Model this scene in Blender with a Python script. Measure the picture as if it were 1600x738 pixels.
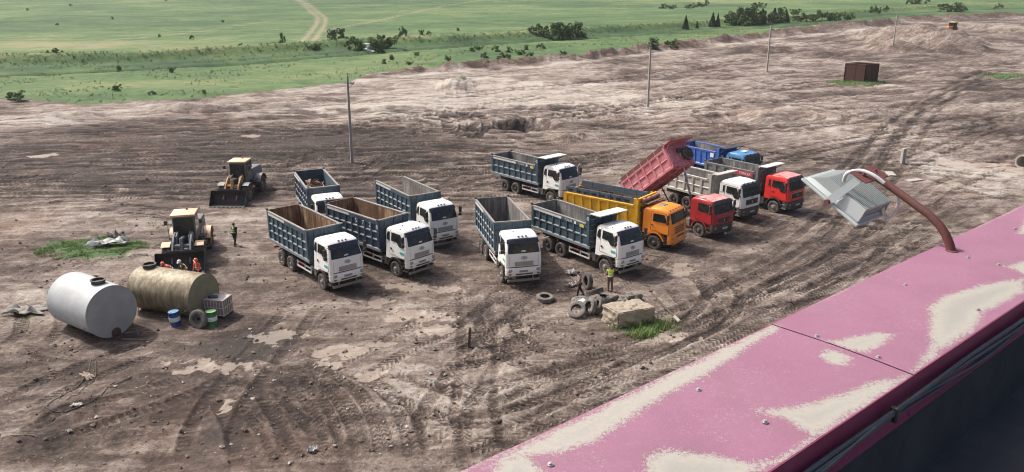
import bpy, bmesh, math, random
import numpy as np
from mathutils import Vector, Matrix, Euler

# ------------------------------------------------------------------ scene, camera, light
for o in list(bpy.data.objects):
    bpy.data.objects.remove(o, do_unlink=True)
scene = bpy.context.scene
COL = scene.collection
R = math.radians
CAM_H, CAM_P, CAM_F, CAM_ROLL = 18.73, 0.315585, 1253.4, -0.00257     # eye height (m), pitch down, focal length (photo px)

cam = bpy.data.cameras.new('camera')
cam.sensor_fit = 'HORIZONTAL'; cam.sensor_width = 36.0
cam.lens = 36.0 * CAM_F / 1600.0
cam.clip_start = 0.1; cam.clip_end = 8000
camo = bpy.data.objects.new('camera', cam); COL.objects.link(camo)
camo.matrix_world = Matrix.Translation((0, 0, CAM_H)) @ Matrix.Rotation(math.pi/2 - CAM_P, 4, 'X') @ Matrix.Rotation(CAM_ROLL, 4, 'Z')
scene.camera = camo

SUN_EL = R(49)
SUN_DIR = Vector((-0.85, 0.52, 0)).normalized()                     # horizontal direction towards the sun
world = bpy.data.worlds.new('World'); scene.world = world; world.use_nodes = True
wn = world.node_tree; bgn = wn.nodes['Background']
sky = wn.nodes.new('ShaderNodeTexSky'); sky.sky_type = 'NISHITA'; sky.sun_disc = False
sky.sun_elevation = SUN_EL
sky.sun_rotation = math.atan2(SUN_DIR.x, SUN_DIR.y)
sky.air_density = 0.8; sky.dust_density = 7.0; sky.ozone_density = 0.6
wn.links.new(sky.outputs[0], bgn.inputs['Color']); bgn.inputs['Strength'].default_value = 0.15

sl = bpy.data.lights.new('sun', 'SUN'); sl.energy = 3.4; sl.angle = R(2.0); sl.color = (1.0, 0.95, 0.88)
so = bpy.data.objects.new('sun', sl); COL.objects.link(so)
dv = Vector((SUN_DIR.x*math.cos(SUN_EL), SUN_DIR.y*math.cos(SUN_EL), math.sin(SUN_EL)))
so.rotation_euler = dv.to_track_quat('Z', 'Y').to_euler(); so.location = dv*300

scene.view_settings.view_transform = 'Standard'
scene.view_settings.look = 'None'
scene.view_settings.gamma = 1.0
scene.view_settings.exposure = 0.33
scene.cycles.filter_width = 1.1

# ------------------------------------------------------------------ helpers
random.seed(7); rng = np.random.default_rng(11)

def at(u, v, z=0.0):
    """point of the photograph -> place on the level z of the world"""
    a, b = u-800.0, v-369.0
    c, s = math.cos(-CAM_ROLL), math.sin(-CAM_ROLL); a, b = a*c-b*s, a*s+b*c
    fw = CAM_F*math.cos(CAM_P)-b*math.sin(CAM_P); vt = -CAM_F*math.sin(CAM_P)-b*math.cos(CAM_P)
    t = (z-CAM_H)/vt
    return (a*t, fw*t)

class MB:
    def __init__(self): self.v = []; self.f = []
    def add(self, vs, fs):
        n = len(self.v); self.v += [tuple(p) for p in vs]; self.f += [tuple(i+n for i in f) for f in fs]; return self
    def box(self, c, s, rot=None):
        hx, hy, hz = s[0]/2, s[1]/2, s[2]/2
        vs = [Vector((x*hx, y*hy, z*hz)) for x in (-1, 1) for y in (-1, 1) for z in (-1, 1)]
        if rot is not None: vs = [rot @ p for p in vs]
        c = Vector(c)
        return self.add([p+c for p in vs], [(0,1,3,2),(4,6,7,5),(0,4,5,1),(2,3,7,6),(0,2,6,4),(1,5,7,3)])
    def bx(self, x0, x1, y0, y1, z0, z1):
        return self.box(((x0+x1)/2, (y0+y1)/2, (z0+z1)/2), (abs(x1-x0), abs(y1-y0), abs(z1-z0)))
    def prism(self, poly, fn0, fn1):
        """poly: 2D points; fn0/fn1 map a 2D point to 3D for the two ends"""
        n = len(poly)
        vs = [fn0(*p) for p in poly]+[fn1(*p) for p in poly]
        fs = [tuple(range(n))[::-1], tuple(range(n, 2*n))]+[(i, (i+1) % n, n+(i+1) % n, n+i) for i in range(n)]
        return self.add(vs, fs)
    def tube(self, path, r, n=8, caps=True, squash=1.0):
        path = [Vector(p) for p in path]; rs = r if isinstance(r, (list, tuple)) else [r]*len(path)
        vs = []; m = len(path)
        up = Vector((0, 0, 1)); prev = None
        for i, p in enumerate(path):
            d = (path[min(i+1, m-1)]-path[max(i-1, 0)]).normalized()
            if prev is None:
                a = d.cross(up)
                if a.length < 1e-3: a = d.cross(Vector((1, 0, 0)))
                a.normalize()
            else:
                a = prev-d*prev.dot(d)
                if a.length < 1e-4: a = d.cross(Vector((1, 0, 0)))
                a.normalize()
            prev = a; b = d.cross(a)
            for k in range(n):
                t = 2*math.pi*k/n; vs.append(p+a*math.cos(t)*rs[i]+b*math.sin(t)*rs[i]*squash)
        fs = [(i*n+k, i*n+(k+1) % n, (i+1)*n+(k+1) % n, (i+1)*n+k) for i in range(m-1) for k in range(n)]
        if caps: fs += [tuple(range(n))[::-1], tuple(range((m-1)*n, m*n))]
        return self.add(vs, fs)
    def cyl(self, p0, p1, r0, r1=None, n=16, caps=True):
        return self.tube([p0, p1], [r0, r0 if r1 is None else r1], n, caps)
    def lathe(self, prof, o, axis, n=28, closed=False, wob=None):
        """prof: (radius, height along axis)"""
        axis = Vector(axis).normalized(); o = Vector(o)
        a = axis.orthogonal().normalized(); b = axis.cross(a); vs = []; m = len(prof)
        for j, (r, h) in enumerate(prof):
            for k in range(n):
                t = 2*math.pi*k/n; rr = r if wob is None else wob(j, k, r)
                vs.append(o+axis*h+a*math.cos(t)*rr+b*math.sin(t)*rr)
        fs = [(i*n+k, i*n+(k+1) % n, (i+1)*n+(k+1) % n, (i+1)*n+k) for i in range(m-1) for k in range(n)]
        if closed: fs += [((m-1)*n+k, (m-1)*n+(k+1) % n, (k+1) % n, k) for k in range(n)]
        else: fs += [tuple(range(n))[::-1], tuple(range((m-1)*n, m*n))]
        return self.add(vs, fs)
    def grid(self, pts):
        """pts: rows of 3D points -> sheet"""
        r, c = len(pts), len(pts[0])
        return self.add([p for row in pts for p in row], [(i*c+j, i*c+j+1, (i+1)*c+j+1, (i+1)*c+j) for i in range(r-1) for j in range(c-1)])
    def shift(self, d):
        self.v = [(p[0]+d[0], p[1]+d[1], p[2]+d[2]) for p in self.v]; return self
    def mesh(self, name, ang=35, bevel=0.0, seg=1, normals=True):
        me = bpy.data.meshes.new(name); me.from_pydata(self.v, [], self.f)
        bm = bmesh.new(); bm.from_mesh(me)
        if normals: bmesh.ops.recalc_face_normals(bm, faces=bm.faces)
        if bevel > 0:
            es = [e for e in bm.edges if len(e.link_faces) == 2 and e.calc_face_angle(0) > R(30)]
            bmesh.ops.bevel(bm, geom=es, offset=bevel, segments=seg, affect='EDGES', clamp_overlap=True, profile=0.5)
        bm.to_mesh(me); bm.free()
        if ang:
            me.polygons.foreach_set('use_smooth', [True]*len(me.polygons))
            me.set_sharp_from_angle(angle=R(ang))
        me.update()
        return me

def solid(me, t):
    """give a sheet mesh a thickness"""
    bm = bmesh.new(); bm.from_mesh(me); bmesh.ops.solidify(bm, geom=bm.faces[:], thickness=t); bm.to_mesh(me); bm.free(); return me

def link(o, parent=None, mat=None):
    COL.objects.link(o)
    if parent is not None: o.parent = parent
    if mat is not None:
        if len(o.data.materials) == 0: o.data.materials.append(None)
        o.material_slots[0].link = 'OBJECT'; o.material_slots[0].material = mat
    return o
CACHE = {}
def part(name, mb, mat, parent=None, key=None, loc=None, rot=None, **kw):
    """one mesh object; mb may be a function, and key shares its mesh between alike pieces"""
    if key is not None and key in CACHE: me = CACHE[key]
    else:
        if callable(mb): mb = mb()
        me = mb if isinstance(mb, bpy.types.Mesh) else mb.mesh(name, **kw)
        if key is not None: CACHE[key] = me
    o = bpy.data.objects.new(name, me); link(o, parent, mat)
    if loc is not None: o.location = loc
    if rot is not None: o.rotation_euler = rot
    return o
def tag(o, label, cat, group=None):
    o['label'] = label; o['category'] = cat
    if group: o['group'] = group
    return o
def thing(name, label, cat, loc=(0, 0, 0), rz=0.0, group=None, rot=None):
    o = bpy.data.objects.new(name, None); COL.objects.link(o); o.empty_display_size = 0.3
    o.location = loc; o.rotation_euler = rot if rot is not None else (0, 0, rz)
    return tag(o, label, cat, group)
def structure(o): o['kind'] = 'structure'; return o

# ------------------------------------------------------------------ materials
def nd(nt, t, **kw):
    n = nt.nodes.new(t)
    for k, v in kw.items():
        if k.startswith('i_'): n.inputs[k[2:].replace('_', ' ')].default_value = v
        else: setattr(n, k, v)
    return n
def mix_rgb(nt, fac, a, b, blend='MIX'):
    m = nt.nodes.new('ShaderNodeMix'); m.data_type = 'RGBA'; m.blend_type = blend
    for sock, val in ((m.inputs[0], fac), (m.inputs[6], a), (m.inputs[7], b)):
        if hasattr(val, 'is_output'): nt.links.new(val, sock)
        else: sock.default_value = val if sock is m.inputs[0] else (val[0], val[1], val[2], 1)
    return m.outputs[2]
def mth(nt, op, a, b=None, clamp=False):
    m = nt.nodes.new('ShaderNodeMath'); m.operation = op; m.use_clamp = clamp
    for s, v in zip(m.inputs, (a, b)):
        if v is None: continue
        if hasattr(v, 'is_output'): nt.links.new(v, s)
        else: s.default_value = v
    return m.outputs[0]
def ramp(nt, fac, stops):
    r = nt.nodes.new('ShaderNodeValToRGB'); nt.links.new(fac, r.inputs[0])
    el = r.color_ramp.elements
    while len(el) < len(stops): el.new(0.5)
    for e, (p, c) in zip(el, stops):
        e.position = p; e.color = (c, c, c, 1) if isinstance(c, (int, float)) else (c[0], c[1], c[2], 1)
    return r.outputs[0]
def noise(nt, scale, detail=4, rough=0.55, vec=None, dist=0.0):
    n = nt.nodes.new('ShaderNodeTexNoise'); n.inputs['Scale'].default_value = scale; n.inputs['Detail'].default_value = detail
    n.inputs['Roughness'].default_value = rough; n.inputs['Distortion'].default_value = dist
    if vec is not None: nt.links.new(vec, n.inputs['Vector'])
    return n.outputs[0]
def newmat(name):
    m = bpy.data.materials.new(name); m.use_nodes = True; nt = m.node_tree
    return m, nt, nt.nodes['Principled BSDF']
DUST = (0.30, 0.25, 0.20)
def paint(name, col, rough=0.45, dust=0.35, scale=2.0, metal=0.0, col2=None, spots=0.0, bump=0.0, dustcol=DUST, coat=0.0, low=0.0):
    """surface of one colour with its own wear and settled dust"""
    m, nt, b = newmat(name)
    tc = nd(nt, 'ShaderNodeTexCoord'); oi = nd(nt, 'ShaderNodeObjectInfo')
    off = nt.nodes.new('ShaderNodeVectorMath'); off.operation = 'ADD'; nt.links.new(tc.outputs['Object'], off.inputs[0])
    cmb = nt.nodes.new('ShaderNodeCombineXYZ')
    r10 = mth(nt, 'MULTIPLY', oi.outputs['Random'], 37.0); nt.links.new(r10, cmb.inputs[0]); nt.links.new(r10, cmb.inputs[1]); nt.links.new(cmb.outputs[0], off.inputs[1])
    vec = off.outputs[0]
    n1 = noise(nt, scale, 6, 0.65, vec)
    n2 = noise(nt, scale*7, 4, 0.6, vec)
    f = mth(nt, 'ADD', mth(nt, 'MULTIPLY', n1, 0.7), mth(nt, 'MULTIPLY', n2, 0.3))
    base = col
    if col2 is not None:
        base = mix_rgb(nt, ramp(nt, n1, [(0.42-spots*0.2, 0.0), (0.6, 1.0)]), col, col2)
    fd = mth(nt, 'MULTIPLY', ramp(nt, f, [(0.35, 0.0), (0.72, 1.0)]), dust)
    if low > 0:                                   # mud thrown up on to the lower parts
        sx = nt.nodes.new('ShaderNodeSeparateXYZ'); nt.links.new(tc.outputs['Object'], sx.inputs[0])
        mr = nt.nodes.new('ShaderNodeMapRange'); nt.links.new(sx.outputs[2], mr.inputs[0])
        mr.inputs[1].default_value = 1.5; mr.inputs[2].default_value = 0.3; mr.inputs[3].default_value = 0; mr.inputs[4].default_value = low
        fd = mth(nt, 'ADD', fd, mth(nt, 'MULTIPLY', mr.outputs[0], mth(nt, 'ADD', n1, 0.2)), True)
    c = mix_rgb(nt, fd, base, dustcol)
    nt.links.new(c, b.inputs['Base Color'])
    nt.links.new(mth(nt, 'ADD', mth(nt, 'MULTIPLY', fd, 0.4), rough, True), b.inputs['Roughness'])
    b.inputs['Metallic'].default_value = metal
    if coat: b.inputs['Coat Weight'].default_value = coat; b.inputs['Coat Roughness'].default_value = 0.15
    if bump:
        bp = nd(nt, 'ShaderNodeBump', i_Strength=bump, i_Distance=0.02); nt.links.new(f, bp.inputs['Height']); nt.links.new(bp.outputs[0], b.inputs['Normal'])
    return m
def glassy(name, col=(0.012, 0.016, 0.018), rough=0.06):
    m, nt, b = newmat(name); tc = nd(nt, 'ShaderNodeTexCoord')
    n = noise(nt, 3.0, 4, 0.6, tc.outputs['Object'])
    nt.links.new(mix_rgb(nt, ramp(nt, n, [(0.45, 0.0), (0.75, 0.35)]), col, (0.10, 0.09, 0.07)), b.inputs['Base Color'])
    nt.links.new(mth(nt, 'ADD', mth(nt, 'MULTIPLY', n, 0.12), rough), b.inputs['Roughness'])
    b.inputs['Specular IOR Level'].default_value = 0.45
    return m

M = {}
M['white'] = paint('white_cab_paint', (0.82, 0.82, 0.79), 0.35, 0.16, 1.6, coat=0.15, low=0.38)
M['slate'] = paint('slate_blue_body_paint', (0.024, 0.064, 0.098), 0.55, 0.20, 1.2, col2=(0.050, 0.088, 0.115), dustcol=(0.26, 0.25, 0.235))
M['slatedustlit'] = paint('dusty_sunlit_slate_ledge', (0.15, 0.185, 0.21), 0.65, 0.5, 2.2, dustcol=(0.36, 0.35, 0.33))  # dust, with the sunlight on the ledges put into the paler colour
M['slate2'] = paint('dark_blue_body_paint', (0.018, 0.040, 0.080), 0.55, 0.22, 1.2, col2=(0.035, 0.065, 0.105), dustcol=(0.26, 0.25, 0.235))
M['rust'] = paint('rusty_steel', (0.20, 0.105, 0.06), 0.8, 0.5, 1.3, col2=(0.10, 0.055, 0.04), dustcol=(0.36, 0.27, 0.18), bump=0.2)
M['rustdark'] = paint('dark_rusty_steel', (0.085, 0.045, 0.035), 0.8, 0.35, 0.6, col2=(0.05, 0.03, 0.028), dustcol=(0.16, 0.09, 0.07), bump=0.2)
M['worn'] = paint('worn_grey_steel', (0.22, 0.225, 0.22), 0.5, 0.6, 1.2, col2=(0.14, 0.135, 0.13), metal=0.3, dustcol=(0.33, 0.30, 0.27))
M['palestrip'] = paint('pale_lettering_strip', (0.62, 0.64, 0.62), 0.5, 0.35, 3)
M['navy'] = paint('navy_visor', (0.013, 0.018, 0.040), 0.35, 0.12, 3)
M['black'] = paint('black_plastic', (0.018, 0.018, 0.019), 0.5, 0.25, 3, low=0.2)
M['chassis'] = paint('dusty_chassis', (0.03, 0.028, 0.026), 0.7, 0.6, 2.5, dustcol=(0.17, 0.14, 0.115))
M['tyre'] = paint('rubber', (0.028, 0.027, 0.026), 0.85, 0.75, 3.5, dustcol=(0.25, 0.22, 0.19))
M['tyrepale'] = paint('dusty_rubber', (0.06, 0.058, 0.055), 0.9, 0.9, 2.5, dustcol=(0.33, 0.30, 0.265))
M['rim'] = paint('dusty_rim', (0.22, 0.21, 0.20), 0.6, 0.6, 4, metal=0.2, dustcol=(0.32, 0.29, 0.26))
M['rimdark'] = paint('dark_rim', (0.05, 0.047, 0.045), 0.6, 0.6, 4, dustcol=(0.20, 0.17, 0.145))
M['grey'] = paint('grey_plastic', (0.30, 0.31, 0.30), 0.5, 0.4, 3)
M['silver'] = paint('silver_metal', (0.45, 0.45, 0.44), 0.35, 0.4, 3, metal=0.6)
M['lamp'] = paint('lamp_lens', (0.30, 0.32, 0.33), 0.12, 0.2, 6)
M['teal'] = paint('teal_sticker', (0.02, 0.42, 0.42), 0.5, 0.15, 3)
M['orange'] = paint('orange_cab_paint', (0.92, 0.29, 0.03), 0.4, 0.08, 1.5, coat=0.1, low=0.25)
M['yellow'] = paint('yellow_body_paint', (0.88, 0.48, 0.015), 0.5, 0.10, 1.3, col2=(0.70, 0.36, 0.025), dustcol=(0.40, 0.30, 0.17))
M['bluegrey'] = paint('blue_grey_board', (0.06, 0.105, 0.15), 0.55, 0.3, 1.3)
M['darkred'] = paint('dark_red_cab_paint', (0.34, 0.010, 0.020), 0.35, 0.10, 1.5, coat=0.2, low=0.25)
M['faded'] = paint('faded_pink_roof', (0.68, 0.20, 0.20), 0.5, 0.35, 2.0, col2=(0.75, 0.36, 0.34))
M['pinkbody'] = paint('pink_body_paint', (0.50, 0.135, 0.165), 0.55, 0.35, 1.4, col2=(0.58, 0.21, 0.24), dustcol=(0.50, 0.36, 0.34))
M['brownboard'] = paint('red_brown_board', (0.14, 0.035, 0.032), 0.75, 0.3, 2.0, col2=(0.09, 0.03, 0.03))
M['red'] = paint('red_cab_paint', (0.70, 0.025, 0.022), 0.35, 0.10, 1.5, coat=0.2, low=0.25)
M['palegrey'] = paint('pale_grey_body_paint', (0.50, 0.49, 0.46), 0.55, 0.4, 1.3, col2=(0.42, 0.41, 0.385))
M['midgrey'] = paint('grey_body_paint', (0.15, 0.165, 0.175), 0.55, 0.4, 1.3, col2=(0.11, 0.12, 0.13))
M['blue'] = paint('blue_body_paint', (0.02, 0.10, 0.42), 0.45, 0.18, 1.3, col2=(0.03, 0.13, 0.46))
M['bluecab'] = paint('blue_cab_paint', (0.03, 0.20, 0.46), 0.4, 0.25, 1.3, coat=0.1)
M['glass'] = glassy('window_glass')
M['tarp'] = paint('red_brown_tarp', (0.36, 0.17, 0.12), 0.8, 0.3, 2.0, bump=0.3)
M['platewhite'] = paint('plate_white', (0.66, 0.66, 0.62), 0.5, 0.3, 5)
M['ink'] = paint('dark_print', (0.03, 0.03, 0.035), 0.6, 0.1, 5)
M['whiteprint'] = paint('white_print', (0.72, 0.74, 0.74), 0.6, 0.15, 5)
M['redprint'] = paint('red_print', (0.42, 0.03, 0.05), 0.6, 0.2, 5)
M['yellowprint'] = paint('yellow_print', (0.62, 0.56, 0.12), 0.6, 0.2, 5)
M['redlamp'] = paint('red_lamp', (0.45, 0.02, 0.02), 0.3, 0.1, 5)
def lining(name, dark, mid, pale, lo=0.40, hi=0.62):
    """scoured inside of a tipper body: rust and bare metal in upright streaks"""
    m, nt, b = newmat(name); tc = nd(nt, 'ShaderNodeTexCoord'); oi = nd(nt, 'ShaderNodeObjectInfo')
    mp = nt.nodes.new('ShaderNodeMapping'); nt.links.new(tc.outputs['Object'], mp.inputs['Vector']); mp.inputs['Scale'].default_value = (4.0, 4.0, 0.5)
    cmb = nt.nodes.new('ShaderNodeCombineXYZ'); nt.links.new(mth(nt, 'MULTIPLY', oi.outputs['Random'], 50.0), cmb.inputs[0]); nt.links.new(cmb.outputs[0], mp.inputs['Location'])
    n1 = noise(nt, 1.0, 7, 0.65, mp.outputs[0], 0.3); n2 = noise(nt, 0.55, 4, 0.6, tc.outputs['Object'])
    f = mth(nt, 'ADD', mth(nt, 'MULTIPLY', n1, 0.6), mth(nt, 'MULTIPLY', n2, 0.4))
    nt.links.new(ramp(nt, f, [(lo-0.06, dark), ((lo+hi)/2-0.02, mid), (hi, pale)]), b.inputs['Base Color']); b.inputs['Roughness'].default_value = 0.6; b.inputs['Metallic'].default_value = 0.15
    return m
M['liningrust'] = lining('rusty_lining', (0.060, 0.034, 0.024), (0.20, 0.115, 0.065), (0.46, 0.36, 0.23)); M['lininggrey'] = lining('scoured_lining', (0.060, 0.056, 0.053), (0.19, 0.18, 0.17), (0.36, 0.36, 0.35))
# ------------------------------------------------------------------ the ground: one sheet, dirt yard and grass field
def vnoise(x, y, seed=0):
    xi = np.floor(x).astype(np.int64); yi = np.floor(y).astype(np.int64)
    fx = x-xi; fy = y-yi
    fx = fx*fx*fx*(fx*(fx*6-15)+10); fy = fy*fy*fy*(fy*(fy*6-15)+10)
    def h(a, b):
        n = (a*374761393+b*668265263+seed*144269504) & 0xffffffff
        n = ((n ^ (n >> 13))*1274126177) & 0xffffffff
        n = (n ^ (n >> 16)) & 0xffff
        return n/65535.0
    a = h(xi, yi); b = h(xi+1, yi); c = h(xi, yi+1); d = h(xi+1, yi+1)
    return (a*(1-fx)+b*fx)*(1-fy)+(c*(1-fx)+d*fx)*fy
def fbm(x, y, seed=0, octv=4, gain=0.5):
    s = 0; a = 1.0; t = 0
    for i in range(octv):
        s = s+a*vnoise(x*2**i+17.3*i, y*2**i-9.1*i, seed+i*31); t += a; a *= gain
    return s/t
def sstep(a, b, x):
    t = np.clip((x-a)/(b-a), 0, 1); return t*t*(3-2*t)

def growing(start, d0, g, end):
    out = [start]; d = d0
    while out[-1] < end: out.append(out[-1]+d); d *= g
    return out
xc = list(np.arange(-38, 38.001, 0.11))
xg = growing(38.0, 0.115, 1.026, 1800)[1:]
XS = np.array([-v for v in xg[::-1]]+xc+xg)
yv = list(np.arange(-120, 15.5, 6.0)); y = 16.0
while y < 900:
    yv.append(y); y += min(0.058*(y/20)**1.55, 2.6)
yv += growing(y, 3.2, 1.09, 4000)
YS = np.array(yv)
GX, GY = np.meshgrid(XS, YS)            # rows are y
shape = GX.shape
# outlines measured in the photograph, as courses over the ground
def course(px):
    p = np.array([at(*q) for q in px]); return p[:, 0], p[:, 1]
def over(px):
    cx_, cy_ = course(px); return np.interp(GX, cx_, cy_)
EDGE = [(-220, 146), (0, 150), (60, 155), (130, 164), (200, 160), (330, 150), (460, 138), (548, 128), (572, 117), (660, 108), (740, 101), (800, 98), (900, 88), (1010, 75), (1080, 67), (1200, 52), (1300, 43), (1400, 32), (1600, 24), (1800, 18)]
DITCH = [(-220, 134), (0, 122), (210, 108), (400, 96), (580, 83), (700, 75), (830, 66), (1060, 52), (1250, 40), (1400, 26), (1620, 15)]
BANK = [(-220, 110), (0, 103), (200, 97), (330, 88), (500, 78), (700, 68), (830, 60), (1060, 44), (1250, 30), (1400, 18), (1620, 8)]
ye = over(EDGE)+5*(fbm(GX/9, GY/9, 3, 3)-0.5)*np.clip(GY/150, 0.3, 1.5)
yd = over(DITCH)+3*(fbm(GX/14, GY/50, 5, 3)-0.5); yk = over(BANK)+2*(fbm(GX/16, GY/60, 6, 3)-0.5)
grass = sstep(-1.2, 1.2, (GY-ye)/np.clip(GY/150, 0.6, 3))

n12 = fbm(GX/13, GY/13, 1, 4); n3 = fbm(GX/2.7, GY/2.7, 2, 4); n05 = fbm(GX/0.55, GY/0.55, 4, 3)
near = 1-sstep(45, 110, GY)
n02 = fbm(GX/0.30, GY/0.30, 14, 2)
H = 0.16*(n12-0.5)+0.13*(n3-0.5)+0.11*(n05-0.5)*(0.25+0.75*near)+0.05*(n02-0.5)*near
def streaks(deg, ls, lw, seed):
    c, s = math.cos(R(deg)), math.sin(R(deg)); return fbm((GX*c+GY*s)/ls, (-GX*s+GY*c)/lw, seed, 5, 0.6)
sA = streaks(5, 14, 2.6, 21); sB = streaks(38, 10, 1.6, 22); sC = streaks(62, 7, 1.2, 23); sD = streaks(22, 26, 4.5, 24)
wR = sstep(4, 26, GX+0.10*(GY-50)); wN = sstep(44, 34, GY)*sstep(8, -8, GX)
st = sA*(1-wR)*(1-wN)+sB*wR+sC*wN*(1-wR)
farr = sstep(70, 110, GY); st = st*(1-farr)+(0.45*sA+0.55*sD)*farr
soil = 0.465+0.50*(n12-0.5)+0.30*(n3-0.5)+0.45*(st-0.5)
H += 0.10*(st-0.5)*(0.4+0.6*near)
wet = np.zeros(shape); tone = 0.50+0.55*(fbm(GX/40, GY/40, 41, 4)-0.5); red = 0.7*sstep(0.58, 0.75, fbm(GX/8, GY/8, 43, 3))*0.35

def blob(u, v, ru, rv, arr, amt, seed=0, mode='add', edge=0.5, wob=0.9):
    """soft uneven patch round a place of the photograph"""
    cx0, cy0 = at(u, v); y1 = at(u, v-rv)[1]; y0 = at(u, v+rv)[1]; rx = abs(at(u+ru, v)[0]-cx0); ry = (y1-y0)/2
    i0, i1 = np.searchsorted(YS, (cy0-2.2*ry, cy0+2.2*ry)); j0, j1 = np.searchsorted(XS, (cx0-2.2*rx, cx0+2.2*rx))
    if i1 <= i0 or j1 <= j0: return
    sl_ = (slice(i0, i1), slice(j0, j1)); x = GX[sl_]; yy = GY[sl_]; sc = max(min(rx, ry)*0.7, 0.3)
    d = np.hypot((x-cx0)/rx, (yy-cy0)/ry)+wob*(fbm(x/sc, yy/sc, 60+seed, 4)-0.5)
    w = sstep(1+edge/2, 1-edge/2, d)
    if mode == 'add': arr[sl_] += amt*w
    else: arr[sl_] = arr[sl_]*(1-w)+amt*w
    return sl_, w
# pale and dark reaches of the yard
for i, q in enumerate([(760, 150, 230, 32, 0.20), (960, 140, 120, 25, 0.14), (640, 175, 120, 18, 0.06), (1500, 270, 95, 26, 0.34), (1400, 210, 90, 16, 0.14), (1180, 185, 160, 24, 0.15),
                       (725, 625, 110, 55, 0.22), (60, 188, 90, 8, 0.25), (300, 600, 90, 30, 0.0), (560, 262, 160, 14, 0.12), (300, 345, 170, 12, 0.10), (60, 345, 60, 25, 0.10), (1430, 60, 90, 16, 0.12),
                       (290, 245, 330, 50, -0.26), (200, 215, 240, 22, -0.08), (420, 650, 140, 75, -0.20), (150, 630, 170, 80, -0.16), (390, 535, 55, 26, -0.22), (640, 400, 220, 40, -0.08), (900, 400, 160, 40, -0.10), (1130, 390, 150, 30, -0.06),
                       (1000, 540, 90, 20, 0.05), (1330, 330, 70, 20, -0.05), (1540, 140, 80, 14, -0.12), (90, 690, 90, 40, -0.12), (640, 225, 130, 24, -0.14), (1040, 470, 110, 22, 0.06), (450, 330, 90, 20, 0.06), (60, 470, 60, 20, 0.08), (1100, 310, 60, 14, -0.05)]):
    blob(*q[:4], soil, q[4]*1.45, i, edge=1.3)
for q in [(1110, 195, 70, 10), (1180, 172, 60, 9), (40, 350, 40, 14), (1570, 258, 40, 8), (650, 425, 30, 6)]: blob(*q, red, 0.55, 7, edge=1.2)

def resample(p, step):
    p = np.array(p, float); out = []
    n = len(p)
    for i in range(n-1):
        p0, p1, p2, p3 = p[max(i-1, 0)], p[i], p[i+1], p[min(i+2, n-1)]
        m = max(2, int(np.linalg.norm(p2-p1)/step)+1)
        for t in np.linspace(0, 1, m, endpoint=False):
            out.append(0.5*((2*p1)+(-p0+p2)*t+(2*p0-5*p1+4*p2-p3)*t*t+(-p0+3*p1-3*p2+p3)*t**3))
    out.append(p[-1]); return np.array(out)
def along(p, reach):
    """signed distance and run along a course for the grid near it"""
    D = np.full(shape, 1e3); S = np.zeros(shape); s = 0.0
    for a, b in zip(p[:-1], p[1:]):
        L = math.hypot(*(b-a))
        if L < 1e-6: continue
        i0, i1 = np.searchsorted(YS, (min(a[1], b[1])-reach, max(a[1], b[1])+reach)); j0, j1 = np.searchsorted(XS, (min(a[0], b[0])-reach, max(a[0], b[0])+reach))
        if i1 > i0 and j1 > j0:
            sl_ = (slice(i0, i1), slice(j0, j1)); dx = GX[sl_]-a[0]; dy = GY[sl_]-a[1]; ux, uy = (b-a)/L
            t = np.clip(dx*ux+dy*uy, 0, L); px_, py_ = dx-t*ux, dy-t*uy; d = np.hypot(px_, py_); sg = np.where(ux*dy-uy*dx >= 0, 1, -1)
            better = d < np.abs(D[sl_]); D[sl_] = np.where(better, d*sg, D[sl_]); S[sl_] = np.where(better, s+t, S[sl_])
        s += L
    return D, S, s
trk = np.zeros(shape); ts_ = np.zeros(shape); td_ = np.zeros(shape)
def track(pts, kind='truck', dep=0.07, tone_=-0.16, half=1.0, w=0.30, px=True, soft=0.5):
    p = np.array([at(*q) for q in pts]) if px else np.array(pts, float)
    p = resample(p, 0.8 if p[:, 1].mean() < 70 else 2.0)
    D, S, L = along(p, half+w+0.9)
    idx = np.abs(D) < half+w+0.8
    d = D[idx]; s = S[idx]
    fade = sstep(0, 3, s)*sstep(0, 3, L-s)*(0.45+0.9*fbm(s/4.0, d*0+3, 77, 2))
    dh = np.zeros_like(d); ds = np.zeros_like(d)
    for c in (((-half, half) if half > 0 else (0,))):
        e = np.abs(d-c); inn = sstep(w+0.10, w-0.06, e); rim = np.exp(-((e-w-0.13)/0.11)**2)
        pat = 0
        dh += -dep*inn+0.55*dep*rim
        ds += 1.15*tone_*inn+0.07*rim
        wgt = inn*np.clip(fade, 0, 1); cur = trk[idx]; new = wgt > cur*0.7
        trk[idx] = np.where(new, wgt, cur); ts_[idx] = np.where(new, s, ts_[idx]); td_[idx] = np.where(new, (d-c)*(1.0 if kind == 'truck' else 0.02), td_[idx])
    H[idx] += dh*fade; soil[idx] += ds*fade
# courses the vehicles took, near and far
T = track
for du, dv_, dp in ((0, 0, 0.07), (16, 4, 0.05), (38, 0, 0.08), (52, 6, 0.05), (84, 4, 0.07), (-26, -4, 0.06), (-44, 8, 0.06), (112, 10, 0.06)):
    T([(560+du, 745), (548+du, 668+dv_), (515+du, 612+dv_), (455+du*0.8, 572+dv_), (370+du*0.6, 548+dv_)], 'truck', dep=dp, half=0, w=0.17, tone_=-0.12)
T([(470, 740), (455, 690), (415, 640), (350, 610), (270, 600)], dep=0.06, half=0.9, w=0.16)
T([(530, 738), (470, 660), (430, 600), (330, 580)], dep=0.05, half=0.9, w=0.14)
T([(320, 738), (335, 660), (380, 590), (440, 520), (480, 470)], 'dozer', dep=0.09, half=0.95, w=0.27, tone_=-0.22)
T([(410, 738), (400, 670), (360, 600)], 'dozer', dep=0.10, half=0.95, w=0.27, tone_=-0.22)
T([(20, 720), (90, 670), (180, 640), (290, 600), (390, 540)], 'dozer', dep=0.07, tone_=-0.15)
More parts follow.
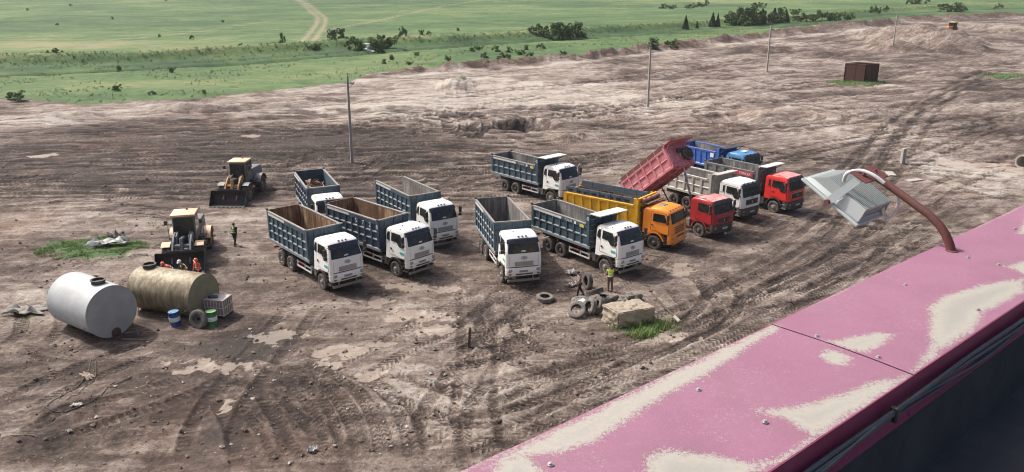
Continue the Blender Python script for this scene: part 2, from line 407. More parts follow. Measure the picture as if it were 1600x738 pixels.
T([(-20, 660), (70, 610), (190, 560), (300, 530)], dep=0.06)
T([(0, 560), (60, 520), (60, 470), (20, 440)], 'dozer', dep=0.07)
T([(762, 738), (742, 640), (747, 560), (745, 500), (738, 450)], dep=0.06, half=0.9, w=0.2)
T([(700, 738), (690, 660), (730, 590), (770, 530), (790, 470)], dep=0.08)
T([(650, 738), (720, 690), (850, 640), (1000, 580), (1150, 505), (1300, 430), (1450, 360)], dep=0.05, tone_=-0.10)
T([(640, 720), (760, 660), (900, 600), (1060, 540), (1200, 465), (1330, 395), (1500, 310)], dep=0.05, tone_=-0.08)
T([(560, 600), (640, 610), (720, 640), (800, 640), (900, 590), (1040, 530), (1100, 490), (1060, 440)], dep=0.07)
T([(620, 560), (700, 590), (860, 560), (980, 540), (1090, 510), (1130, 460), (1090, 420)], dep=0.08, tone_=-0.18)
T([(760, 470), (800, 540), (880, 570), (1000, 545), (1110, 500)], dep=0.06, half=1.0)
T([(640, 560), (700, 540), (760, 500), (800, 460), (830, 420)], dep=0.07)
T([(1000, 520), (1150, 460), (1280, 390), (1350, 320), (1400, 250), (1440, 190), (1480, 150), (1600, 100)], dep=0.06, tone_=-0.2)
T([(1100, 480), (1220, 410), (1300, 340), (1340, 280), (1390, 210), (1460, 150), (1600, 85)], dep=0.06, tone_=-0.2)
T([(1150, 380), (1220, 340), (1290, 300), (1370, 225), (1420, 180), (1560, 110)], dep=0.05, tone_=-0.2)
T([(1200, 460), (1330, 400), (1430, 330), (1500, 280), (1620, 240)], dep=0.05, tone_=-0.12)
T([(1250, 300), (1400, 262), (1500, 220), (1540, 195), (1500, 180), (1430, 190)], dep=0.07, tone_=-0.18)
T([(1620, 205), (1480, 208), (1360, 225), (1240, 245), (1080, 215)], dep=0.06, tone_=-0.15)
T([(1620, 180), (1420, 205), (1260, 232), (1120, 262), (950, 245)], dep=0.06, tone_=-0.17)
T([(1620, 320), (1500, 290), (1440, 270), (1380, 280), (1330, 330)], dep=0.05)
T([(980, 235), (860, 250), (740, 238), (620, 245), (560, 280), (470, 300)], dep=0.06)
T([(330, 340), (230, 330), (120, 320), (-20, 330)], dep=0.05)
T([(340, 310), (220, 300), (90, 295), (-20, 300)], dep=0.05)
T([(330, 395), (220, 395), (100, 410), (0, 440)], dep=0.05)
T([(700, 172), (716, 186), (724, 202), (760, 210), (860, 208)], 'dozer', dep=0.22, half=1.6, w=0.7, tone_=-0.25)
T([(640, 166), (700, 170), (735, 182), (742, 200), (720, 214)], 'dozer', dep=0.20, half=1.5, w=0.6, tone_=-0.22)
T([(740, 205), (780, 185), (850, 170), (930, 160)], dep=0.10, half=1.4, w=0.5)
T([(1112, 172), (1105, 182), (1135, 195), (1190, 200)], dep=0.16, half=1.6, w=0.6)
T([(1180, 200), (1130, 185), (1140, 165), (1220, 160), (1300, 175), (1290, 195)], dep=0.10, half=1.5, w=0.6)
T([(560, 190), (760, 172), (1000, 158), (1180, 140), (1300, 128), (1480, 108)], dep=0.08, half=1.2, w=0.5)
T([(600, 215), (800, 190), (1000, 172), (1150, 165), (1280, 150)], dep=0.08, half=1.2, w=0.5)
T([(900, 262), (1010, 228), (1140, 208), (1290, 195), (1420, 165)], dep=0.08, half=1.2, w=0.5)
T([(560, 160), (700, 150), (800, 140), (940, 126), (1090, 105), (1200, 90)], dep=0.08, half=1.4, w=0.6)
rr = random.Random(5)
for k in range(58):                       # the crawler-rolled ground on the left
    x0 = rr.uniform(-78, -14); y0 = rr.uniform(68, 116); L = rr.uniform(14, 46); a = R(rr.uniform(-3, 12)); cv = rr.uniform(-2, 2)
    pts = [(x0+t*L*math.cos(a)-math.sin(a)*cv*t*t, y0+t*L*math.sin(a)+cv*t*t) for t in (0, 0.33, 0.66, 1)]
    T(pts, 'dozer', dep=0.09, half=rr.uniform(0.8, 1.05), w=0.36, tone_=rr.uniform(-0.22, -0.05), px=False)
for k in range(34):                       # turns and reversals all over the yard
    x0 = rr.uniform(-26, 44); y0 = rr.uniform(26, 125); L = rr.uniform(10, 30)*(1+y0/120); a = R(rr.choice([38, 40, 5, 15, 55, -20, 30])+rr.uniform(-14, 14)); cv = rr.uniform(-6, 6)
    pts = [(x0+t*L*math.cos(a)-math.sin(a)*cv*t*t, y0+t*L*math.sin(a)+cv*t*t*math.cos(a)) for t in (0, 0.33, 0.66, 1)]
    T(pts, 'truck', dep=0.05*(1+y0/150), half=1.0, w=0.26*(1+y0/200), tone_=rr.uniform(-0.18, 0.05), px=False)

rolled = np.zeros(shape)
for q in [(250, 245, 300, 52), (640, 235, 110, 26), (420, 640, 110, 60), (1000, 190, 160, 30), (1450, 200, 160, 50)]: blob(*q, rolled, 1.0 if q[0] < 700 else 0.55, 17, edge=1.2)
rolled = np.clip(rolled, 0, 1)
# the far yard is rougher: humps, scraped lines and dark seams
fy_ = sstep(78, 115, GY)*(1-grass)
H += fy_*(0.75*(fbm(GX/8, GY/6, 101, 4)-0.5)+0.45*(fbm(GX/2.6, GY/2.2, 102, 3)-0.5))
def seams(deg, ls, lw, seed, th):
    c, s = math.cos(R(deg)), math.sin(R(deg)); q = fbm((GX*c+GY*s)/ls, (-GX*s+GY*c)/lw, seed, 3); return sstep(th, 1.0, 1-np.abs(2*q-1)*2.2)
sm_ = seams(14, 26, 5.5, 103, 0.55)*0.9+seams(32, 22, 4.5, 104, 0.6)*0.8*sstep(-5, 25, GX)+seams(-12, 20, 5, 105, 0.65)*0.6
soil += 0.12*fy_-0.36*fy_*np.clip(sm_, 0, 1.2); H -= 0.22*fy_*np.clip(sm_, 0, 1)
soil -= 0.20*(1-fy_)*sstep(50, 62, GY)*seams(8, 16, 2.6, 106, 0.6)
# heaps, berm, pit, ditch and bank
be = GY-(over(EDGE)-5.0*np.clip(GY/170, 0.7, 2.2)); bs = np.clip(GY/170, 0.7, 2.2)
bm_ = sstep(-32, -14, GX)*np.exp(-(be/(1.9*bs))**2); lump = fbm(GX/3.2, GY/3.2, 51, 4)
H += bm_*np.minimum(0.45+2.6*lump*lump, 1.35)*1.15*np.clip(GY/170, 0.8, 1.8); soil -= 0.48*bm_*(lump+0.2); red += 0.5*bm_
hr = np.exp(-((be+7*bs)/(2.6*bs))**2)*sstep(-36, -20, GX)*sstep(150, 90, GX); soil += 0.34*hr; H -= 0.12*hr*0
lb = np.exp(-((GY-over([(-220, 188), (0, 190), (120, 180), (260, 172), (420, 168), (560, 150)]))/2.2)**2)*sstep(-18, -34, GX)
H += lb*1.6*fbm(GX/4.5, GY/3, 52, 3)**2; soil += 0.10*lb
def heap(u, v, ru, rv, h, seed, pw=1.3, tone_=0.05):
    cx0, cy0 = at(u, v); rx = abs(at(u+ru, v)[0]-cx0); ry = (at(u, v-rv)[1]-at(u, v+rv)[1])/2
    d = np.hypot((GX-cx0)/rx, (GY-cy0)/ry); m = d < 1.6
    dd = d[m]+0.55*(fbm(GX[m]/(rx*0.35), GY[m]/(rx*0.35), seed, 4)-0.5)
    k = np.clip(1-dd, 0, 1)**(1/pw); H[m] += h*k*(0.75+0.5*fbm(GX[m]/(rx*0.2), GY[m]/(rx*0.2), seed+1, 4)); soil[m] += tone_*k
heap(1440, 68, 74, 13, 6.0, 81, tone_=-0.08); heap(1395, 77, 44, 8, 2.8, 82, tone_=-0.06); heap(1500, 66, 40, 9, 2.0, 83); heap(1570, 48, 50, 7, 2.6, 84); heap(1330, 58, 40, 5, 1.6, 85)
heap(712, 134, 34, 9, 1.7, 86, tone_=0.02); heap(885, 218, 24, 5, 0.7, 87, tone_=-0.2); heap(908, 214, 9, 3, 0.7, 88, tone_=-0.2); heap(1245, 74, 40, 5, 1.2, 89, tone_=0.25)
heap(1290, 86, 26, 4, 1.2, 90, tone_=-0.2); heap(1180, 78, 60, 4, 1.3, 91, tone_=-0.15); heap(960, 178, 40, 6, 0.6, 92, tone_=-0.1); heap(1190, 180, 38, 8, 0.7, 93, tone_=0.05)
heap(20, 560, 60, 26, 0.45, 94, tone_=-0.05); heap(110, 640, 70, 22, 0.30, 95, tone_=-0.12); heap(30, 700, 60, 26, 0.35, 96, tone_=-0.1); heap(470, 590, 40, 14, 0.18, 97, tone_=-0.08)
pit = blob(824, 194, 46, 7.5, H, -2.0, 12, edge=0.7); blob(824, 195, 50, 9, soil, -0.6, 12, edge=0.5)  # shade of the pit wall is also put into the darker soil tone
field = sstep(0, 4, GY-ye)
H += 1.4*field*np.exp(-((GY-yk)/3.0)**2)+1.2*field*sstep(-2, 2, GY-yk)-1.7*field*np.exp(-((GY-yd)/1.9)**2)
H += field*(1.2*(fbm(GX/60, GY/60, 31, 3)-0.5)+0.35*(fbm(GX/5, GY/5, 32, 3)-0.5))
H += sstep(150, 700, GY-ye)*8.0*(fbm(GX/260, GY/260, 33, 2)-0.25)
# tracks worn into the field
bare = np.zeros(shape)
for pts, wd in (([(458, 3), (478, 12), (495, 26), (503, 36), (497, 52), (488, 66), (478, 76)], 1.15), ([(490, 62), (540, 48), (600, 36), (690, 15), (790, 0), (900, -14)], 0.8), ([(60, 66), (200, 66), (330, 52), (430, 38)], 0.5)):
    p = resample([at(*q) for q in pts], 3.0); D, S, L = along(p, 8)
    for c in (-wd*1.3, wd*1.3): bare = np.maximum(bare, sstep(wd*0.95, wd*0.3, np.abs(D-c))*(0.85 if wd > 1 else 0.55))
# weeds growing inside the yard
gpatch = np.zeros(shape)
for q in [(140, 388, 78, 17), (1010, 512, 42, 14), (985, 492, 30, 8), (1345, 128, 46, 4.5), (1565, 118, 40, 4), (1310, 128, 18, 3), (30, 505, 30, 12), (255, 352, 26, 9), (718, 130, 12, 3), (905, 175, 30, 4), (1470, 345, 30, 10)]:
    blob(*q, gpatch, 0.72, 9, edge=1.1)
for q in [(30, 505, 30, 12), (255, 352, 26, 9), (1470, 345, 30, 10), (905, 175, 30, 4)]: blob(*q, gpatch, -0.36, 9, edge=1.1)
cut = np.exp(-((GY-yd+0.6)/1.7)**2)*field*sstep(0.40, 0.55, fbm(GX/20, GY*0, 66, 2))
gmask = np.clip(np.maximum(grass, gpatch)*(1-0.8*cut), 0, 1); soil -= 0.35*cut
# puddles and dried silt
pud = np.zeros(shape)
for i, q in enumerate([(1066, 422, 20, 11), (645, 494, 38, 11), (680, 514, 26, 10), (545, 545, 42, 17), (583, 586, 20, 8), (588, 470, 18, 7), (655, 448, 40, 6), (700, 452, 26, 4), (820, 515, 12, 4), (1040, 525, 32, 7), (352, 632, 10, 12), (440, 526, 34, 9),
                       (390, 217, 0, 0), (725, 190, 12, 4), (1420, 100, 0, 0), (75, 243, 18, 3), (390, 212, 16, 2.2), (1180, 205, 0, 0), (1580, 75, 45, 2.5), (1530, 68, 40, 2.2), (1250, 110, 22, 1.5), (1500, 258, 50, 7), (330, 570, 50, 10)]):
    if q[2]: blob(*q, pud, 0.95, 30+i, edge=0.30 if i < 9 else 0.9, wob=2.8)
pud = np.clip(pud, 0, 1)
lev = fbm(GX/13, GY/13, 1, 4)*0.16-0.08-0.05
H = H*(1-pud)+lev*pud
for q in [(390, 540, 55, 22), (330, 690, 40, 40), (300, 545, 40, 12), (610, 300, 60, 8), (780, 480, 60, 20)]: blob(*q, wet, 0.6, 14, edge=1.2)
soil = np.clip(soil, 0, 1); wet = np.clip(wet, 0, 1)
# stands of the parked vehicles are pressed flat
FLAT = []
def press(x, y, r, hval=0.0):
    d = np.hypot(GX-x, GY-y); w = sstep(r*1.35, r*0.8, d); return w
PARK = [(-10.98, 47.52, -50.5), (-6.78, 49.86, -43.8), (-5.47, 55.47, -56.0), (-13.66, 57.39, -66.7), (0.43, 48.35, -75.7), (6.99, 50.02, -52.6), (4.16, 67.3, -47.7), (10.84, 55.14, -38.6), (14.89, 57.85, -53.5), (18.15, 62.2, -53.0), (22.4, 64.17, -51.5), (21.3, 72.6, -54.5)]
wf = np.zeros(shape)
for (px_, py_, a_) in PARK:
    for dd in (0.5, -2, -4.5, -6.5): wf = np.maximum(wf, press(px_+dd*math.cos(R(a_)), py_+dd*math.sin(R(a_)), 2.6))
for q in ((-20.5, 41.2), (-18.6, 43.0), (-17.6, 41.6), (-22.3, 50.6), (-22.3, 53.5), (-24.1, 67.5), (-24.0, 70.5), (4.5, 45), (6, 45.5), (7.5, 40.5), (-16.8, 41.9), (-19.5, 41.9)): wf = np.maximum(wf, press(q[0], q[1], 2.2))
H = H*(1-0.8*wf)
def ground_z(x, y):
    j = min(max(np.searchsorted(XS, x)-1, 0), len(XS)-2); i = min(max(np.searchsorted(YS, y)-1, 0), len(YS)-2)
    a = (x-XS[j])/(XS[j+1]-XS[j]); b = (y-YS[i])/(YS[i+1]-YS[i])
    return float(H[i, j]*(1-a)*(1-b)+H[i, j+1]*a*(1-b)+H[i+1, j]*(1-a)*b+H[i+1, j+1]*a*b)

def gzv(x, y):
    j = np.clip(np.searchsorted(XS, x)-1, 0, len(XS)-2); i = np.clip(np.searchsorted(YS, y)-1, 0, len(YS)-2)
    a = (x-XS[j])/(XS[j+1]-XS[j]); b = (y-YS[i])/(YS[i+1]-YS[i])
    return H[i, j]*(1-a)*(1-b)+H[i, j+1]*a*(1-b)+H[i+1, j]*(1-a)*b+H[i+1, j+1]*a*b
def ground_mat():
    m, nt, b = newmat('ground')
    at_ = lambda n: nd(nt, 'ShaderNodeAttribute', attribute_name=n).outputs['Fac']
    geo = nd(nt, 'ShaderNodeNewGeometry').outputs['Position']
    def drawn(deg, ls, lw):
        mp = nt.nodes.new('ShaderNodeMapping'); mp.vector_type = 'TEXTURE'; nt.links.new(geo, mp.inputs['Vector'])
        mp.inputs['Rotation'].default_value = (0, 0, R(deg)); mp.inputs['Scale'].default_value = (ls, lw, 1); return mp.outputs[0]
    s, g, w, p, tn, rd, br, tk, tsx, tdx, rl, dr = (at_(n) for n in ('soil', 'grass', 'wet', 'puddle', 'tone', 'reddish', 'bare', 'track', 'track_run', 'track_cross', 'rolled', 'drift'))
    dev = lambda x, k: mth(nt, 'MULTIPLY', mth(nt, 'SUBTRACT', x, 0.5), k)
    nA = noise(nt, 0.8, 9, 0.70, geo, 0.6); nB = noise(nt, 4.5, 7, 0.72, geo, 0.4); nC = noise(nt, 22.0, 3, 0.6, geo)
    sA = noise(nt, 1.0, 9, 0.72, drawn(6, 5.0, 1.05), 0.5); sB = noise(nt, 1.0, 9, 0.72, drawn(40, 4.2, 0.8), 0.5)
    st_ = mth(nt, 'ADD', mth(nt, 'MULTIPLY', sA, mth(nt, 'SUBTRACT', 1.0, dr)), mth(nt, 'MULTIPLY', sB, dr))
    # cleat and tread prints
    ph = mth(nt, 'ADD', mth(nt, 'MULTIPLY', tsx, 19.0), mth(nt, 'MULTIPLY', mth(nt, 'ABSOLUTE', tdx), 20.0))
    lug = ramp(nt, mth(nt, 'ADD', mth(nt, 'MULTIPLY', mth(nt, 'SINE', ph), 0.5), mth(nt, 'ADD', 0.5, dev(nB, 0.9))), [(0.35, 0.0), (0.65, 1.0)])
    lugd = mth(nt, 'MULTIPLY', mth(nt, 'MULTIPLY', mth(nt, 'SUBTRACT', lug, 0.5), tk), ramp(nt, noise(nt, 0.55, 4, 0.65, geo), [(0.36, 0.10), (0.58, 1.0)]))
    # rows of crawler prints rolled over the whole ground
    sp = nt.nodes.new('ShaderNodeSeparateXYZ'); nt.links.new(drawn(5, 1, 1), sp.inputs[0])
    zig = mth(nt, 'PINGPONG', sp.outputs[1], 0.55)
    ph2 = mth(nt, 'ADD', mth(nt, 'MULTIPLY', sp.outputs[0], 10.5), mth(nt, 'ADD', mth(nt, 'MULTIPLY', zig, 7.0), mth(nt, 'MULTIPLY', noise(nt, 0.35, 3, 0.5, geo), 16.0)))
    cl = mth(nt, 'MULTIPLY', mth(nt, 'SINE', ph2), mth(nt, 'MULTIPLY', rl, ramp(nt, noise(nt, 1.0, 5, 0.6, drawn(5, 9.0, 1.3)), [(0.42, 0.0), (0.58, 1.0)])))
    f = mth(nt, 'ADD', s, dev(nA, 1.25)); f = mth(nt, 'ADD', f, dev(nB, 0.92)); f = mth(nt, 'ADD', f, dev(nC, 0.55)); f = mth(nt, 'ADD', f, dev(st_, 1.40))
    f = mth(nt, 'ADD', f, mth(nt, 'MULTIPLY', lugd, 0.34)); f = mth(nt, 'ADD', f, mth(nt, 'MULTIPLY', cl, 0.16))
    f = mth(nt, 'SUBTRACT', f, mth(nt, 'MULTIPLY', w, 0.25))
    dirt = ramp(nt, f, [(0.00, (0.038, 0.028, 0.024)), (0.30, (0.100, 0.075, 0.062)), (0.52, (0.182, 0.145, 0.123)), (0.74, (0.290, 0.248, 0.214)), (1.0, (0.41, 0.375, 0.332))])
    dirt = mix_rgb(nt, mth(nt, 'MULTIPLY', mth(nt, 'MULTIPLY', rd, ramp(nt, nA, [(0.35, 0.2), (0.65, 1.0)])), 0.55, True), dirt, (0.235, 0.125, 0.085))
    vor = nt.nodes.new('ShaderNodeTexVoronoi'); vor.inputs['Scale'].default_value = 3.1; nt.links.new(geo, vor.inputs['Vector'])
    grit = mth(nt, 'MULTIPLY', mth(nt, 'LESS_THAN', vor.outputs['Distance'], 0.10), mth(nt, 'GREATER_THAN', noise(nt, 0.5, 3, 0.6, geo), 0.52))
    dirt = mix_rgb(nt, mth(nt, 'MULTIPLY', grit, 0.6), dirt, (0.42, 0.40, 0.37))
    pe = ramp(nt, mth(nt, 'ADD', p, mth(nt, 'ADD', dev(nB, 1.2), dev(nA, 1.5))), [(0.40, 0.0), (0.62, 1.0)])
    silt = mix_rgb(nt, nA, (0.25, 0.20, 0.155), (0.37, 0.315, 0.26))
    dirt = mix_rgb(nt, mth(nt, 'MULTIPLY', pe, 0.52), dirt, silt)
    # grass
    gA = noise(nt, 0.05, 8, 0.68, geo, 0.6); gB = noise(nt, 0.35, 9, 0.75, geo, 0.4); gS = noise(nt, 1.0, 6, 0.65, drawn(8, 60.0, 7.0), 0.3)
    gt = mth(nt, 'ADD', dev(gA, 0.9), mth(nt, 'ADD', tn, mth(nt, 'ADD', dev(gB, 0.9), dev(gS, 0.5))))
    gcol = ramp(nt, gt, [(0.08, (0.018, 0.044, 0.019)), (0.34, (0.043, 0.088, 0.034)), (0.56, (0.077, 0.137, 0.050)), (0.76, (0.138, 0.180, 0.074)), (0.97, (0.225, 0.21, 0.115))])
    gcol = mix_rgb(nt, mth(nt, 'MULTIPLY', br, ramp(nt, gB, [(0.30, 0.35), (0.6, 1.0)])), gcol, (0.33, 0.26, 0.19))
    ge = ramp(nt, mth(nt, 'ADD', g, mth(nt, 'ADD', dev(nA, 1.2), dev(nB, 0.6))), [(0.40, 0.0), (0.60, 1.0)])
    nt.links.new(mix_rgb(nt, ge, dirt, gcol), b.inputs['Base Color'])
    ro = mth(nt, 'SUBTRACT', 0.94, mth(nt, 'MULTIPLY', w, 0.38)); ro = mth(nt, 'SUBTRACT', ro, mth(nt, 'MULTIPLY', pe, 0.42))
    nt.links.new(ro, b.inputs['Roughness']); b.inputs['Specular IOR Level'].default_value = 0.3
    hgt = mth(nt, 'ADD', mth(nt, 'MULTIPLY', nA, 0.5), mth(nt, 'ADD', mth(nt, 'MULTIPLY', nB, 0.42), mth(nt, 'MULTIPLY', nC, 0.10)))
    hgt = mth(nt, 'ADD', hgt, mth(nt, 'ADD', mth(nt, 'MULTIPLY', st_, 0.45), mth(nt, 'ADD', mth(nt, 'MULTIPLY', lugd, 0.22), mth(nt, 'MULTIPLY', cl, 0.12))))
    bp = nd(nt, 'ShaderNodeBump', i_Distance=0.30); nt.links.new(hgt, bp.inputs['Height'])
    nt.links.new(mth(nt, 'SUBTRACT', 0.95, mth(nt, 'MULTIPLY', pe, 0.90)), bp.inputs['Strength']); nt.links.new(bp.outputs[0], b.inputs['Normal'])
    return m
M['ground'] = ground_mat()
def sheet(name, sel):
    """mesh of the grid cells chosen by sel (bool per cell)"""
    ny, nx = shape; ii, jj = np.nonzero(sel)
    a = ii*nx+jj; quads = np.stack([a, a+1, a+nx+1, a+nx], 1)
    used = np.unique(quads); remap = np.full(ny*nx, -1, np.int64); remap[used] = np.arange(len(used)); quads = remap[quads]
    co = np.stack([GX.ravel()[used], GY.ravel()[used], H.ravel()[used]], 1).astype(np.float32)
    me = bpy.data.meshes.new(name); me.vertices.add(len(used)); me.vertices.foreach_set('co', co.ravel())
    nq = len(quads); me.loops.add(nq*4); me.loops.foreach_set('vertex_index', quads.astype(np.int32).ravel())
    me.polygons.add(nq); me.polygons.foreach_set('loop_start', np.arange(0, nq*4, 4, dtype=np.int32))
    me.polygons.foreach_set('use_smooth', np.ones(nq, bool)); me.update(); me.validate()
    for n, arr in (('soil', soil), ('grass', gmask), ('wet', wet), ('puddle', pud), ('tone', np.clip(tone, 0, 1)), ('reddish', np.clip(red, 0, 1)), ('bare', bare), ('track', trk), ('track_run', ts_), ('track_cross', td_), ('rolled', rolled), ('drift', wR)):
        at_ = me.attributes.new(n, 'FLOAT', 'POINT'); at_.data.foreach_set('value', arr.ravel()[used].astype(np.float32))
    return structure(part(name, me, M['ground']))
for q, amt in [((150, 78, 260, 12), 0.26), ((60, 82, 120, 10), 0.12), ((1150, 3, 180, 5), 0.30), ((230, 128, 190, 14), 0.14), ((60, 45, 200, 10), -0.22), ((500, 105, 200, 12), 0.08), ((700, 30, 200, 14), 0.10)]: blob(*q, tone, amt, 3, edge=1.3)
tone -= 0.30*field*np.exp(-((GY-(yk+yd)/2)/6)**2); tone += 0.30*np.exp(-((GY-yk-1.5)/1.6)**2)*field
cell = grass[:-1, :-1] > 0.5
dirt_ground = sheet('dirt_ground', ~cell); grass_field = sheet('grass_field', cell)
dirt_ground['label'] = 'rutted brown and pale dirt of the truck yard'; grass_field['label'] = 'green grassy field beyond the dirt yard'
# ------------------------------------------------------------------ the building the picture is taken from: parapet and roof
EA = Vector((0.7654, 0.6435, 0)); EN = Vector((-0.6435, 0.7654, 0)); CAPZ = CAM_H-1.45; ROOFZ = CAM_H-2.02
def bw(s, t, z): p = EA*s+EN*t; return Vector((p.x, p.y, z))
T_OUT, T_IN = 1.718, 1.111
STAINS = [[(1.30,1.69),(1.461,1.706),(1.708,1.70),(2.042,1.704),(2.392,1.715),(2.676,1.716),(2.922,1.708),(2.911,1.682),(2.551,1.644),(2.262,1.611),(2.077,1.611),(1.889,1.597),(1.673,1.571),(1.543,1.585),(1.461,1.646)],
 [(1.28,1.62),(1.312,1.655),(1.361,1.684),(1.438,1.665),(1.432,1.553),(1.35,1.50)],
 [(1.62,1.28),(1.671,1.351),(1.738,1.396),(1.805,1.387),(1.878,1.292),(1.977,1.148),(1.917,1.142),(1.8,1.15)],
 [(2.23,1.345),(2.372,1.266),(2.512,1.222),(2.748,1.176),(2.898,1.120),(2.824,1.112),(2.535,1.112),(2.333,1.115),(2.249,1.12),(2.253,1.17),(2.265,1.25)],
 [(1.94,1.158),(2.061,1.130),(2.239,1.128),(2.21,1.112),(2.039,1.112),(1.93,1.14)],
 [(2.917,1.471),(3.079,1.413),(3.181,1.368),(3.226,1.321),(3.079,1.309),(2.955,1.316),(2.93,1.39)],
 [(2.788,1.42),(2.875,1.437),(2.874,1.332),(2.787,1.307),(2.75,1.345)],
 [(3.613,1.359),(3.802,1.368),(4.074,1.317),(4.354,1.215),(4.149,1.145),(3.888,1.163),(3.744,1.172),(3.582,1.129),(3.386,1.128),(3.22,1.143),(3.13,1.118),(2.922,1.112),(3.07,1.14),(3.212,1.167),(3.421,1.266)],
 [(4.46,1.338),(4.622,1.305),(4.78,1.236),(4.511,1.151),(4.413,1.235)],
 [(5.1,1.5),(5.6,1.62),(6.0,1.45),(5.5,1.3)], [(6.2,1.2),(6.9,1.3),(7.0,1.15)], [(0.2,1.2),(0.7,1.4),(1.0,1.2),(0.6,1.12)], [(-0.6,1.6),(0.3,1.66),(0.1,1.5),(-0.5,1.45)], [(-2.0,1.2),(-1.2,1.45),(-1.0,1.15)]]
def sdf_poly(x, y, poly):
    d = np.full(x.shape, 1e9); inside = np.zeros(x.shape, bool); n = len(poly)
    for i in range(n):
        (ax, ay), (bx_, by_) = poly[i], poly[(i+1) % n]
        ex, ey = bx_-ax, by_-ay; t = np.clip(((x-ax)*ex+(y-ay)*ey)/(ex*ex+ey*ey+1e-12), 0, 1)
        d = np.minimum(d, np.hypot(x-ax-t*ex, y-ay-t*ey))
        c = ((ay > y) != (by_ > y)) & (x < (bx_-ax)*(y-ay)/(by_-ay+1e-12)+ax); inside ^= c
    return np.where(inside, d, -d)
def cap_mat():
    m, nt, b = newmat('pink_sheet_cap')
    geo = nd(nt, 'ShaderNodeNewGeometry').outputs['Position']
    st_ = nd(nt, 'ShaderNodeAttribute', attribute_name='stain').outputs['Fac']; rim = nd(nt, 'ShaderNodeAttribute', attribute_name='rim').outputs['Fac']
    n1 = noise(nt, 3.0, 5, 0.6, geo); n2 = noise(nt, 60, 5, 0.75, geo); n3 = noise(nt, 240, 2, 0.6, geo)
    pink = mix_rgb(nt, n1, (0.205, 0.080, 0.138), (0.285, 0.135, 0.200))
    pink = mix_rgb(nt, ramp(nt, n3, [(0.5, 0.0), (0.75, 0.45)]), pink, (0.36, 0.21, 0.285))
    spk = ramp(nt, mth(nt, 'ADD', mth(nt, 'MULTIPLY', n2, 0.6), mth(nt, 'MULTIPLY', n3, 0.4)), [(0.56, 0.0), (0.62, 0.85)])
    dens = ramp(nt, noise(nt, 5.0, 4, 0.6, geo), [(0.45, 0.0), (0.7, 0.7)])
    pink = mix_rgb(nt, mth(nt, 'MULTIPLY', spk, dens), pink, (0.47, 0.37, 0.39))
    grime = ramp(nt, noise(nt, 1.6, 6, 0.65, geo, 0.8), [(0.50, 0.0), (0.72, 0.45)])
    pink = mix_rgb(nt, grime, pink, (0.17, 0.10, 0.115))
    # cream silt lying where water dried: grainy, breaking up into speckle at its edge
    f = mth(nt, 'ADD', st_, mth(nt, 'MULTIPLY', mth(nt, 'SUBTRACT', mth(nt, 'ADD', mth(nt, 'MULTIPLY', n2, 0.6), mth(nt, 'MULTIPLY', n3, 0.4)), 0.5), 2.3))
    fe = ramp(nt, f, [(0.46, 0.0), (0.58, 1.0)])
    cream = mix_rgb(nt, n2, (0.26, 0.245, 0.215), (0.38, 0.365, 0.325))
    grey = ramp(nt, mth(nt, 'MULTIPLY', rim, 1.0), [(0.5, 0.0), (1.0, 0.5)])
    cream = mix_rgb(nt, grey, cream, (0.235, 0.232, 0.22))
    cream = mix_rgb(nt, ramp(nt, n3, [(0.68, 0.0), (0.76, 0.8)]), cream, (0.24, 0.20, 0.16))
    nt.links.new(mix_rgb(nt, fe, pink, cream), b.inputs['Base Color']); b.inputs['Roughness'].default_value = 0.75
    bp = nd(nt, 'ShaderNodeBump', i_Strength=0.35, i_Distance=0.004); nt.links.new(mth(nt, 'ADD', n3, fe), bp.inputs['Height']); nt.links.new(bp.outputs[0], b.inputs['Normal'])
    return m
M['cap'] = cap_mat()
M['capside'] = paint('magenta_sheet_edge', (0.26, 0.028, 0.082), 0.45, 0.25, 4, dustcol=(0.38, 0.16, 0.22))
M['bitumen'] = paint('bitumen_sheet', (0.034, 0.036, 0.039), 0.85, 0.55, 2.2, col2=(0.048, 0.05, 0.053), dustcol=(0.09, 0.088, 0.085), bump=0.5)
M['roofing'] = paint('roofing_felt', (0.046, 0.048, 0.051), 0.85, 0.6, 2.5, col2=(0.06, 0.062, 0.065), dustcol=(0.105, 0.10, 0.097), bump=0.6)
M['plaster'] = paint('grey_plaster', (0.34, 0.32, 0.29), 0.85, 0.4, 0.8, bump=0.2)
parapet = thing('parapet', 'pink sheet-metal capped parapet of the roof with cream silt stains', 'parapet')
wall = part('wall', MB().prism([(-30, T_IN+0.02), (40, T_IN+0.02), (40, T_OUT-0.05), (-30, T_OUT-0.05)], lambda s, t: bw(s, t, ROOFZ-0.02), lambda s, t: bw(s, t, CAPZ-0.02)), M['bitumen'], parapet, ang=0)
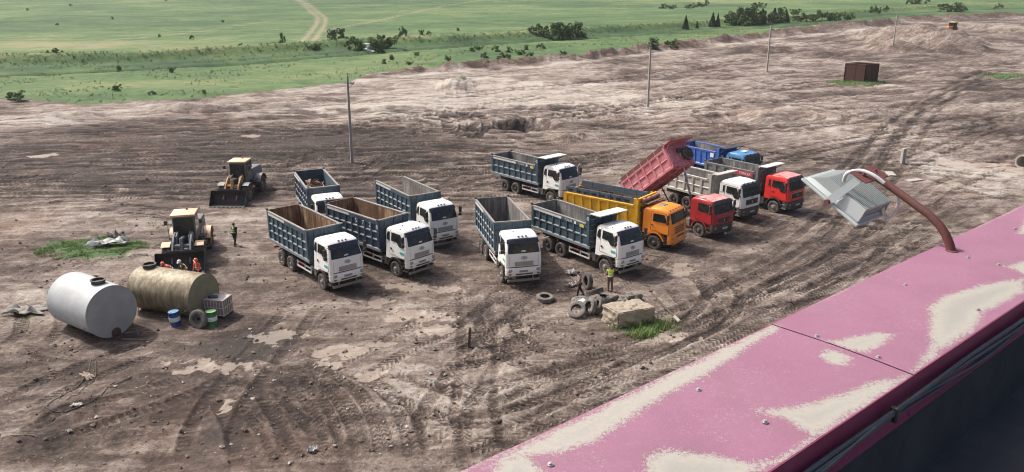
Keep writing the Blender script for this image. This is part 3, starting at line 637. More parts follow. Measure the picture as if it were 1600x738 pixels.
def cap_piece(s0, s1, idx, fine):
    ds, dt = (0.012, 0.012) if fine else (0.10, 0.06)
    ss = np.linspace(s0+0.0015, s1-0.0015, max(3, int((s1-s0)/ds))); ts = np.linspace(T_IN, T_OUT, max(4, int((T_OUT-T_IN)/dt)))
    S_, T_ = np.meshgrid(ss, ts)
    sd = np.full(S_.shape, -1e9)
    if fine:
        wob = 0.020*(fbm(S_*9, T_*9, 5, 4)-0.5)*2
        for pl in STAINS:
            sd = np.maximum(sd, sdf_poly(S_+0.02*(fbm(S_*14, T_*14, 8, 3)-0.5), T_+0.02*(fbm(S_*14, T_*14, 9, 3)-0.5), pl))
        sd = sd+wob*0.5
    stain = np.clip(0.5+sd/0.085, 0, 1); rim = np.clip(sd/0.08, 0, 1)
    # the worn fold along the outer edge
    ed = np.exp(-((T_-(T_OUT-0.006))/0.007)**2); stain = np.maximum(stain, ed*(0.35+0.9*fbm(S_*2.3, T_*0+1, 15, 3)))
    lap = 0.0022*(idx % 2)
    Z_ = CAPZ+lap+0.006*np.sin((T_-T_IN)/(T_OUT-T_IN)*math.pi)+0.004*(fbm(S_*1.4, T_*3, 12, 3)-0.5)
    P = EA.x*S_+EN.x*T_, EA.y*S_+EN.y*T_
    co = np.stack([P[0], P[1], Z_], -1); r, c = S_.shape
    mb = MB(); mb.v = [tuple(q) for q in co.reshape(-1, 3)]; mb.f = [(i*c+j, i*c+j+1, (i+1)*c+j+1, (i+1)*c+j) for i in range(r-1) for j in range(c-1)]
    me = mb.mesh('cap_sheet', ang=40)
    if me.polygons[0].normal.z < 0: me.flip_normals()
    for nme, arr in (('stain', stain), ('rim', rim)):
        a_ = me.attributes.new(nme, 'FLOAT', 'POINT'); a_.data.foreach_set('value', arr.ravel().astype(np.float32))
    o = part('cap_sheet', me, M['cap'], parapet)
    z1 = CAPZ+lap-0.001
    part('inner_fold', MB().prism([(T_IN-0.004, z1), (T_IN-0.004, z1-0.165), (T_IN-0.016, z1-0.170), (T_IN-0.016, z1-0.176), (T_IN+0.002, z1-0.168), (T_IN+0.002, z1)], lambda t, z: bw(s0+0.0015, t, z), lambda t, z: bw(s1-0.0015, t, z)), M['capside'], o, ang=0)
    part('outer_fold', MB().prism([(T_OUT, z1), (T_OUT+0.003, z1), (T_OUT+0.003, z1-0.12), (T_OUT+0.012, z1-0.13), (T_OUT, z1-0.125)], lambda t, z: bw(s0+0.0015, t, z), lambda t, z: bw(s1-0.0015, t, z)), M['capside'], o, ang=0)
    return o
seams = [1.434+1.486*k for k in range(-8, 14)]
caps = []
for i, (a_, b_) in enumerate(zip(seams[:-1], seams[1:])):
    caps.append((a_, b_, cap_piece(a_, b_, i, -1.0 < b_ and a_ < 7.0)))
screw_mb = MB().lathe([(0.011, 0.0), (0.011, 0.003), (0.0065, 0.003), (0.0065, 0.009), (0.004, 0.010)], (0, 0, 0), (0, 0, 1), 10).mesh('screw')
CACHE['cap_screw'] = screw_mb
for (s, t) in [(2.943,1.521),(2.95,1.261),(2.197,1.559),(1.467,1.563),(1.46,1.27),(3.801,1.55),(4.456,1.52),(4.456,1.369),(4.47,1.20),(2.19,1.276),(3.75,1.20),(5.2,1.55),(5.25,1.25),(5.93,1.5),(5.93,1.25),(0.7,1.5),(0.75,1.25)]:
    for a_, b_, o in caps:
        if a_ <= s < b_: part('screw', None, M['silver'], o, key='cap_screw', loc=bw(s, t, CAPZ+0.005))
roof = structure(part('roof', MB().prism([(-30, -14), (40, -14), (40, T_IN+0.02), (-30, T_IN+0.02)], lambda s, t: bw(s, t, ROOFZ-0.3), lambda s, t: bw(s, t, ROOFZ)), M['roofing'], ang=0))
roof['label'] = 'dark bitumen roof lying in the shade of the parapet'
for (s, t) in ((3.6, 0.80), (2.5, 0.75)):       # lapped strips of roofing felt
    part('felt_strip', MB().prism([(s-9, t-0.25), (s+12, t-0.25), (s+12, t+0.005), (s-9, t+0.005)], lambda s_, t_: bw(s_, t_, ROOFZ+0.001), lambda s_, t_: bw(s_, t_, ROOFZ+0.005+0.003*(s == 2.5))), M['roofing'], roof, ang=0) if s == 3.6 else None
wallb = MB().prism([(-30, -14), (40, -14), (40, T_OUT-0.06), (-30, T_OUT-0.06)], lambda s, t: bw(s, t, -1.0), lambda s, t: bw(s, t, ROOFZ-0.301))
bld = tag(part('building', wallb, M['plaster'], ang=0), 'plastered building carrying the roof in the bottom right corner', 'building')
for k in range(-12, 16):                          # window openings of the storeys below
    for fl in range(4):
        f_ = part('window', MB().prism([(k*2.5, 1.6+fl*3.6), (k*2.5+1.4, 1.6+fl*3.6), (k*2.5+1.4, 3.4+fl*3.6), (k*2.5, 3.4+fl*3.6)], lambda s, z: bw(s, T_OUT-0.07, z), lambda s, z: bw(s, T_OUT-0.045, z)), M['white'], bld, ang=0)
        part('pane', MB().prism([(k*2.5+.08, 1.68+fl*3.6), (k*2.5+1.32, 1.68+fl*3.6), (k*2.5+1.32, 3.32+fl*3.6), (k*2.5+.08, 3.32+fl*3.6)], lambda s, z: bw(s, T_OUT-0.05, z), lambda s, z: bw(s, T_OUT-0.04, z)), M['glass'], f_, ang=0)
# cables clipped along the inner fold
M['cable'] = paint('cable_sheath', (0.055, 0.065, 0.075), 0.5, 0.5, 6, dustcol=(0.17, 0.18, 0.19))
cab_ = thing('cable_bundle', 'dark cables clipped together along the inner edge of the pink parapet', 'cable')
def run(off_t, ph, zt_, amp, r):
    pts = []
    for k in range(0, 241):
        s = -6+k*0.1; c = 0.5-0.5*math.cos(2*math.pi*(s-2.72)/1.7)
        pts.append(bw(s, T_IN-0.030-off_t-0.004*math.sin(s*5+ph), CAPZ-zt_-amp*c-0.006*math.sin(s*3.1+ph)))
    return MB().tube(pts, r, 7)
part('cable', run(0.000, 0.0, 0.060, 0.012, 0.0085), M['cable'], cab_); part('cable', run(0.004, 1.7, 0.078, 0.006, 0.0075), M['cable'], cab_)
part('cable', run(0.010, 3.1, 0.072, 0.034, 0.0055), M['cable'], cab_); part('cable', run(0.002, 4.4, 0.094, 0.016, 0.0055), M['cable'], cab_)
for s in (2.72, 4.42, 1.02, 6.12):
    part('cable_clip', MB().box(bw(s, T_IN-0.034, CAPZ-0.078), (0.016, 0.03, 0.062), Matrix.Rotation(R(40), 3, 'Z')), M['black'], cab_, bevel=0.004)
# a bit of loose wire on the felt
wire = tag(part('loose_wire', MB().tube([bw(2.05+0.02*k, 0.86-0.012*k+0.01*math.sin(k), ROOFZ+0.012) for k in range(18)], 0.004, 6), M['black']), 'short black wire lying on the dark roof', 'wire')

# ------------------------------------------------------------------ the floodlight on its bent pipe
S0, T0 = 4.514, 1.626
fl = thing('floodlight', 'grey finned floodlight on a bent rusty pipe above the pink parapet', 'floodlight', bw(S0, T0, CAPZ), R(40.06))
# local frame: x along the parapet, y outwards, z up
M['alu'] = paint('grey_lamp_housing', (0.34, 0.39, 0.395), 0.5, 0.4, 5, metal=0.15, dustcol=(0.50, 0.50, 0.47))
M['alu2'] = paint('pale_lamp_shoulder', (0.44, 0.49, 0.49), 0.45, 0.35, 5, dustcol=(0.55, 0.55, 0.52))
M['pipe'] = paint('rusty_red_pipe', (0.145, 0.040, 0.034), 0.65, 0.35, 9, col2=(0.075, 0.026, 0.023), dustcol=(0.30, 0.15, 0.12), bump=0.15)
M['conduit'] = paint('pale_conduit', (0.62, 0.63, 0.63), 0.5, 0.2, 8)
pp = [(0, -0.006, -0.02), (0, 0.016, 0.035), (0, 0.045, 0.085), (0, 0.085, 0.130), (0, 0.15, 0.178), (0, 0.23, 0.216), (0, 0.33, 0.265), (0, 0.42, 0.308), (0, 0.50, 0.342)]
part('pipe', MB().tube(pp, [0.0245, 0.0245, 0.024, 0.0235, 0.023, 0.0225, 0.022, 0.022, 0.022], 14), M['pipe'], fl)
part('pipe_collar', MB().lathe([(0.033, 0.0), (0.033, 0.003), (0.026, 0.006)], (0, 0.0, 0.004), (0, 0, 1), 16), M['pipe'], fl)
pr = Matrix.Rotation(R(24), 3, 'X')
for sx in (-1, 1): 
    pl = part('mounting_plate', MB().box(Vector((sx*0.068, 0.515+0.0*sx, 0.338)), (0.125, 0.115, 0.008), pr), M['pipe'], fl, bevel=0.002)
    part('bolt', MB().lathe([(0.013, 0), (0.013, 0.010), (0.006, 0.010), (0.006, 0.020)], Vector((sx*0.068, 0.515, 0.341)), pr @ Vector((0, 0, 1)), 6), M['pipe'], pl)
lb_ = bpy.data.objects.new('lamp_head', None)
LB = 29.0
def lh(p):      # lamp-head frame -> floodlight frame: x along parapet, y up the lamp face, z out of its back
    q = Matrix.Rotation(R(LB), 3, 'X') @ Vector(p); return q+Vector((0.0, 0.648, 0.172))
L_, W_ = 0.215, 0.185      # half sizes of the bezel
def lm(mb): mb.v = [tuple(lh(p)) for p in mb.v]; return mb
head = part('housing', lm(MB().add([(x*a, y*b, z) for z, a, b in ((0.014, W_-0.010, L_-0.010), (0.046, W_-0.050, L_-0.050)) for x, y in ((-1, -1), (1, -1), (1, 1), (-1, 1))], [(0,1,5,4),(1,2,6,5),(2,3,7,6),(3,0,4,7),(4,5,6,7),(3,2,1,0)])), M['alu2'], fl, bevel=0.006)
part('bezel', lm(MB().box((0, 0, 0.005), (2*W_, 2*L_, 0.016))), M['alu2'], head, bevel=0.004)
part('lens', lm(MB().box((0, 0, -0.005), (2*W_-0.05, 2*L_-0.05, 0.006))), M['lamp'], head)
for k in range(15):                                # cooling fins across the back
    x = -0.140+k*0.020
    part('fin', lambda: lm(MB().add([(-0.0035, -0.190, 0.030), (0.0035, -0.190, 0.030), (0.0035, 0.19, 0.030), (-0.0035, 0.19, 0.030), (-0.0035, -0.188, 0.105), (0.0035, -0.188, 0.105), (0.0035, 0.10, 0.105), (-0.0035, 0.10, 0.105)], [(3,2,1,0),(4,5,6,7),(0,1,5,4),(1,2,6,5),(2,3,7,6),(3,0,4,7)])), M['alu'], head, key='lampfin', loc=(x, 0, 0))
part('driver_box', lm(MB().box((0.0, -0.10, 0.052), (0.29, 0.16, 0.035))), M['alu2'], head, bevel=0.006)
for sx in (-1, 1): part('cheek_plate', lm(MB().add([(sx*a, b, z) for a, b, z in ((0.150, -0.20, 0.03), (0.165, -0.20, 0.02), (0.165, -0.03, 0.02), (0.150, -0.03, 0.03), (0.146, -0.19, 0.10), (0.152, -0.19, 0.10), (0.152, -0.06, 0.10), (0.146, -0.06, 0.10))], [(0,1,2,3),(4,5,6,7),(0,1,5,4),(1,2,6,5),(2,3,7,6),(3,0,4,7)])), M['alu2'], head)
for sx in (-1, 1):
    br_ = part('bracket_arm', MB().prism([(-0.020, 0), (0.020, 0), (0.020, 1), (-0.020, 1)], lambda w, t: Vector(lh((sx*(W_+0.008), 0.0, 0.01))).lerp(Vector((sx*0.12, 0.515, 0.325)), t)+Vector((0, w, w*0.6)), lambda w, t: Vector(lh((sx*(W_+0.014), 0.0, 0.01))).lerp(Vector((sx*0.126, 0.515, 0.325)), t)+Vector((0, w, w*0.6))), M['alu'], fl, ang=0)
    part('pivot_bolt', MB().cyl(lh((sx*(W_-0.01), 0, 0.01)), lh((sx*(W_+0.028), 0, 0.01)), 0.016, n=12), M['pipe'], br_)
part('bracket_bridge', MB().box((0, 0.515, 0.327), (0.26, 0.045, 0.008), pr), M['alu'], fl, bevel=0.002)
cpts = [lh((0.10, -0.19, 0.06)), (0.16, 0.463, 0.045), (0.17, 0.43, 0.07), (0.17, 0.402, 0.12), (0.15, 0.391, 0.185), (0.10, 0.398, 0.247), (0.02, 0.42, 0.293)]
part('conduit', MB().tube([tuple(p) for p in resample(np.array([list(q) for q in cpts]), 0.02)], 0.0105, 9), M['conduit'], fl)
c2 = [(-0.045, 0.40, 0.315), (-0.055, 0.46, 0.350), (-0.06, 0.53, 0.366), (-0.075, 0.59, 0.352), (-0.085, 0.615, 0.325), (-0.08, 0.62, 0.29)]
part('conduit', MB().tube([tuple(p) for p in resample(np.array([list(q) for q in c2]), 0.02)], 0.0105, 9), M['conduit'], fl)
# ------------------------------------------------------------------ lettering
def text_mesh(s, size, depth=0.004):
    k = ('txt', s, size, depth)
    if k in CACHE: return CACHE[k]
    cu = bpy.data.curves.new('lettering', 'FONT'); cu.body = s; cu.size = size; cu.extrude = depth/2; cu.align_x = 'CENTER'; cu.align_y = 'CENTER'; cu.resolution_u = 2
    o = bpy.data.objects.new('lettering', cu); COL.objects.link(o)
    dg = bpy.context.evaluated_depsgraph_get(); me = bpy.data.meshes.new_from_object(o.evaluated_get(dg)); bpy.data.objects.remove(o); bpy.data.curves.remove(cu)
    me.materials.clear(); CACHE[k] = me
    return me
FACE_RIGHT = (R(90), 0, 0)          # reads from -y
FACE_LEFT = (R(90), 0, R(180))
FACE_FRONT = (R(90), 0, R(90))      # reads from +x

# ------------------------------------------------------------------ wheels
def tyre_mb(rad, width, rim_r, n=40, lug=0.018, rough=True):
    w = width/2
    prof = [(rim_r, -w*0.72), (rim_r+0.03, -w*0.80), ((rim_r+rad)/2, -w*1.0), (rad-0.05, -w*0.93), (rad-0.012, -w*0.80), (rad, -w*0.45), (rad, -w*0.40), (rad-0.02, -w*0.36), (rad-0.02, -w*0.02), (rad, 0.02*w), (rad, w*0.40), (rad, w*0.45), (rad-0.012, w*0.80), (rad-0.05, w*0.93), ((rim_r+rad)/2, w*1.0), (rim_r+0.03, w*0.80), (rim_r, w*0.72)]
    return MB().lathe(prof, (0, 0, 0), (0, 1, 0), n, closed=True, wob=lambda j, k, r: r-(lug if (rough and 4 <= j <= 12 and (k+(j > 8)) % 2) else 0))
def rim_mb(r, out, depth, front):
    """dish of a truck wheel, outer face towards +y"""
    mb = MB()
    if front: prof = [(r*0.98, -depth), (r, out), (r*0.93, out), (r*0.88, out-0.05), (r*0.72, out-0.02), (r*0.62, out+0.0), (r*0.50, out+0.015), (r*0.42, out+0.04), (r*0.36, out+0.07), (r*0.05, out+0.08)]
    else: prof = [(r*0.98, -depth), (r, out), (r*0.93, out), (r*0.86, out-0.14), (r*0.66, out-0.16), (r*0.52, out-0.15), (r*0.46, out-0.05), (r*0.40, out+0.0), (r*0.05, out+0.02)]
    mb.lathe(prof, (0, 0, 0), (0, 1, 0), 24)
    for k in range(10):
        t = 2*math.pi*k/10; p = Vector((math.cos(t)*r*0.59, out+(0.0 if front else -0.165), math.sin(t)*r*0.59)); mb.cyl(p, p+Vector((0, 0.035, 0)), 0.018, n=6)
    return mb
def truck_wheel(parent, x, side, rear, rimmat, rad=0.54):
    """wheel -> tyre(s), rim; the wheel itself is the brake drum and hub"""
    y = side*(1.05 if not rear else 0.96)
    w = part('wheel', lambda: MB().cyl((0, -0.16, 0), (0, 0.02, 0), 0.24, n=16), M['chassis'], parent, key='drum', loc=(x, y, rad-0.03), rot=(0, random.uniform(0, 3), 0 if side > 0 else math.pi))
    if rear:
        for dy in (-0.17, 0.17): part('tyre', lambda: tyre_mb(rad, 0.29, 0.29), M['tyre'], w, key=('tyre', rad, 0.29), loc=(0, dy, 0), ang=30)
        part('rim', lambda: rim_mb(0.29, 0.30, 0.30, False), rimmat, w, key='rim_rear')
    else:
        part('tyre', lambda: tyre_mb(rad, 0.30, 0.29), M['tyre'], w, key=('tyre', rad, 0.30), ang=30)
        part('rim', lambda: rim_mb(0.29, 0.12, 0.12, True), rimmat, w, key='rim_front')
    return w

# ------------------------------------------------------------------ cabs
STY = {
 'round': dict(roof=3.27, rear=-0.95, wsb=(1.27, 2.30), wst=(1.00, 3.02), rf=(0.78, 3.22), face=1.32, fb=1.36, hw=1.16, tumb=0.115, corner=0.20),
 'ribbed': dict(roof=3.08, rear=-0.98, wsb=(1.30, 2.12), wst=(1.10, 2.84), rf=(0.90, 3.02), face=1.34, fb=1.28, hw=1.17, tumb=0.07, corner=0.12),
 'boxy': dict(roof=2.98, rear=-0.95, wsb=(1.30, 2.02), wst=(1.10, 2.74), rf=(0.96, 2.92), face=1.34, fb=1.16, hw=1.15, tumb=0.05, corner=0.10),
 'tall': dict(roof=3.18, rear=-0.98, wsb=(1.32, 2.10), wst=(1.12, 2.86), rf=(0.92, 3.10), face=1.36, fb=1.20, hw=1.17, tumb=0.075, corner=0.16)}
def smooth01(t): t = min(max(t, 0), 1); return t*t*(3-2*t)
class Cab:
    def __init__(s, style):
        s.k = style; d = s.d = STY[style]; fb = d['fb']
        rz = d['roof']; a0 = math.degrees(math.asin((fb-0.04-0.54)/0.80)) if fb < 1.3 else None
        s.P = [(d['rear'], 1.15), (d['rear'], rz-0.28), (d['rear']+0.10, rz-0.10), (d['rear']+0.35, rz-0.02), (0.2, rz), d['rf'], d['wst'], d['wsb'], (d['face'], d['wsb'][1]-0.14), (d['face'], fb), (0.74, fb)]
        t0 = math.asin(min((fb-0.54)/0.80, 1)); ts = np.linspace(t0, math.pi-math.asin((1.15-0.54)/0.80), 9)[1:]
        s.P += [(0.80*math.cos(t), 0.54+0.80*math.sin(t)) for t in ts]
        s.fr = [0, 0, 0, 0, 0, 0.5, 0.85, 1, 1, 1, 0]+[0]*8
        s.ro = [0, 0.3, 0.9, 1, 1, 0.9, 0.35, 0, 0, 0, 0]+[0]*8
        s.YF = [-1, -0.975, -0.90, -0.72, -0.40, 0, 0.40, 0.72, 0.90, 0.975, 1]
        s.E = [1, 0.62, 0.28, 0.09, 0.02, 0, 0.02, 0.09, 0.28, 0.62, 1]
    def hw(s, z): return s.d['hw']*(1-s.d['tumb']*smooth01((z-1.9)/1.3))
    def pt(s, x, z, fr, ro, yf):
        a = abs(yf); e = float(np.interp(a, [0, 0.4, 0.72, 0.90, 0.975, 1], [0, 0.02, 0.09, 0.28, 0.62, 1]))
        return Vector((x-s.d['corner']*e*fr, yf*s.hw(z), z-0.11*e*ro))
    def shell(s):
        mb = MB(); n = len(s.P); vs = []
        for yf in s.YF:
            for i, (x, z) in enumerate(s.P): vs.append(s.pt(x, z, s.fr[i], s.ro[i], yf))
        m = len(s.YF)
        fs = [(k*n+i, k*n+(i+1) % n, (k+1)*n+(i+1) % n, (k+1)*n+i) for k in range(m-1) for i in range(n)]
        fs += [tuple(range(n)), tuple(range((m-1)*n, m*n))[::-1]]
        return mb.add(vs, fs)
    def front(s, z0, z1, y0, y1, off, th, rows=4, cols=9):
        """slab following the front of the cab between two heights"""
        prof = [(p[1], p[0], s.fr[i], s.ro[i]) for i, p in enumerate(s.P) if 4 <= i <= 9][::-1]
        zs = [q[0] for q in prof]; f = lambda z, k: float(np.interp(z, zs, [q[k] for q in prof]))
        lay = []
        for o_ in (off, off+th):
            lay.append([[s.pt(f(z, 1), z, f(z, 2), f(z, 3), yf)+Vector((o_, 0, o_*0.25)) for yf in np.linspace(y0(z) if callable(y0) else y0, y1(z) if callable(y1) else y1, cols)] for z in np.linspace(z0, z1, rows)])
        mb = MB(); r, c = rows, cols; vs = [p for L in lay for row in L for p in row]; N = r*c
        fs = [(i*c+j, i*c+j+1, (i+1)*c+j+1, (i+1)*c+j) for i in range(r-1) for j in range(c-1)]
        fs = [tuple(q[::-1]) for q in fs]+[tuple(v+N for v in q) for q in fs]
        rim = [i for i in range(c)]+[i*c+c-1 for i in range(1, r)]+[(r-1)*c+j for j in range(c-2, -1, -1)]+[i*c for i in range(r-2, 0, -1)]
        fs += [(rim[i], rim[(i+1) % len(rim)], rim[(i+1) % len(rim)]+N, rim[i]+N) for i in range(len(rim))]
        return mb.add(vs, fs)
    def side(s, poly, sgn, off, th):
        f = lambda o_: (lambda x, z: Vector((x, sgn*(s.hw(z)+o_), z)))
        return MB().prism(poly, f(off), f(off+th))

def build_cab(root, style, col, roofmat=None, doors=True, open_door=False, rimc=None):
    c = Cab(style); d = c.d; K = lambda *a: ('cab', style)+a; fb = d['fb']; wb, wt = d['wsb'], d['wst']
    cabo = part('cab', lambda: c.shell(), col, root, key=K('shell'), ang=40)
    if roofmat is not None:
        part('roof_panel', lambda: MB().grid([[c.pt(x, float(np.interp(x, [p[0] for p in c.P[2:6]], [p[1] for p in c.P[2:6]]))+0.008, 0, 1, yf) for yf in np.linspace(-0.93, 0.93, 9)] for x in np.linspace(d['rear']+0.15, d['rf'][0]+0.05, 6)]), roofmat, cabo, key=K('roofp'))
    fr_off = 0.006
    part('windscreen', lambda: c.front(wb[1]-0.04, wt[1]-0.02, lambda z: -0.90, lambda z: 0.90, fr_off, 0.014, 5, 13), M['glass'], cabo, key=K('ws'), ang=50)
    wip = part('wiper', lambda: MB().tube([(wb[0]+0.05, -0.55, wb[1]+0.02), (wb[0]-0.03, -0.05, wb[1]+0.16)], 0.012, 5).tube([(wb[0]+0.05, 0.15, wb[1]+0.02), (wb[0]-0.03, 0.62, wb[1]+0.16)], 0.012, 5), M['black'], cabo, key=K('wip'))
    zt = wt[1]
    for sg in (-1, 1):
        nm = 'R' if sg < 0 else 'L'
        if style == 'round': dp = [(-0.52, 1.50), (-0.52, zt-0.02), (0.62, zt-0.02), (0.98, 2.42), (1.02, 1.50), (0.80, 1.40), (0.0, 1.48)]; wp = [(-0.36, 2.38), (-0.38, 2.92), (0.50, 2.92), (0.86, 2.46), (0.90, 2.12), (0.46, 2.12), (0.20, 2.38)]; qp = [(-0.86, 2.40), (-0.84, 2.76), (-0.72, 2.92), (-0.58, 2.92), (-0.58, 2.34)]
        elif style == 'tall': dp = [(-0.42, 1.42), (-0.42, zt-0.06), (0.72, zt-0.06), (1.08, 2.2), (1.10, 1.30), (0.84, 1.25), (0.2, 1.42)]; wp = [(-0.30, 2.20), (-0.30, 2.74), (0.66, 2.74), (0.98, 2.22), (0.98, 1.92), (0.55, 1.92), (0.30, 2.20)]; qp = [(-0.66, 2.24), (-0.66, 2.74), (-0.50, 2.74), (-0.50, 2.20)]
        elif style == 'ribbed': dp = [(-0.30, 1.45), (-0.30, zt-0.08), (0.82, zt-0.08), (1.08, 2.15), (1.08, 1.34), (0.86, 1.30), (0.2, 1.45)]; wp = [(-0.16, 2.12), (-0.16, 2.68), (0.70, 2.68), (0.96, 2.12)]; qp = None
        else: dp = [(-0.36, 1.36), (-0.36, zt-0.06), (0.88, zt-0.06), (1.10, 2.02), (1.10, 1.24), (0.86, 1.20), (0.2, 1.36)]; wp = [(-0.22, 2.02), (-0.22, 2.62), (0.78, 2.62), (1.0, 2.02)]; qp = None
        op = open_door and sg > 0
        gx = sum(q[0] for q in dp)/len(dp); gz_ = sum(q[1] for q in dp)/len(dp)
        part('door_gap', lambda: c.side([(gx+(x-gx)*1.045, gz_+(z-gz_)*1.03) for x, z in dp], sg, 0.001, 0.003), M['black'], cabo, key=K('dgap', nm), ang=0)
        hinge = Vector((1.0, sg*c.hw(1.8), 0)); mats = {}
        door = part('door', lambda: c.side(dp, sg, 0.002, 0.016).shift(-hinge), col, cabo, key=K('door', nm, 'h'), loc=hinge, rot=(0, 0, R(-58) if op else 0), ang=20)
        if op: part('doorway', lambda: c.side([(x*0.98, z) for x, z in dp], sg, 0.001, 0.003), M['black'], cabo, key=K('dw', nm), ang=0)
        sub = dict(loc=hinge, rot=(0, 0, R(-58) if op else 0))
        part('side_window', lambda: c.side(wp, sg, 0.019, 0.010).shift(-hinge), M['glass'], cabo, key=K('win', nm), ang=0, **sub)
        if qp: part('quarter_window', lambda: c.side(qp, sg, 0.004, 0.012), M['glass'], cabo, key=K('q', nm), ang=0)
        part('door_handle', lambda: c.side([(-0.42, 1.92), (-0.42, 1.78), (-0.26, 1.78), (-0.26, 1.92)] if style == 'round' else [(-0.30, 1.86), (-0.30, 1.80), (-0.10, 1.80), (-0.10, 1.86)], sg, 0.018, 0.022).shift(-hinge), M['black'], cabo, key=K('hd', nm), ang=0, **sub)
        # mirrors on their arms
        mz = wt[1]-0.28
        mir = part('mirror', lambda: MB().box((1.12, sg*1.36, mz), (0.10, 0.22, 0.42)).box((1.10, sg*1.36, mz-0.36), (0.10, 0.20, 0.22)).tube([(1.02, sg*1.06, mz+0.26), (1.12, sg*1.34, mz+0.22)], 0.018, 6).tube([(1.05, sg*1.10, mz-0.42), (1.12, sg*1.34, mz-0.40)], 0.018, 6), M['black'], cabo, key=K('mir', nm), bevel=0.02)
        # steps under the door, mudguard over the wheel
        part('step', lambda: MB().bx(0.70, 1.12, sg*0.98, sg*1.14, 0.52, 0.60).bx(0.72, 1.14, sg*1.0, sg*1.13, 0.84, 0.90).bx(0.74, 1.12, sg*0.96, sg*1.02, 0.5, fb-0.01).bx(0.74, 1.16, sg*1.03, sg*1.135, 1.08, 1.13), M['silver'] if style == 'tall' else M['black'], cabo, key=K('step', nm, style == 'tall'), ang=0)
        mg = [(0.78*math.cos(t), 0.54+0.78*math.sin(t)) for t in np.linspace(R(15), R(172), 12)]; mg += [(0.70*math.cos(t), 0.54+0.70*math.sin(t)) for t in np.linspace(R(172), R(15), 12)]
        part('mudguard', lambda: MB().prism(mg, lambda x, z: Vector((x, sg*0.80, z)), lambda x, z: Vector((x, sg*1.20, z))), M['black'] if style in ('tall', 'round') else col, cabo, key=K('mg', nm), ang=30)
    if style == 'round':
        part('sun_visor', lambda: c.front(wt[1]-0.17, wt[1]+0.10, -0.985, 0.985, 0.03, 0.05, 4, 13), M['navy'], cabo, key=K('visor'), ang=50)
        for y in (-0.24, 0, 0.24): part('marker_lamp', lambda: MB().box((0, 0, 0), (0.10, 0.12, 0.06)), M['black'], cabo, key=K('mk'), loc=(d['rf'][0]+0.02, y, 3.23), bevel=0.015)
        part('dash_paper', lambda: c.front(wb[1]+0.05, wb[1]+0.13, -0.15, 0.10, 0.022, 0.003, 2, 3), M['whiteprint'], cabo, key=K('paper'), ang=0)
        for sg in (-1, 1):
            part('headlamp_rim', lambda: MB().box((0, 0, 0), (0.094, 0.44, 0.205)), M['grey'], cabo, key=K('hlr'), loc=(1.332, sg*0.82, 1.17), rot=(0, 0, -sg*R(12)), bevel=0.05, seg=2)
            part('corner_panel_gap', lambda: c.front(1.50, 2.12, sg*0.80, sg*0.815, 0.002, 0.004, 4, 2), M['grey'], cabo, key=K('cpg', sg), ang=0)
        part('aerial', lambda: MB().box((0.35, -0.92, 3.23), (0.10, 0.06, 0.05)).tube([(0.35, -0.92, 3.2), (0.25, -0.95, 3.42)], 0.008, 5), M['black'], cabo, key=K('aer'))
        part('roof_vent', lambda: MB().box((-0.1, -0.35, 3.275), (0.09, 0.06, 0.05)), M['black'], cabo, key=K('vent'))
        em = part('emblem', lambda: MB().lathe([(0.150, 0), (0.150, 0.02), (0.118, 0.02), (0.118, 0)], (0, 0, 0), (1, 0, 0), 24, closed=True), M['grey'], cabo, key=K('em'), loc=(d['face']+0.005, 0, 1.98)); em.scale = (1, 1.35, 0.78)
        part('emblem_wings', lambda: MB().box((0.012, 0, 0), (0.016, 0.24, 0.03)).box((0.012, -0.05, 0.035), (0.016, 0.05, 0.12)).box((0.012, 0.05, -0.035), (0.016, 0.05, 0.12)).box((0.012, 0, 0.055), (0.016, 0.16, 0.02)).box((0.012, 0, -0.055), (0.016, 0.16, 0.02)), M['grey'], cabo, key=K('em2'), loc=(d['face']+0.004, 0, 1.98))
        g = part('grille', lambda: MB().box((d['face']+0.004, 0, 1.585), (0.03, 1.20, 0.30)), M['grey'], cabo, key=K('gr'), bevel=0.01)
        for k in range(4): part('grille_slat', lambda: MB().box((d['face']+0.02, 0, 0), (0.03, 1.16, 0.028)), M['silver'], cabo, key=K('slat'), loc=(0, 0, 1.475+k*0.073))
        part('panel_gap', lambda: c.front(1.352, 1.402, -0.99, 0.99, 0.003, 0.004, 2, 13), M['black'], cabo, key=K('gap'))
        for sg in (-1, 1):
            part('corner_trim', lambda: MB().bx(1.20, 1.285, sg*0.90, sg*0.93, 1.55, 2.05), M['grey'], cabo, key=K('ct', sg)) if False else None
            part('sticker', lambda: c.side([(0.52, 1.66), (0.52, 1.82), (0.94, 1.82), (0.94, 1.66)], sg, 0.019, 0.003), M['teal'], cabo, key=K('st', sg), ang=0)
        # bumper: a shaped bar with lamps let in
        Pb = [(1.345, 1.34), (1.40, 1.25), (1.41, 0.95), (1.36, 0.80), (1.10, 0.80), (1.05, 1.34)]
        def bump():
            mb = MB(); yf = [-1.14, -1.10, -0.98, -0.75, 0, 0.75, 0.98, 1.10, 1.14]; eo = [0.30, 0.16, 0.07, 0.02, 0, 0.02, 0.07, 0.16, 0.30]; n = len(Pb)
            vs = [Vector((x-e*(1 if x > 1.2 else 0.4), y_, z)) for y_, e in zip(yf, eo) for x, z in Pb]
            fs = [(k*n+i, k*n+(i+1) % n, (k+1)*n+(i+1) % n, (k+1)*n+i) for k in range(8) for i in range(n)]+[tuple(range(n)), tuple(range(8*n, 9*n))[::-1]]
            return mb.add(vs, fs)
        b = part('bumper', bump, col, root, key=K('bumper'), ang=40)
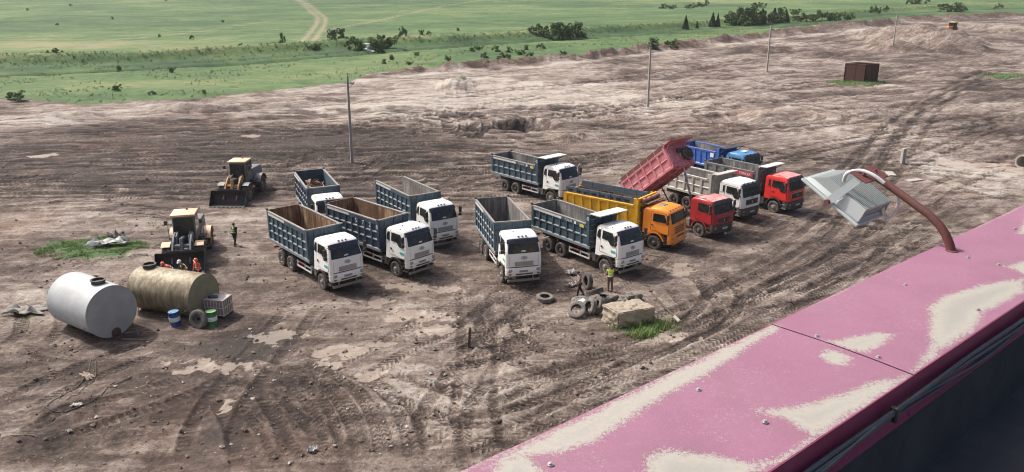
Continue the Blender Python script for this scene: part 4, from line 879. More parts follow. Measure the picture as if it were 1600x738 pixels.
        for sg in (-1, 1):
            part('headlamp', lambda: MB().box((0, 0, 0), (0.115, 0.36, 0.13)), M['lamp'], b, key=K('hl'), loc=(1.335, sg*0.82, 1.17), rot=(0, 0, -sg*R(12)), bevel=0.05, seg=2)
            part('fog_slot', lambda: MB().box((0, 0, 0), (0.08, 0.36, 0.075)), M['black'], b, key=K('fs'), loc=(1.335, sg*0.84, 0.93), rot=(0, 0, -sg*R(12)), bevel=0.02)
        part('intake_slot', lambda: MB().box((1.385, 0, 0.93), (0.06, 1.10, 0.095)), M['black'], b, key=K('is'), bevel=0.015)
        pl = part('licence_plate', lambda: MB().box((1.412, -0.05, 1.12), (0.02, 0.56, 0.14)), M['grey'], b, key=K('lp'), bevel=0.005)
        part('underrun_bar', lambda: MB().box((1.22, 0, 0.46), (0.12, 2.10, 0.17)).box((1.18, -0.6, 0.62), (0.08, 0.1, 0.36)).box((1.18, 0.6, 0.62), (0.08, 0.1, 0.36)), M['worn'], root, key=K('ub'), bevel=0.02)
    else:
        bumpcol = M['black'] if style in ('tall', 'boxy') else col
        if style == 'boxy': bumpcol = M['black']
        z0, z1 = (0.55, fb-0.01)
        b = part('bumper', lambda: MB().add([Vector((x, y_, z)) for x, y_, z in ((1.0, -1.14, z0), (1.26, -1.10, z0+0.04), (1.42, -0.82, z0), (1.42, 0.82, z0), (1.26, 1.10, z0+0.04), (1.0, 1.14, z0), (1.0, -1.15, z1), (1.28, -1.13, z1), (1.45, -0.86, z1), (1.45, 0.86, z1), (1.28, 1.13, z1), (1.0, 1.15, z1))], [(0,1,2,3,4,5), (11,10,9,8,7,6)]+[(i, (i+1) % 6, 6+(i+1) % 6, 6+i) for i in range(6)]), bumpcol, root, key=K('bumper'), bevel=0.03, seg=2)
        for sg in (-1, 1):
            part('headlamp', lambda: MB().box((0, 0, 0), (0.08, 0.30, 0.15)), M['lamp'], b, key=K('hl'), loc=(1.375, sg*0.90, (z0+z1)/2+0.10), rot=(0, 0, -sg*R(26)), bevel=0.03, seg=2)
            part('fog_lamp', lambda: MB().box((0, 0, 0), (0.06, 0.22, 0.08)), M['lamp'] if style == 'tall' else M['black'], b, key=K('fl'), loc=(1.36, sg*0.90, z0+0.14), rot=(0, 0, -sg*R(26)), bevel=0.02)
        pl = part('licence_plate', lambda: MB().box((1.452, 0.05, z0+0.30), (0.02, 0.52, 0.12)), M['platewhite'], b, key=K('lp'), bevel=0.004)
        part('underrun_bar', lambda: MB().box((1.25, 0, 0.42), (0.12, 1.9, 0.10)), M['chassis'], root, key=K('ub'), bevel=0.02)
        if style == 'tall':
            part('sun_visor', lambda: c.front(wt[1]-0.10, wt[1]+0.16, -0.97, 0.97, 0.05, 0.07, 4, 13), M['black'], cabo, key=K('visor'), ang=50)
            for y in (-0.75, -0.3, 0.3, 0.75): part('roof_lamp', lambda: MB().lathe([(0.02, -0.05), (0.09, 0.0), (0.09, 0.04), (0.07, 0.05)], (0, 0, 0), (1, 0, 0.1), 12), M['black'], cabo, key=K('rl'), loc=(d['rf'][0]+0.12, y, wt[1]+0.22))
            part('grille', lambda: c.front(1.42, 1.84, -0.62, 0.62, 0.004, 0.03, 3, 9), M['black'], cabo, key=K('gr'), ang=50)
            for k in range(3): part('grille_slat', lambda: MB().box((d['face']+0.03, 0, 0), (0.02, 1.30, 0.02)), M['chassis'], cabo, key=K('slat'), loc=(0, 0, 1.52+k*0.10))
            part('grille_trim', lambda: c.front(1.84, 1.88, -0.66, 0.66, 0.006, 0.034, 2, 9), M['silver'], cabo, key=K('gt'), ang=50)
            em = part('emblem', lambda: MB().box((d['face']+0.045, 0, 1.63), (0.02, 0.05, 0.20)).box((d['face']+0.045, -0.04, 1.62), (0.018, 0.03, 0.15)).box((d['face']+0.045, 0.04, 1.62), (0.018, 0.03, 0.15)), M['silver'], cabo, key=K('em'))
            for sg in (-1, 1):
                for k in range(4): part('side_louvre', lambda: c.side([(-0.92, 0), (-0.92, 0.035), (-0.68, 0.035), (-0.68, 0)], sg, 0.0, 0.018).shift((0, 0, 0)) if False else MB().bx(-0.94, -0.70, sg*1.125, sg*1.155, -0.012, 0.012), col, cabo, key=K('lv', sg), loc=(0, -sg*0.018*k, 2.20+k*0.13))
        if style == 'ribbed':
            part('roof_hatch', lambda: MB().box((-0.05, -0.05, 3.09), (0.52, 0.62, 0.06)), M['worn'], cabo, key=K('hatch'), bevel=0.02)
            part('brow', lambda: c.front(wt[1]-0.03, wt[1]+0.06, -0.97, 0.97, 0.01, 0.05, 2, 13), col, cabo, key=K('brow'), ang=50)
            for y in (-0.8, -0.4, 0, 0.4, 0.8): part('marker_lamp', lambda: MB().box((0, 0, 0), (0.07, 0.09, 0.05)), M['black'], cabo, key=K('mk'), loc=(d['rf'][0]+0.06, y, 2.99), bevel=0.012)
            for k in range(4): part('grille_slot', lambda: c.front(-0.055, 0.055, -0.72, 0.72, 0, 0, 2, 9) if False else MB().box((d['face']+0.004, 0, 0), (0.03, 1.36, 0.085)), M['black'], cabo, key=K('slot'), loc=(0, 0, 1.36+k*0.135), bevel=0.012)
            part('bumper_slot', lambda: MB().box((1.435, 0, 1.12), (0.05, 1.10, 0.15)), M['black'], b, key=K('bs'), bevel=0.015)
            part('emblem', lambda: MB().lathe([(0.11, 0), (0.11, 0.02), (0.08, 0.03)], (d['face']+0.004, 0, 1.955), (1, 0, 0), 16), M['grey'], cabo, key=K('em'))
        if style == 'boxy':
            part('sun_visor', lambda: c.front(wt[1]-0.08, wt[1]+0.12, -0.97, 0.97, 0.04, 0.06, 3, 13), M['black'], cabo, key=K('visor'), ang=50)
            part('grille', lambda: MB().prism([(-0.68, 1.62), (0.68, 1.62), (0.52, 1.28), (-0.52, 1.28)], lambda y_, z: Vector((d['face']-0.004, y_, z)), lambda y_, z: Vector((d['face']+0.022, y_, z))), M['black'], cabo, key=K('gr'), ang=0)
            part('emblem', lambda: MB().box((d['face']+0.03, 0, 1.46), (0.02, 0.10, 0.14)).box((d['face']+0.04, 0, 1.46), (0.02, 0.03, 0.18)), M['silver'], cabo, key=K('em'))
            part('tow_lamp', lambda: MB().box((1.46, 0.1, 0.42), (0.14, 0.2, 0.2)), M['silver'], b, key=K('tl'), bevel=0.03)
    return cabo

# ------------------------------------------------------------------ chassis
def build_chassis(root, a1, xr, rimf, rimr, style='round'):
    K = lambda *q: ('ch', round(a1, 2), round(xr, 2))+q; a2 = a1+1.4
    ch = part('chassis', lambda: MB().bx(xr+0.35, 0.9, -0.46, -0.36, 0.78, 1.06).bx(xr+0.35, 0.9, 0.36, 0.46, 0.78, 1.06).bx(-1.2, -1.05, -0.4, 0.4, 0.8, 1.0).bx(-3, -2.85, -0.4, 0.4, 0.8, 1.0).bx(xr+0.5, xr+0.65, -0.4, 0.4, 0.8, 1.0).bx(-0.6, 0.9, -0.35, 0.35, 0.62, 1.12), M['chassis'], root, key=K('fr'), ang=0)
    for x in (0, -a1, -a2): part('axle', lambda: MB().cyl((0, -0.9, 0.51), (0, 0.9, 0.51), 0.10, n=10).lathe([(0.12, -0.2), (0.24, -0.08), (0.24, 0.08), (0.12, 0.2)], (0, 0.0, 0.51), (0, 1, 0), 12), M['chassis'], ch, key='axle', loc=(x, 0, 0))
    for sg in (-1, 1):
        # fuel tank, air tanks, side guard, rear mudguards
        if sg < 0:
            part('air_tank', lambda: MB().cyl((-1.95, -0.80, 0.85), (-1.45, -0.80, 0.85), 0.20, n=16).cyl((-1.45, -0.78, 0.55), (-1.45, -0.62, 0.55), 0.12, n=12).bx(-1.40, -1.08, -1.0, -0.55, 0.55, 1.1), M['worn'], ch, key=K('at'), ang=40)
            part('side_guard', lambda: MB().bx(-a1+0.75, -1.55, -1.12, -1.08, 0.88, 0.98).bx(-a1+0.75, -1.55, -1.12, -1.08, 0.58, 0.68).bx(-a1+0.75, -a1+0.82, -1.11, -1.05, 0.58, 1.0).bx(-1.62, -1.55, -1.11, -1.05, 0.58, 1.0).bx(-2.5, -2.44, -1.11, -1.05, 0.58, 1.0), M['palestrip'], ch, key=K('sg'), ang=0)
            part('guard_reflector', lambda: MB().bx(-a1+1.1, -a1+1.9, -1.127, -1.121, 0.89, 0.97), M['redprint'], ch, key=K('rf'), ang=0)
        else:
            part('fuel_tank', lambda: MB().bx(-2.75, -1.55, 0.55, 1.12, 0.55, 1.10), M['worn'], ch, key=K('ft'), bevel=0.10, seg=3)
        for x in (-a1, -a2):
            arc = [(0.66*math.cos(t), 0.54+0.66*math.sin(t)) for t in np.linspace(R(42), R(138), 8)]; arc += [(p[0]*0.97, p[1]-0.02) for p in arc[::-1]]
            part('rear_mudguard', lambda: MB().prism(arc, lambda x_, z: Vector((x_, sg*0.62, z)), lambda x_, z: Vector((x_, sg*1.18, z))), M['chassis'], ch, key=K('rm', sg), loc=(x, 0, 0), ang=40)
        part('tail_lamp', lambda: MB().bx(xr+0.28, xr+0.34, sg*0.7, sg*1.05, 0.82, 0.94), M['redlamp'], ch, key=K('tl', sg), ang=0)
        truck_wheel(root, 0, sg, False, rimf); truck_wheel(root, -a1, sg, True, rimr); truck_wheel(root, -a2, sg, True, rimr)
    return ch

# ------------------------------------------------------------------ tipper bodies
def build_body(root, xf, xr, zb, zs, zf, col, inner, cols=8, rows=3, tail=True, canopy=0.0, tilt=0.0, strip=None, ladder=False, diag=0.0, boards=None, bh=0.35, wide=0.14, key='A', canmat=None, floor_mat=None, pillar=0.30):
    """box open at the top; sides zs high, front wall zf high; hinge at the rear; canopy = overhang above the cab"""
    K = lambda *q: ('body', key, xf, xr, zb, zs, zf)+q; hx, hz = xr+0.35, zb-0.10; off = Vector((-hx, 0, -hz))
    sh = lambda mb: mb.shift(off)
    yo, yi = 1.19, 1.13
    def shell():
        mb = MB(); mb.bx(xr, xf, -1.10, 1.10, zb-0.02, zb+0.05)
        for sg in (-1, 1): mb.prism([(xr, zb+0.051), (xf, zb+0.051), (xf, zf), (xf-pillar, zf), (xf-pillar, zs), (xr, zs)], lambda x, z: Vector((x, sg*yi, z)), lambda x, z: Vector((x, sg*yo, z)))
        mb.bx(xf-0.06, xf-0.001, -yi+0.002, yi-0.002, zb+0.052, zf-0.002)
        mb.bx(xr+0.4, xf-0.1, -0.62, -0.48, zb-0.22, zb-0.025).bx(xr+0.4, xf-0.1, 0.48, 0.62, zb-0.22, zb-0.025)
        for k in range(9): mb.bx(xr+0.3+k*(xf-xr-0.6)/8, xr+0.4+k*(xf-xr-0.6)/8, -1.12, 1.12, zb-0.12, zb-0.022)
        return sh(mb)
    bo = part('dump_body', shell, col, root, key=K('shell', pillar), loc=(hx, 0, hz), rot=(0, -tilt, 0), ang=0)
    # inner lining
    part('floor_lining', lambda: sh(MB().bx(xr+0.05, xf-0.07, -yi+0.01, yi-0.01, zb+0.052, zb+0.062)), floor_mat or inner, bo, key=K('fl'), ang=0)
    for sg in (-1, 1):
        part('side_lining', lambda: sh(MB().bx(xr+0.05, xf-0.07, sg*(yi-0.012), sg*(yi-0.003), zb+0.064, zs-0.01)), inner, bo, key=K('sl', sg), ang=0)
        r0 = zs-(0.30 if strip or key in 'AB' else 0.16); b0 = zb+0.06; L = xf-xr
        part('top_rail', lambda: sh(MB().bx(xr-0.01, xf-(pillar if zf > zs else -0.005), sg*(yi-0.02), sg*1.262, zs-0.09, zs+0.012)), M['worn'] if key in 'AB' else col, bo, key=K('tr', sg), bevel=0.01)
        part('upper_band', lambda: sh(MB().bx(xr+0.12, xf-0.12, sg*(yo+0.001), sg*1.250, r0, zs-0.092)), col, bo, key=K('ub', sg, r0), ang=0)
        part('bottom_rail', lambda: sh(MB().prism([(1.19, zb+0.20), (1.255, zb+0.13), (1.255, zb-0.04), (1.08, zb-0.06), (1.08, zb-0.021), (1.188, zb-0.021)], lambda y_, z: Vector((xr, sg*y_, z)), lambda y_, z: Vector((xf, sg*y_, z)))), M['slatedustlit'] if key in 'AB' else col, bo, key=K('br', sg), ang=0)
        n = cols; pitch = (L-0.36)/n
        for k in range(n+1):
            xk = xr+0.18+k*pitch; ww = wide if 0 < k < n else 0.24; end = k in (0, n)
            hgt = r0-0.002 if not end else (zs-0.092 if k == 0 or zf <= zs else zf)
            sl_ = diag*(1 if not end else 0)
            part('rib', lambda: sh(MB().prism([(-ww/2, zb+0.21), (ww/2, zb+0.21), (ww/2+sl_, hgt), (-ww/2+sl_, hgt)], lambda x, z: Vector((x, sg*(yo+0.001), z)), lambda x, z: Vector((x*0.86+(0 if not sl_ else 0), sg*(1.258 if end else 1.254), z)))), col, bo, key=K('rib', sg, round(ww, 2), round(hgt, 2), sl_), loc=(xk, 0, 0), ang=0)
        for r_ in range(1, rows):
            zr = zb+0.21+(r0-zb-0.21)*r_/rows
            for k in range(n):
                xk = xr+0.18+k*pitch+pitch/2
                part('cross_bar', lambda: sh(MB().prism([(yo+0.001, zr+0.07), (1.240, zr+0.015), (1.240, zr-0.04), (yo+0.001, zr-0.055)], lambda y_, z: Vector((-pitch/2+wide/2-0.01, sg*y_, z)), lambda y_, z: Vector((pitch/2-wide/2+0.01, sg*y_, z)))), M['slatedustlit'] if key in 'AB' else col, bo, key=K('cb', sg, r_), loc=(xk, 0, 0), ang=0)
        if strip is not None:
            part('lettering_strip', lambda: sh(MB().bx(xr+0.22, xr+0.22+strip*L, sg*1.2505, sg*1.256, zs-0.26, zs-0.10)), M['palestrip'], bo, key=K('st', sg, strip), ang=0)
        if boards is not None:
            nb = 6
            for k in range(nb):
                l_ = (L-pillar-0.2)/nb
                part('side_board', lambda: sh(MB().bx(0.01, l_-0.01, sg*1.05, sg*1.11, zs-0.02, zs+bh)), boards, bo, key=K('bd', sg), loc=(xr+0.1+k*l_, 0, 0), bevel=0.006)
                if k: part('board_cleat', lambda: sh(MB().bx(-0.03, 0.03, sg*1.112, sg*1.145, zs+0.014, zs+bh+0.01)), boards if key != 'P' else col, bo, key=K('bc', sg), loc=(xr+0.1+k*l_, 0, 0), ang=0)
        if zf > zs: part('corner_gusset', lambda: sh(MB().prism([(xf-0.05, zs+0.02), (xf-0.05, zf), (xf-pillar, zf), (xf-pillar, zs+0.02)], lambda x, z: Vector((x, sg*(yo+0.001), z)), lambda x, z: Vector((x, sg*1.252, z)))), col, bo, key=K('cg', sg, pillar), ang=0)
    part('front_lining', lambda: sh(MB().bx(xf-0.075, xf-0.062, -yi+0.02, yi-0.02, zb+0.066, zf-0.05)), inner, bo, key=K('frl'), ang=0)
    part('front_rail', lambda: sh(MB().bx(xf-0.10, xf+0.05, -1.255, 1.255, zf-0.001, zf+0.07)), M['worn'] if key in 'AB' else (canmat or col), bo, key=K('fra'), bevel=0.01)
    for k in range(3): part('front_rib', lambda: sh(MB().bx(xf+0.001, xf+0.06, -1.1, 1.1, 0, 0.10)), col, bo, key=K('frr'), loc=(0, 0, zb+0.35+k*0.62), ang=0)
    for y_ in (-0.75, 0, 0.75): part('front_post', lambda: sh(MB().bx(xf+0.001, xf+0.05, -0.06, 0.06, zb, zf-0.01)), col, bo, key=K('frp'), loc=(0, y_, 0), ang=0)
    if canopy:
        part('canopy', lambda: sh(MB().prism([(xf-0.02, zf+0.072), (xf+canopy, zf+0.10), (xf+canopy, zf+0.16), (xf-0.02, zf+0.13)], lambda x, z: Vector((x, -1.26, z)), lambda x, z: Vector((x, 1.26, z)))), canmat or M['worn'], bo, key=K('can', canopy), ang=0)
        part('canopy_brace', lambda: sh(MB().tube([(xf+0.05, 1.15, zf-0.35), (xf+canopy*0.8, 1.15, zf+0.07)], 0.03, 6).tube([(xf+0.05, -1.15, zf-0.35), (xf+canopy*0.8, -1.15, zf+0.07)], 0.03, 6)), col, bo, key=K('cnb', canopy))
    if tail:
        tg = part('tailgate', lambda: sh(MB().bx(xr-0.055, xr-0.001, -1.20, 1.20, zb-0.05, zs+0.02)), inner if key in 'AB' else col, bo, key=K('tg'), ang=0)
        for k in range(5): part('tailgate_rib', lambda: sh(MB().bx(xr-0.12, xr-0.056, -0.06, 0.06, zb, zs-0.05)), col, bo, key=K('tgr'), loc=(0, -1.0+k*0.5, 0), ang=0)
    for sg in (-1, 1): part('hinge_ear', lambda: sh(MB().bx(xr-0.10, xr+0.14, sg*1.14, sg*1.26, zs+0.013, zs+0.16)), M['chassis'], bo, key=K('ear', sg), bevel=0.03)
    if ladder:
        for k in range(6): part('ladder_rung', lambda: sh(MB().tube([(xf+0.04, -1.20, 0), (xf+0.14, -1.20, 0), (xf+0.14, -0.86, 0), (xf+0.04, -0.86, 0)], 0.018, 6)), M['rust'], bo, key=K('lad'), loc=(0, 0, zb+0.15+k*0.38))
    return bo, off
def on_side(bo, off, me, mat, x, z, sg=-1, y=1.2575, name='lettering'):
    o = part(name, me, mat, bo); o.location = Vector((x, sg*y, z))+off; o.rotation_euler = FACE_RIGHT if sg < 0 else FACE_LEFT; return o
def plate_text(root, s, x, y, z, size=0.11):
    o = part('plate_number', text_mesh(s, size), M['ink'], root); o.location = (x, y, z); o.rotation_euler = FACE_FRONT; return o

def park(i): x, y, a = PARK[i]; return (x, y, ground_z(x, y)-0.03), R(a)
GRP = 'dump trucks parked in the yard'
def faw(i, label, col, inner, kind, **kw):
    loc, rz = park(i); t = thing('dump_truck', label, 'dump truck', loc, rz, GRP)
    cb = build_cab(t, 'round', M['white'], open_door=kw.pop('open_door', False))
    build_chassis(t, 4.36, -7.59, M['rim'], M['rimdark'] if kind == 'B' else M['rim'])
    if kind == 'A': bo, off = build_body(t, -1.42, -7.59, 1.38, 3.48, 3.50, col, inner, 8, 3, strip=0.42, key='A'+kw.pop('k', ''), **kw)
    else: bo, off = build_body(t, -1.42, -7.59, 1.38, 3.05, 3.70, col, inner, 8, 2, strip=0.46, canopy=0.95, ladder=True, key='B'+kw.pop('k', ''), pillar=0.42, canmat=M['palestrip'], **kw)
    return t, bo, off, cb
t1, b1, o1, c1 = faw(0, 'white-cab dump truck with empty rusty slate-blue body, nearest the two storage tanks', M['slate'], M['liningrust'], 'A')
t2, b2, o2, c2_ = faw(1, 'white-cab dump truck with white numerals painted on its dark blue body', M['slate2'], M['liningrust'], 'A')
for ch_, x_ in (('5', -3.95), ('7', -3.18), ('2', -2.42), ('8', -1.66)): on_side(b2, o2, text_mesh(ch_, 0.46), M['whiteprint'], x_, 3.02, y=1.262)
t3, b3, o3, c3 = faw(2, 'white-cab dump truck with the tailgate missing from its slate-blue body', M['slate'], M['lininggrey'], 'A', tail=False, floor_mat=M['liningrust'])
t4, b4, o4, c4 = faw(3, 'white-cab dump truck with scrap metal piled in its dark blue body', M['slate2'], M['slate'], 'A')
t5, b5, o5, c5 = faw(4, 'white-cab dump truck with empty slate body, facing the camera almost head-on', M['slate'], M['lininggrey'], 'A', floor_mat=M['rustdark'])
t6, b6, o6, c6 = faw(5, 'white-cab dump truck with slate-blue body and cab canopy beside the man in the yellow vest', M['slate'], M['lininggrey'], 'B')
t7, b7, o7, c7 = faw(6, 'white-cab dump truck with slate-blue body and its far cab door standing open', M['slate'], M['lininggrey'], 'B', open_door=True)
for b_, o_ in ((b6, o6), (b7, o7)):
    on_side(b_, o_, text_mesh('TONLEX', 0.20), M['whiteprint'], -3.55, 2.86, y=1.256)
    part('sticker', MB().bx(-4.62, -4.30, -1.262, -1.2505, 2.79, 2.94).shift(o_), M['whiteprint'], b_, ang=0); part('sticker', MB().bx(-2.98, -2.78, -1.262, -1.2505, 2.77, 2.95).shift(o_), M['whiteprint'], b_, ang=0)
    part('sticker', MB().bx(-2.42, -2.02, -1.264, -1.2505, 2.70, 2.90).shift(o_), M['yellowprint'], b_, ang=0)
    part('round_mark', MB().lathe([(0.11, 0), (0.11, 0.006), (0.07, 0.006), (0.07, 0)], Vector((-1.63, -1.255, 3.42))+o_, (0, -1, 0), 20, closed=True), M['whiteprint'], b_)
for i, (t_, s_) in enumerate(((t1, '253 AT'), (t2, '361 AE'), (t3, '540 AK'), (t4, '118 AH'), (t5, '472 AT'), (t6, '807 AE'), (t7, '266 AK'))): plate_text(t_, s_, 1.423, -0.05, 1.12)

def other(i, label, style, col, a1, rimf, **kw):
    loc, rz = park(i); t = thing('dump_truck', label, 'dump truck', loc, rz, GRP); cb = build_cab(t, style, col, roofmat=kw.get('roof')); return t, cb
# orange cab with yellow body
t8, c8 = other(7, 'orange-cab dump truck with yellow body raised by blue side boards', 'ribbed', M['orange'], 4.2, None)
build_chassis(t8, 4.3, -7.82, M['rimdark'], M['rimdark'])
b8, o8 = build_body(t8, -1.30, -7.82, 1.45, 3.02, 3.50, M['yellow'], M['lininggrey'], 8, 1, key='Y', diag=-0.13, wide=0.15, boards=M['bluegrey'], bh=0.46, canopy=0.0, pillar=0.45, floor_mat=M['rust'])
part('tarpaulin_roll', MB().tube([(-1.05, -1.1+0.22*k, 3.42+0.03*math.sin(k*1.7)) for k in range(11)], [0.13+0.02*math.sin(k*2.1) for k in range(11)], 10), M['tarp'], b8, loc=o8)
part('front_shelf', MB().bx(-1.24, -0.62, -1.1, 1.15, 3.20, 3.27), M['rust'], b8, loc=o8, ang=0)
for k in range(8): part('slot_rail', MB().bx(0, 0.42, -1.135, -1.112, 3.12, 3.30), M['navy'], b8, loc=o8+Vector((-7.5+k*0.70, 0, 0)), ang=0)
part('air_intake', MB().cyl((-1.12, -0.95, 1.3), (-1.12, -0.95, 2.7), 0.10, n=12).box((-1.12, -0.95, 2.75), (0.26, 0.26, 0.30)), M['black'], t8, bevel=0.01)
# dark red cab with the pink body tipped up
t9, c9 = other(8, 'dark red cab dump truck with its pink body tipped up high', 'boxy', M['darkred'], 4.2, None, roof=M['faded'])
build_chassis(t9, 4.25, -7.45, M['rimdark'], M['rimdark'])
TILT = R(38.5)
b9, o9 = build_body(t9, -1.50, -7.45, 1.38, 2.98, 3.12, M['pinkbody'], M['liningrust'], 6, 2, key='P', wide=0.22, boards=M['brownboard'], bh=0.40, canopy=0.85, tilt=TILT, tail=False, canmat=M['pinkbody'], pillar=0.28)
sp = part('spare_wheel', MB().cyl((-1.44, 0.55, 2.15), (-1.16, 0.55, 2.15), 0.08, n=8), M['chassis'], b9, loc=o9)
part('tyre', lambda: tyre_mb(0.54, 0.29, 0.29), M['tyre'], b9, key=('tyre', 0.54, 0.29), loc=o9+Vector((-1.24, 0.55, 2.15)), rot=(0, 0, R(90))); part('rim', None, M['rimdark'], b9, key='rim_rear', loc=o9+Vector((-1.24, 0.55, 2.15)), rot=(0, 0, R(-90)))
hx9, hz9 = -7.45+0.35, 1.28
def tipped(x, y, z): dx, dz = x-hx9, z-hz9; return Vector((hx9+dx*math.cos(TILT)-dz*math.sin(TILT), y, hz9+dx*math.sin(TILT)+dz*math.cos(TILT)))
top9 = tipped(-1.35, 0, 2.55); low9 = Vector((-1.35, 0, 1.05))
cy = part('lift_cylinder', MB().cyl(low9, low9.lerp(top9, 0.32), 0.12, n=14), M['black'], t9)
part('ram', MB().cyl(low9.lerp(top9, 0.30), low9.lerp(top9, 0.66), 0.085, n=14), M['worn'], cy); part('ram', MB().cyl(low9.lerp(top9, 0.64), top9, 0.06, n=14), M['silver'], cy); part('trunnion', MB().box(top9, (0.3, 0.5, 0.3)), M['chassis'], cy, bevel=0.02); part('trunnion', MB().box(low9, (0.3, 0.6, 0.25)), M['chassis'], cy, bevel=0.02)
part('body_prop', MB().tube([(-4.6, -0.4, 1.1), tipped(-5.6, -0.4, 1.25)], 0.05, 8).tube([(-4.2, 0.4, 1.1), tipped(-5.0, 0.4, 1.25)], 0.05, 8), M['chassis'], t9)
# white and red tall cabs
t10, c10 = other(9, 'white high-cab dump truck with pale grey body between two red cabs', 'tall', M['white'], 4.2, None)
build_chassis(t10, 4.2, -7.5, M['rim'], M['rimdark'])
b10, o10 = build_body(t10, -1.70, -7.5, 1.38, 2.92, 3.32, M['palegrey'], M['lininggrey'], 6, 2, key='W', wide=0.20, canopy=0.55, pillar=0.5, canmat=M['palegrey'])
lt = part('lettering', text_mesh('SITRAK', 0.15), M['ink'], c10); lt.location = (1.372, 0, 1.98); lt.rotation_euler = FACE_FRONT
t11, c11 = other(10, 'bright red cab dump truck with dark grey body, nearest the floodlight', 'tall', M['red'], 4.2, None, roof=M['faded'])
build_chassis(t11, 4.1, -7.2, M['rim'], M['rim'])
b11, o11 = build_body(t11, -1.60, -7.2, 1.38, 3.10, 3.55, M['midgrey'], M['lininggrey'], 6, 1, key='G', wide=0.5, canopy=0.75, pillar=0.5, canmat=M['palestrip'])
part('lettering_strip', MB().bx(-4.4, -2.15, -1.268, -1.2595, 2.60, 2.98).shift(o11), M['redprint'], b11, ang=0)
on_side(b11, o11, text_mesh('TONLEX', 0.30), M['whiteprint'], -2.95, 2.79, y=1.270)
# blue truck behind
t12, c12 = other(11, 'blue-cab dump truck with bright blue body, behind the grey-bodied one', 'tall', M['bluecab'], 4.2, None)
build_chassis(t12, 4.0, -6.9, M['rim'], M['rimdark'])
b12, o12 = build_body(t12, -1.70, -6.9, 1.38, 2.92, 3.25, M['blue'], M['lininggrey'], 7, 1, key='U', wide=0.16, canopy=0.75, pillar=0.45, diag=-0.10, canmat=M['navy'])
part('sticker', MB().bx(-2.75, -2.35, -1.268, -1.2595, 2.35, 2.75).shift(o12), M['whiteprint'], b12, ang=0)
part('roof_flap', MB().box((0.1, 0.1, 3.21), (0.5, 0.6, 0.05)), M['palestrip'], c12, bevel=0.015)
for k, (t_, s_) in enumerate(((t8, '914 AP'), (t9, '305 AM'), (t10, '721 AP'), (t11, '648 AM'), (t12, '150 AP'))): plate_text(t_, s_, 1.464, 0.05, 0.85, 0.10)

# scrap metal heaped in the fourth truck
loc4, rz4 = park(3)
scrap = thing('scrap_heap', 'heap of crumpled rusty scrap metal lying in a dark blue truck body', 'scrap', (loc4[0], loc4[1], loc4[2]), rz4)
rs = random.Random(3)
for k in range(46):
    x = rs.uniform(-6.9, -2.3); y_ = rs.uniform(-0.75, 0.75); z = 2.15+0.85*math.exp(-((x+4.6)/1.7)**2)*(1-0.5*abs(y_))+rs.uniform(-0.3, 0.15)
    L = rs.uniform(0.5, 1.5); wd = rs.uniform(0.12, 0.6); bend = [rs.uniform(-0.25, 0.25) for _ in range(5)]
    rot = Euler((rs.uniform(-0.8, 0.8), rs.uniform(-0.8, 0.8), rs.uniform(0, 6.28))).to_matrix()
    if k % 3: pts = [[rot @ Vector((L*(i/4-0.5), wd*(j/2-0.5)+0.1*bend[i], bend[i]+0.1*(j-1)*bend[4-i])) + Vector((x, y_, z)) for j in range(3)] for i in range(5)]; me_ = solid(MB().grid(pts).mesh('scrap_piece', ang=0), 0.012)
    else: me_ = MB().tube([rot @ Vector((L*1.3*(i/4-0.5), bend[i]*0.6, bend[4-i]*0.6))+Vector((x, y_, z+0.1)) for i in range(5)], 0.03, 6).mesh('scrap_piece')
    part('scrap_piece', me_, M['rust'] if rs.random() < 0.75 else M['worn'], scrap)
# ------------------------------------------------------------------ wheel loaders
M['cream'] = paint('faded_cream_paint', (0.70, 0.46, 0.27), 0.5, 0.3, 2, col2=(0.74, 0.55, 0.38))
M['amber'] = paint('worn_amber_paint', (0.46, 0.235, 0.075), 0.55, 0.45, 2.5, col2=(0.34, 0.16, 0.06))
M['greyblue'] = paint('grey_blue_paint', (0.12, 0.145, 0.165), 0.55, 0.5, 2)
M['bucket'] = paint('worn_bucket_steel', (0.035, 0.033, 0.033), 0.55, 0.35, 2, dustcol=(0.12, 0.10, 0.09))
M['bucketin'] = paint('scoured_bucket_steel', (0.09, 0.085, 0.08), 0.45, 0.5, 2, metal=0.4, dustcol=(0.20, 0.17, 0.145))
def loader_tyre():
    mb = tyre_mb(0.72, 0.56, 0.34, 36, 0, False)
    for k in range(22):
        for sg in (-1, 1):
            t = 2*math.pi*(k+(0.5 if sg > 0 else 0))/22
            rot = Matrix.Rotation(-t, 3, 'Y'); mb.box(rot @ Vector((0.735, sg*0.14, 0)), (0.06, 0.27, 0.085), rot @ Matrix.Rotation(sg*R(24), 3, 'X'))
    return mb
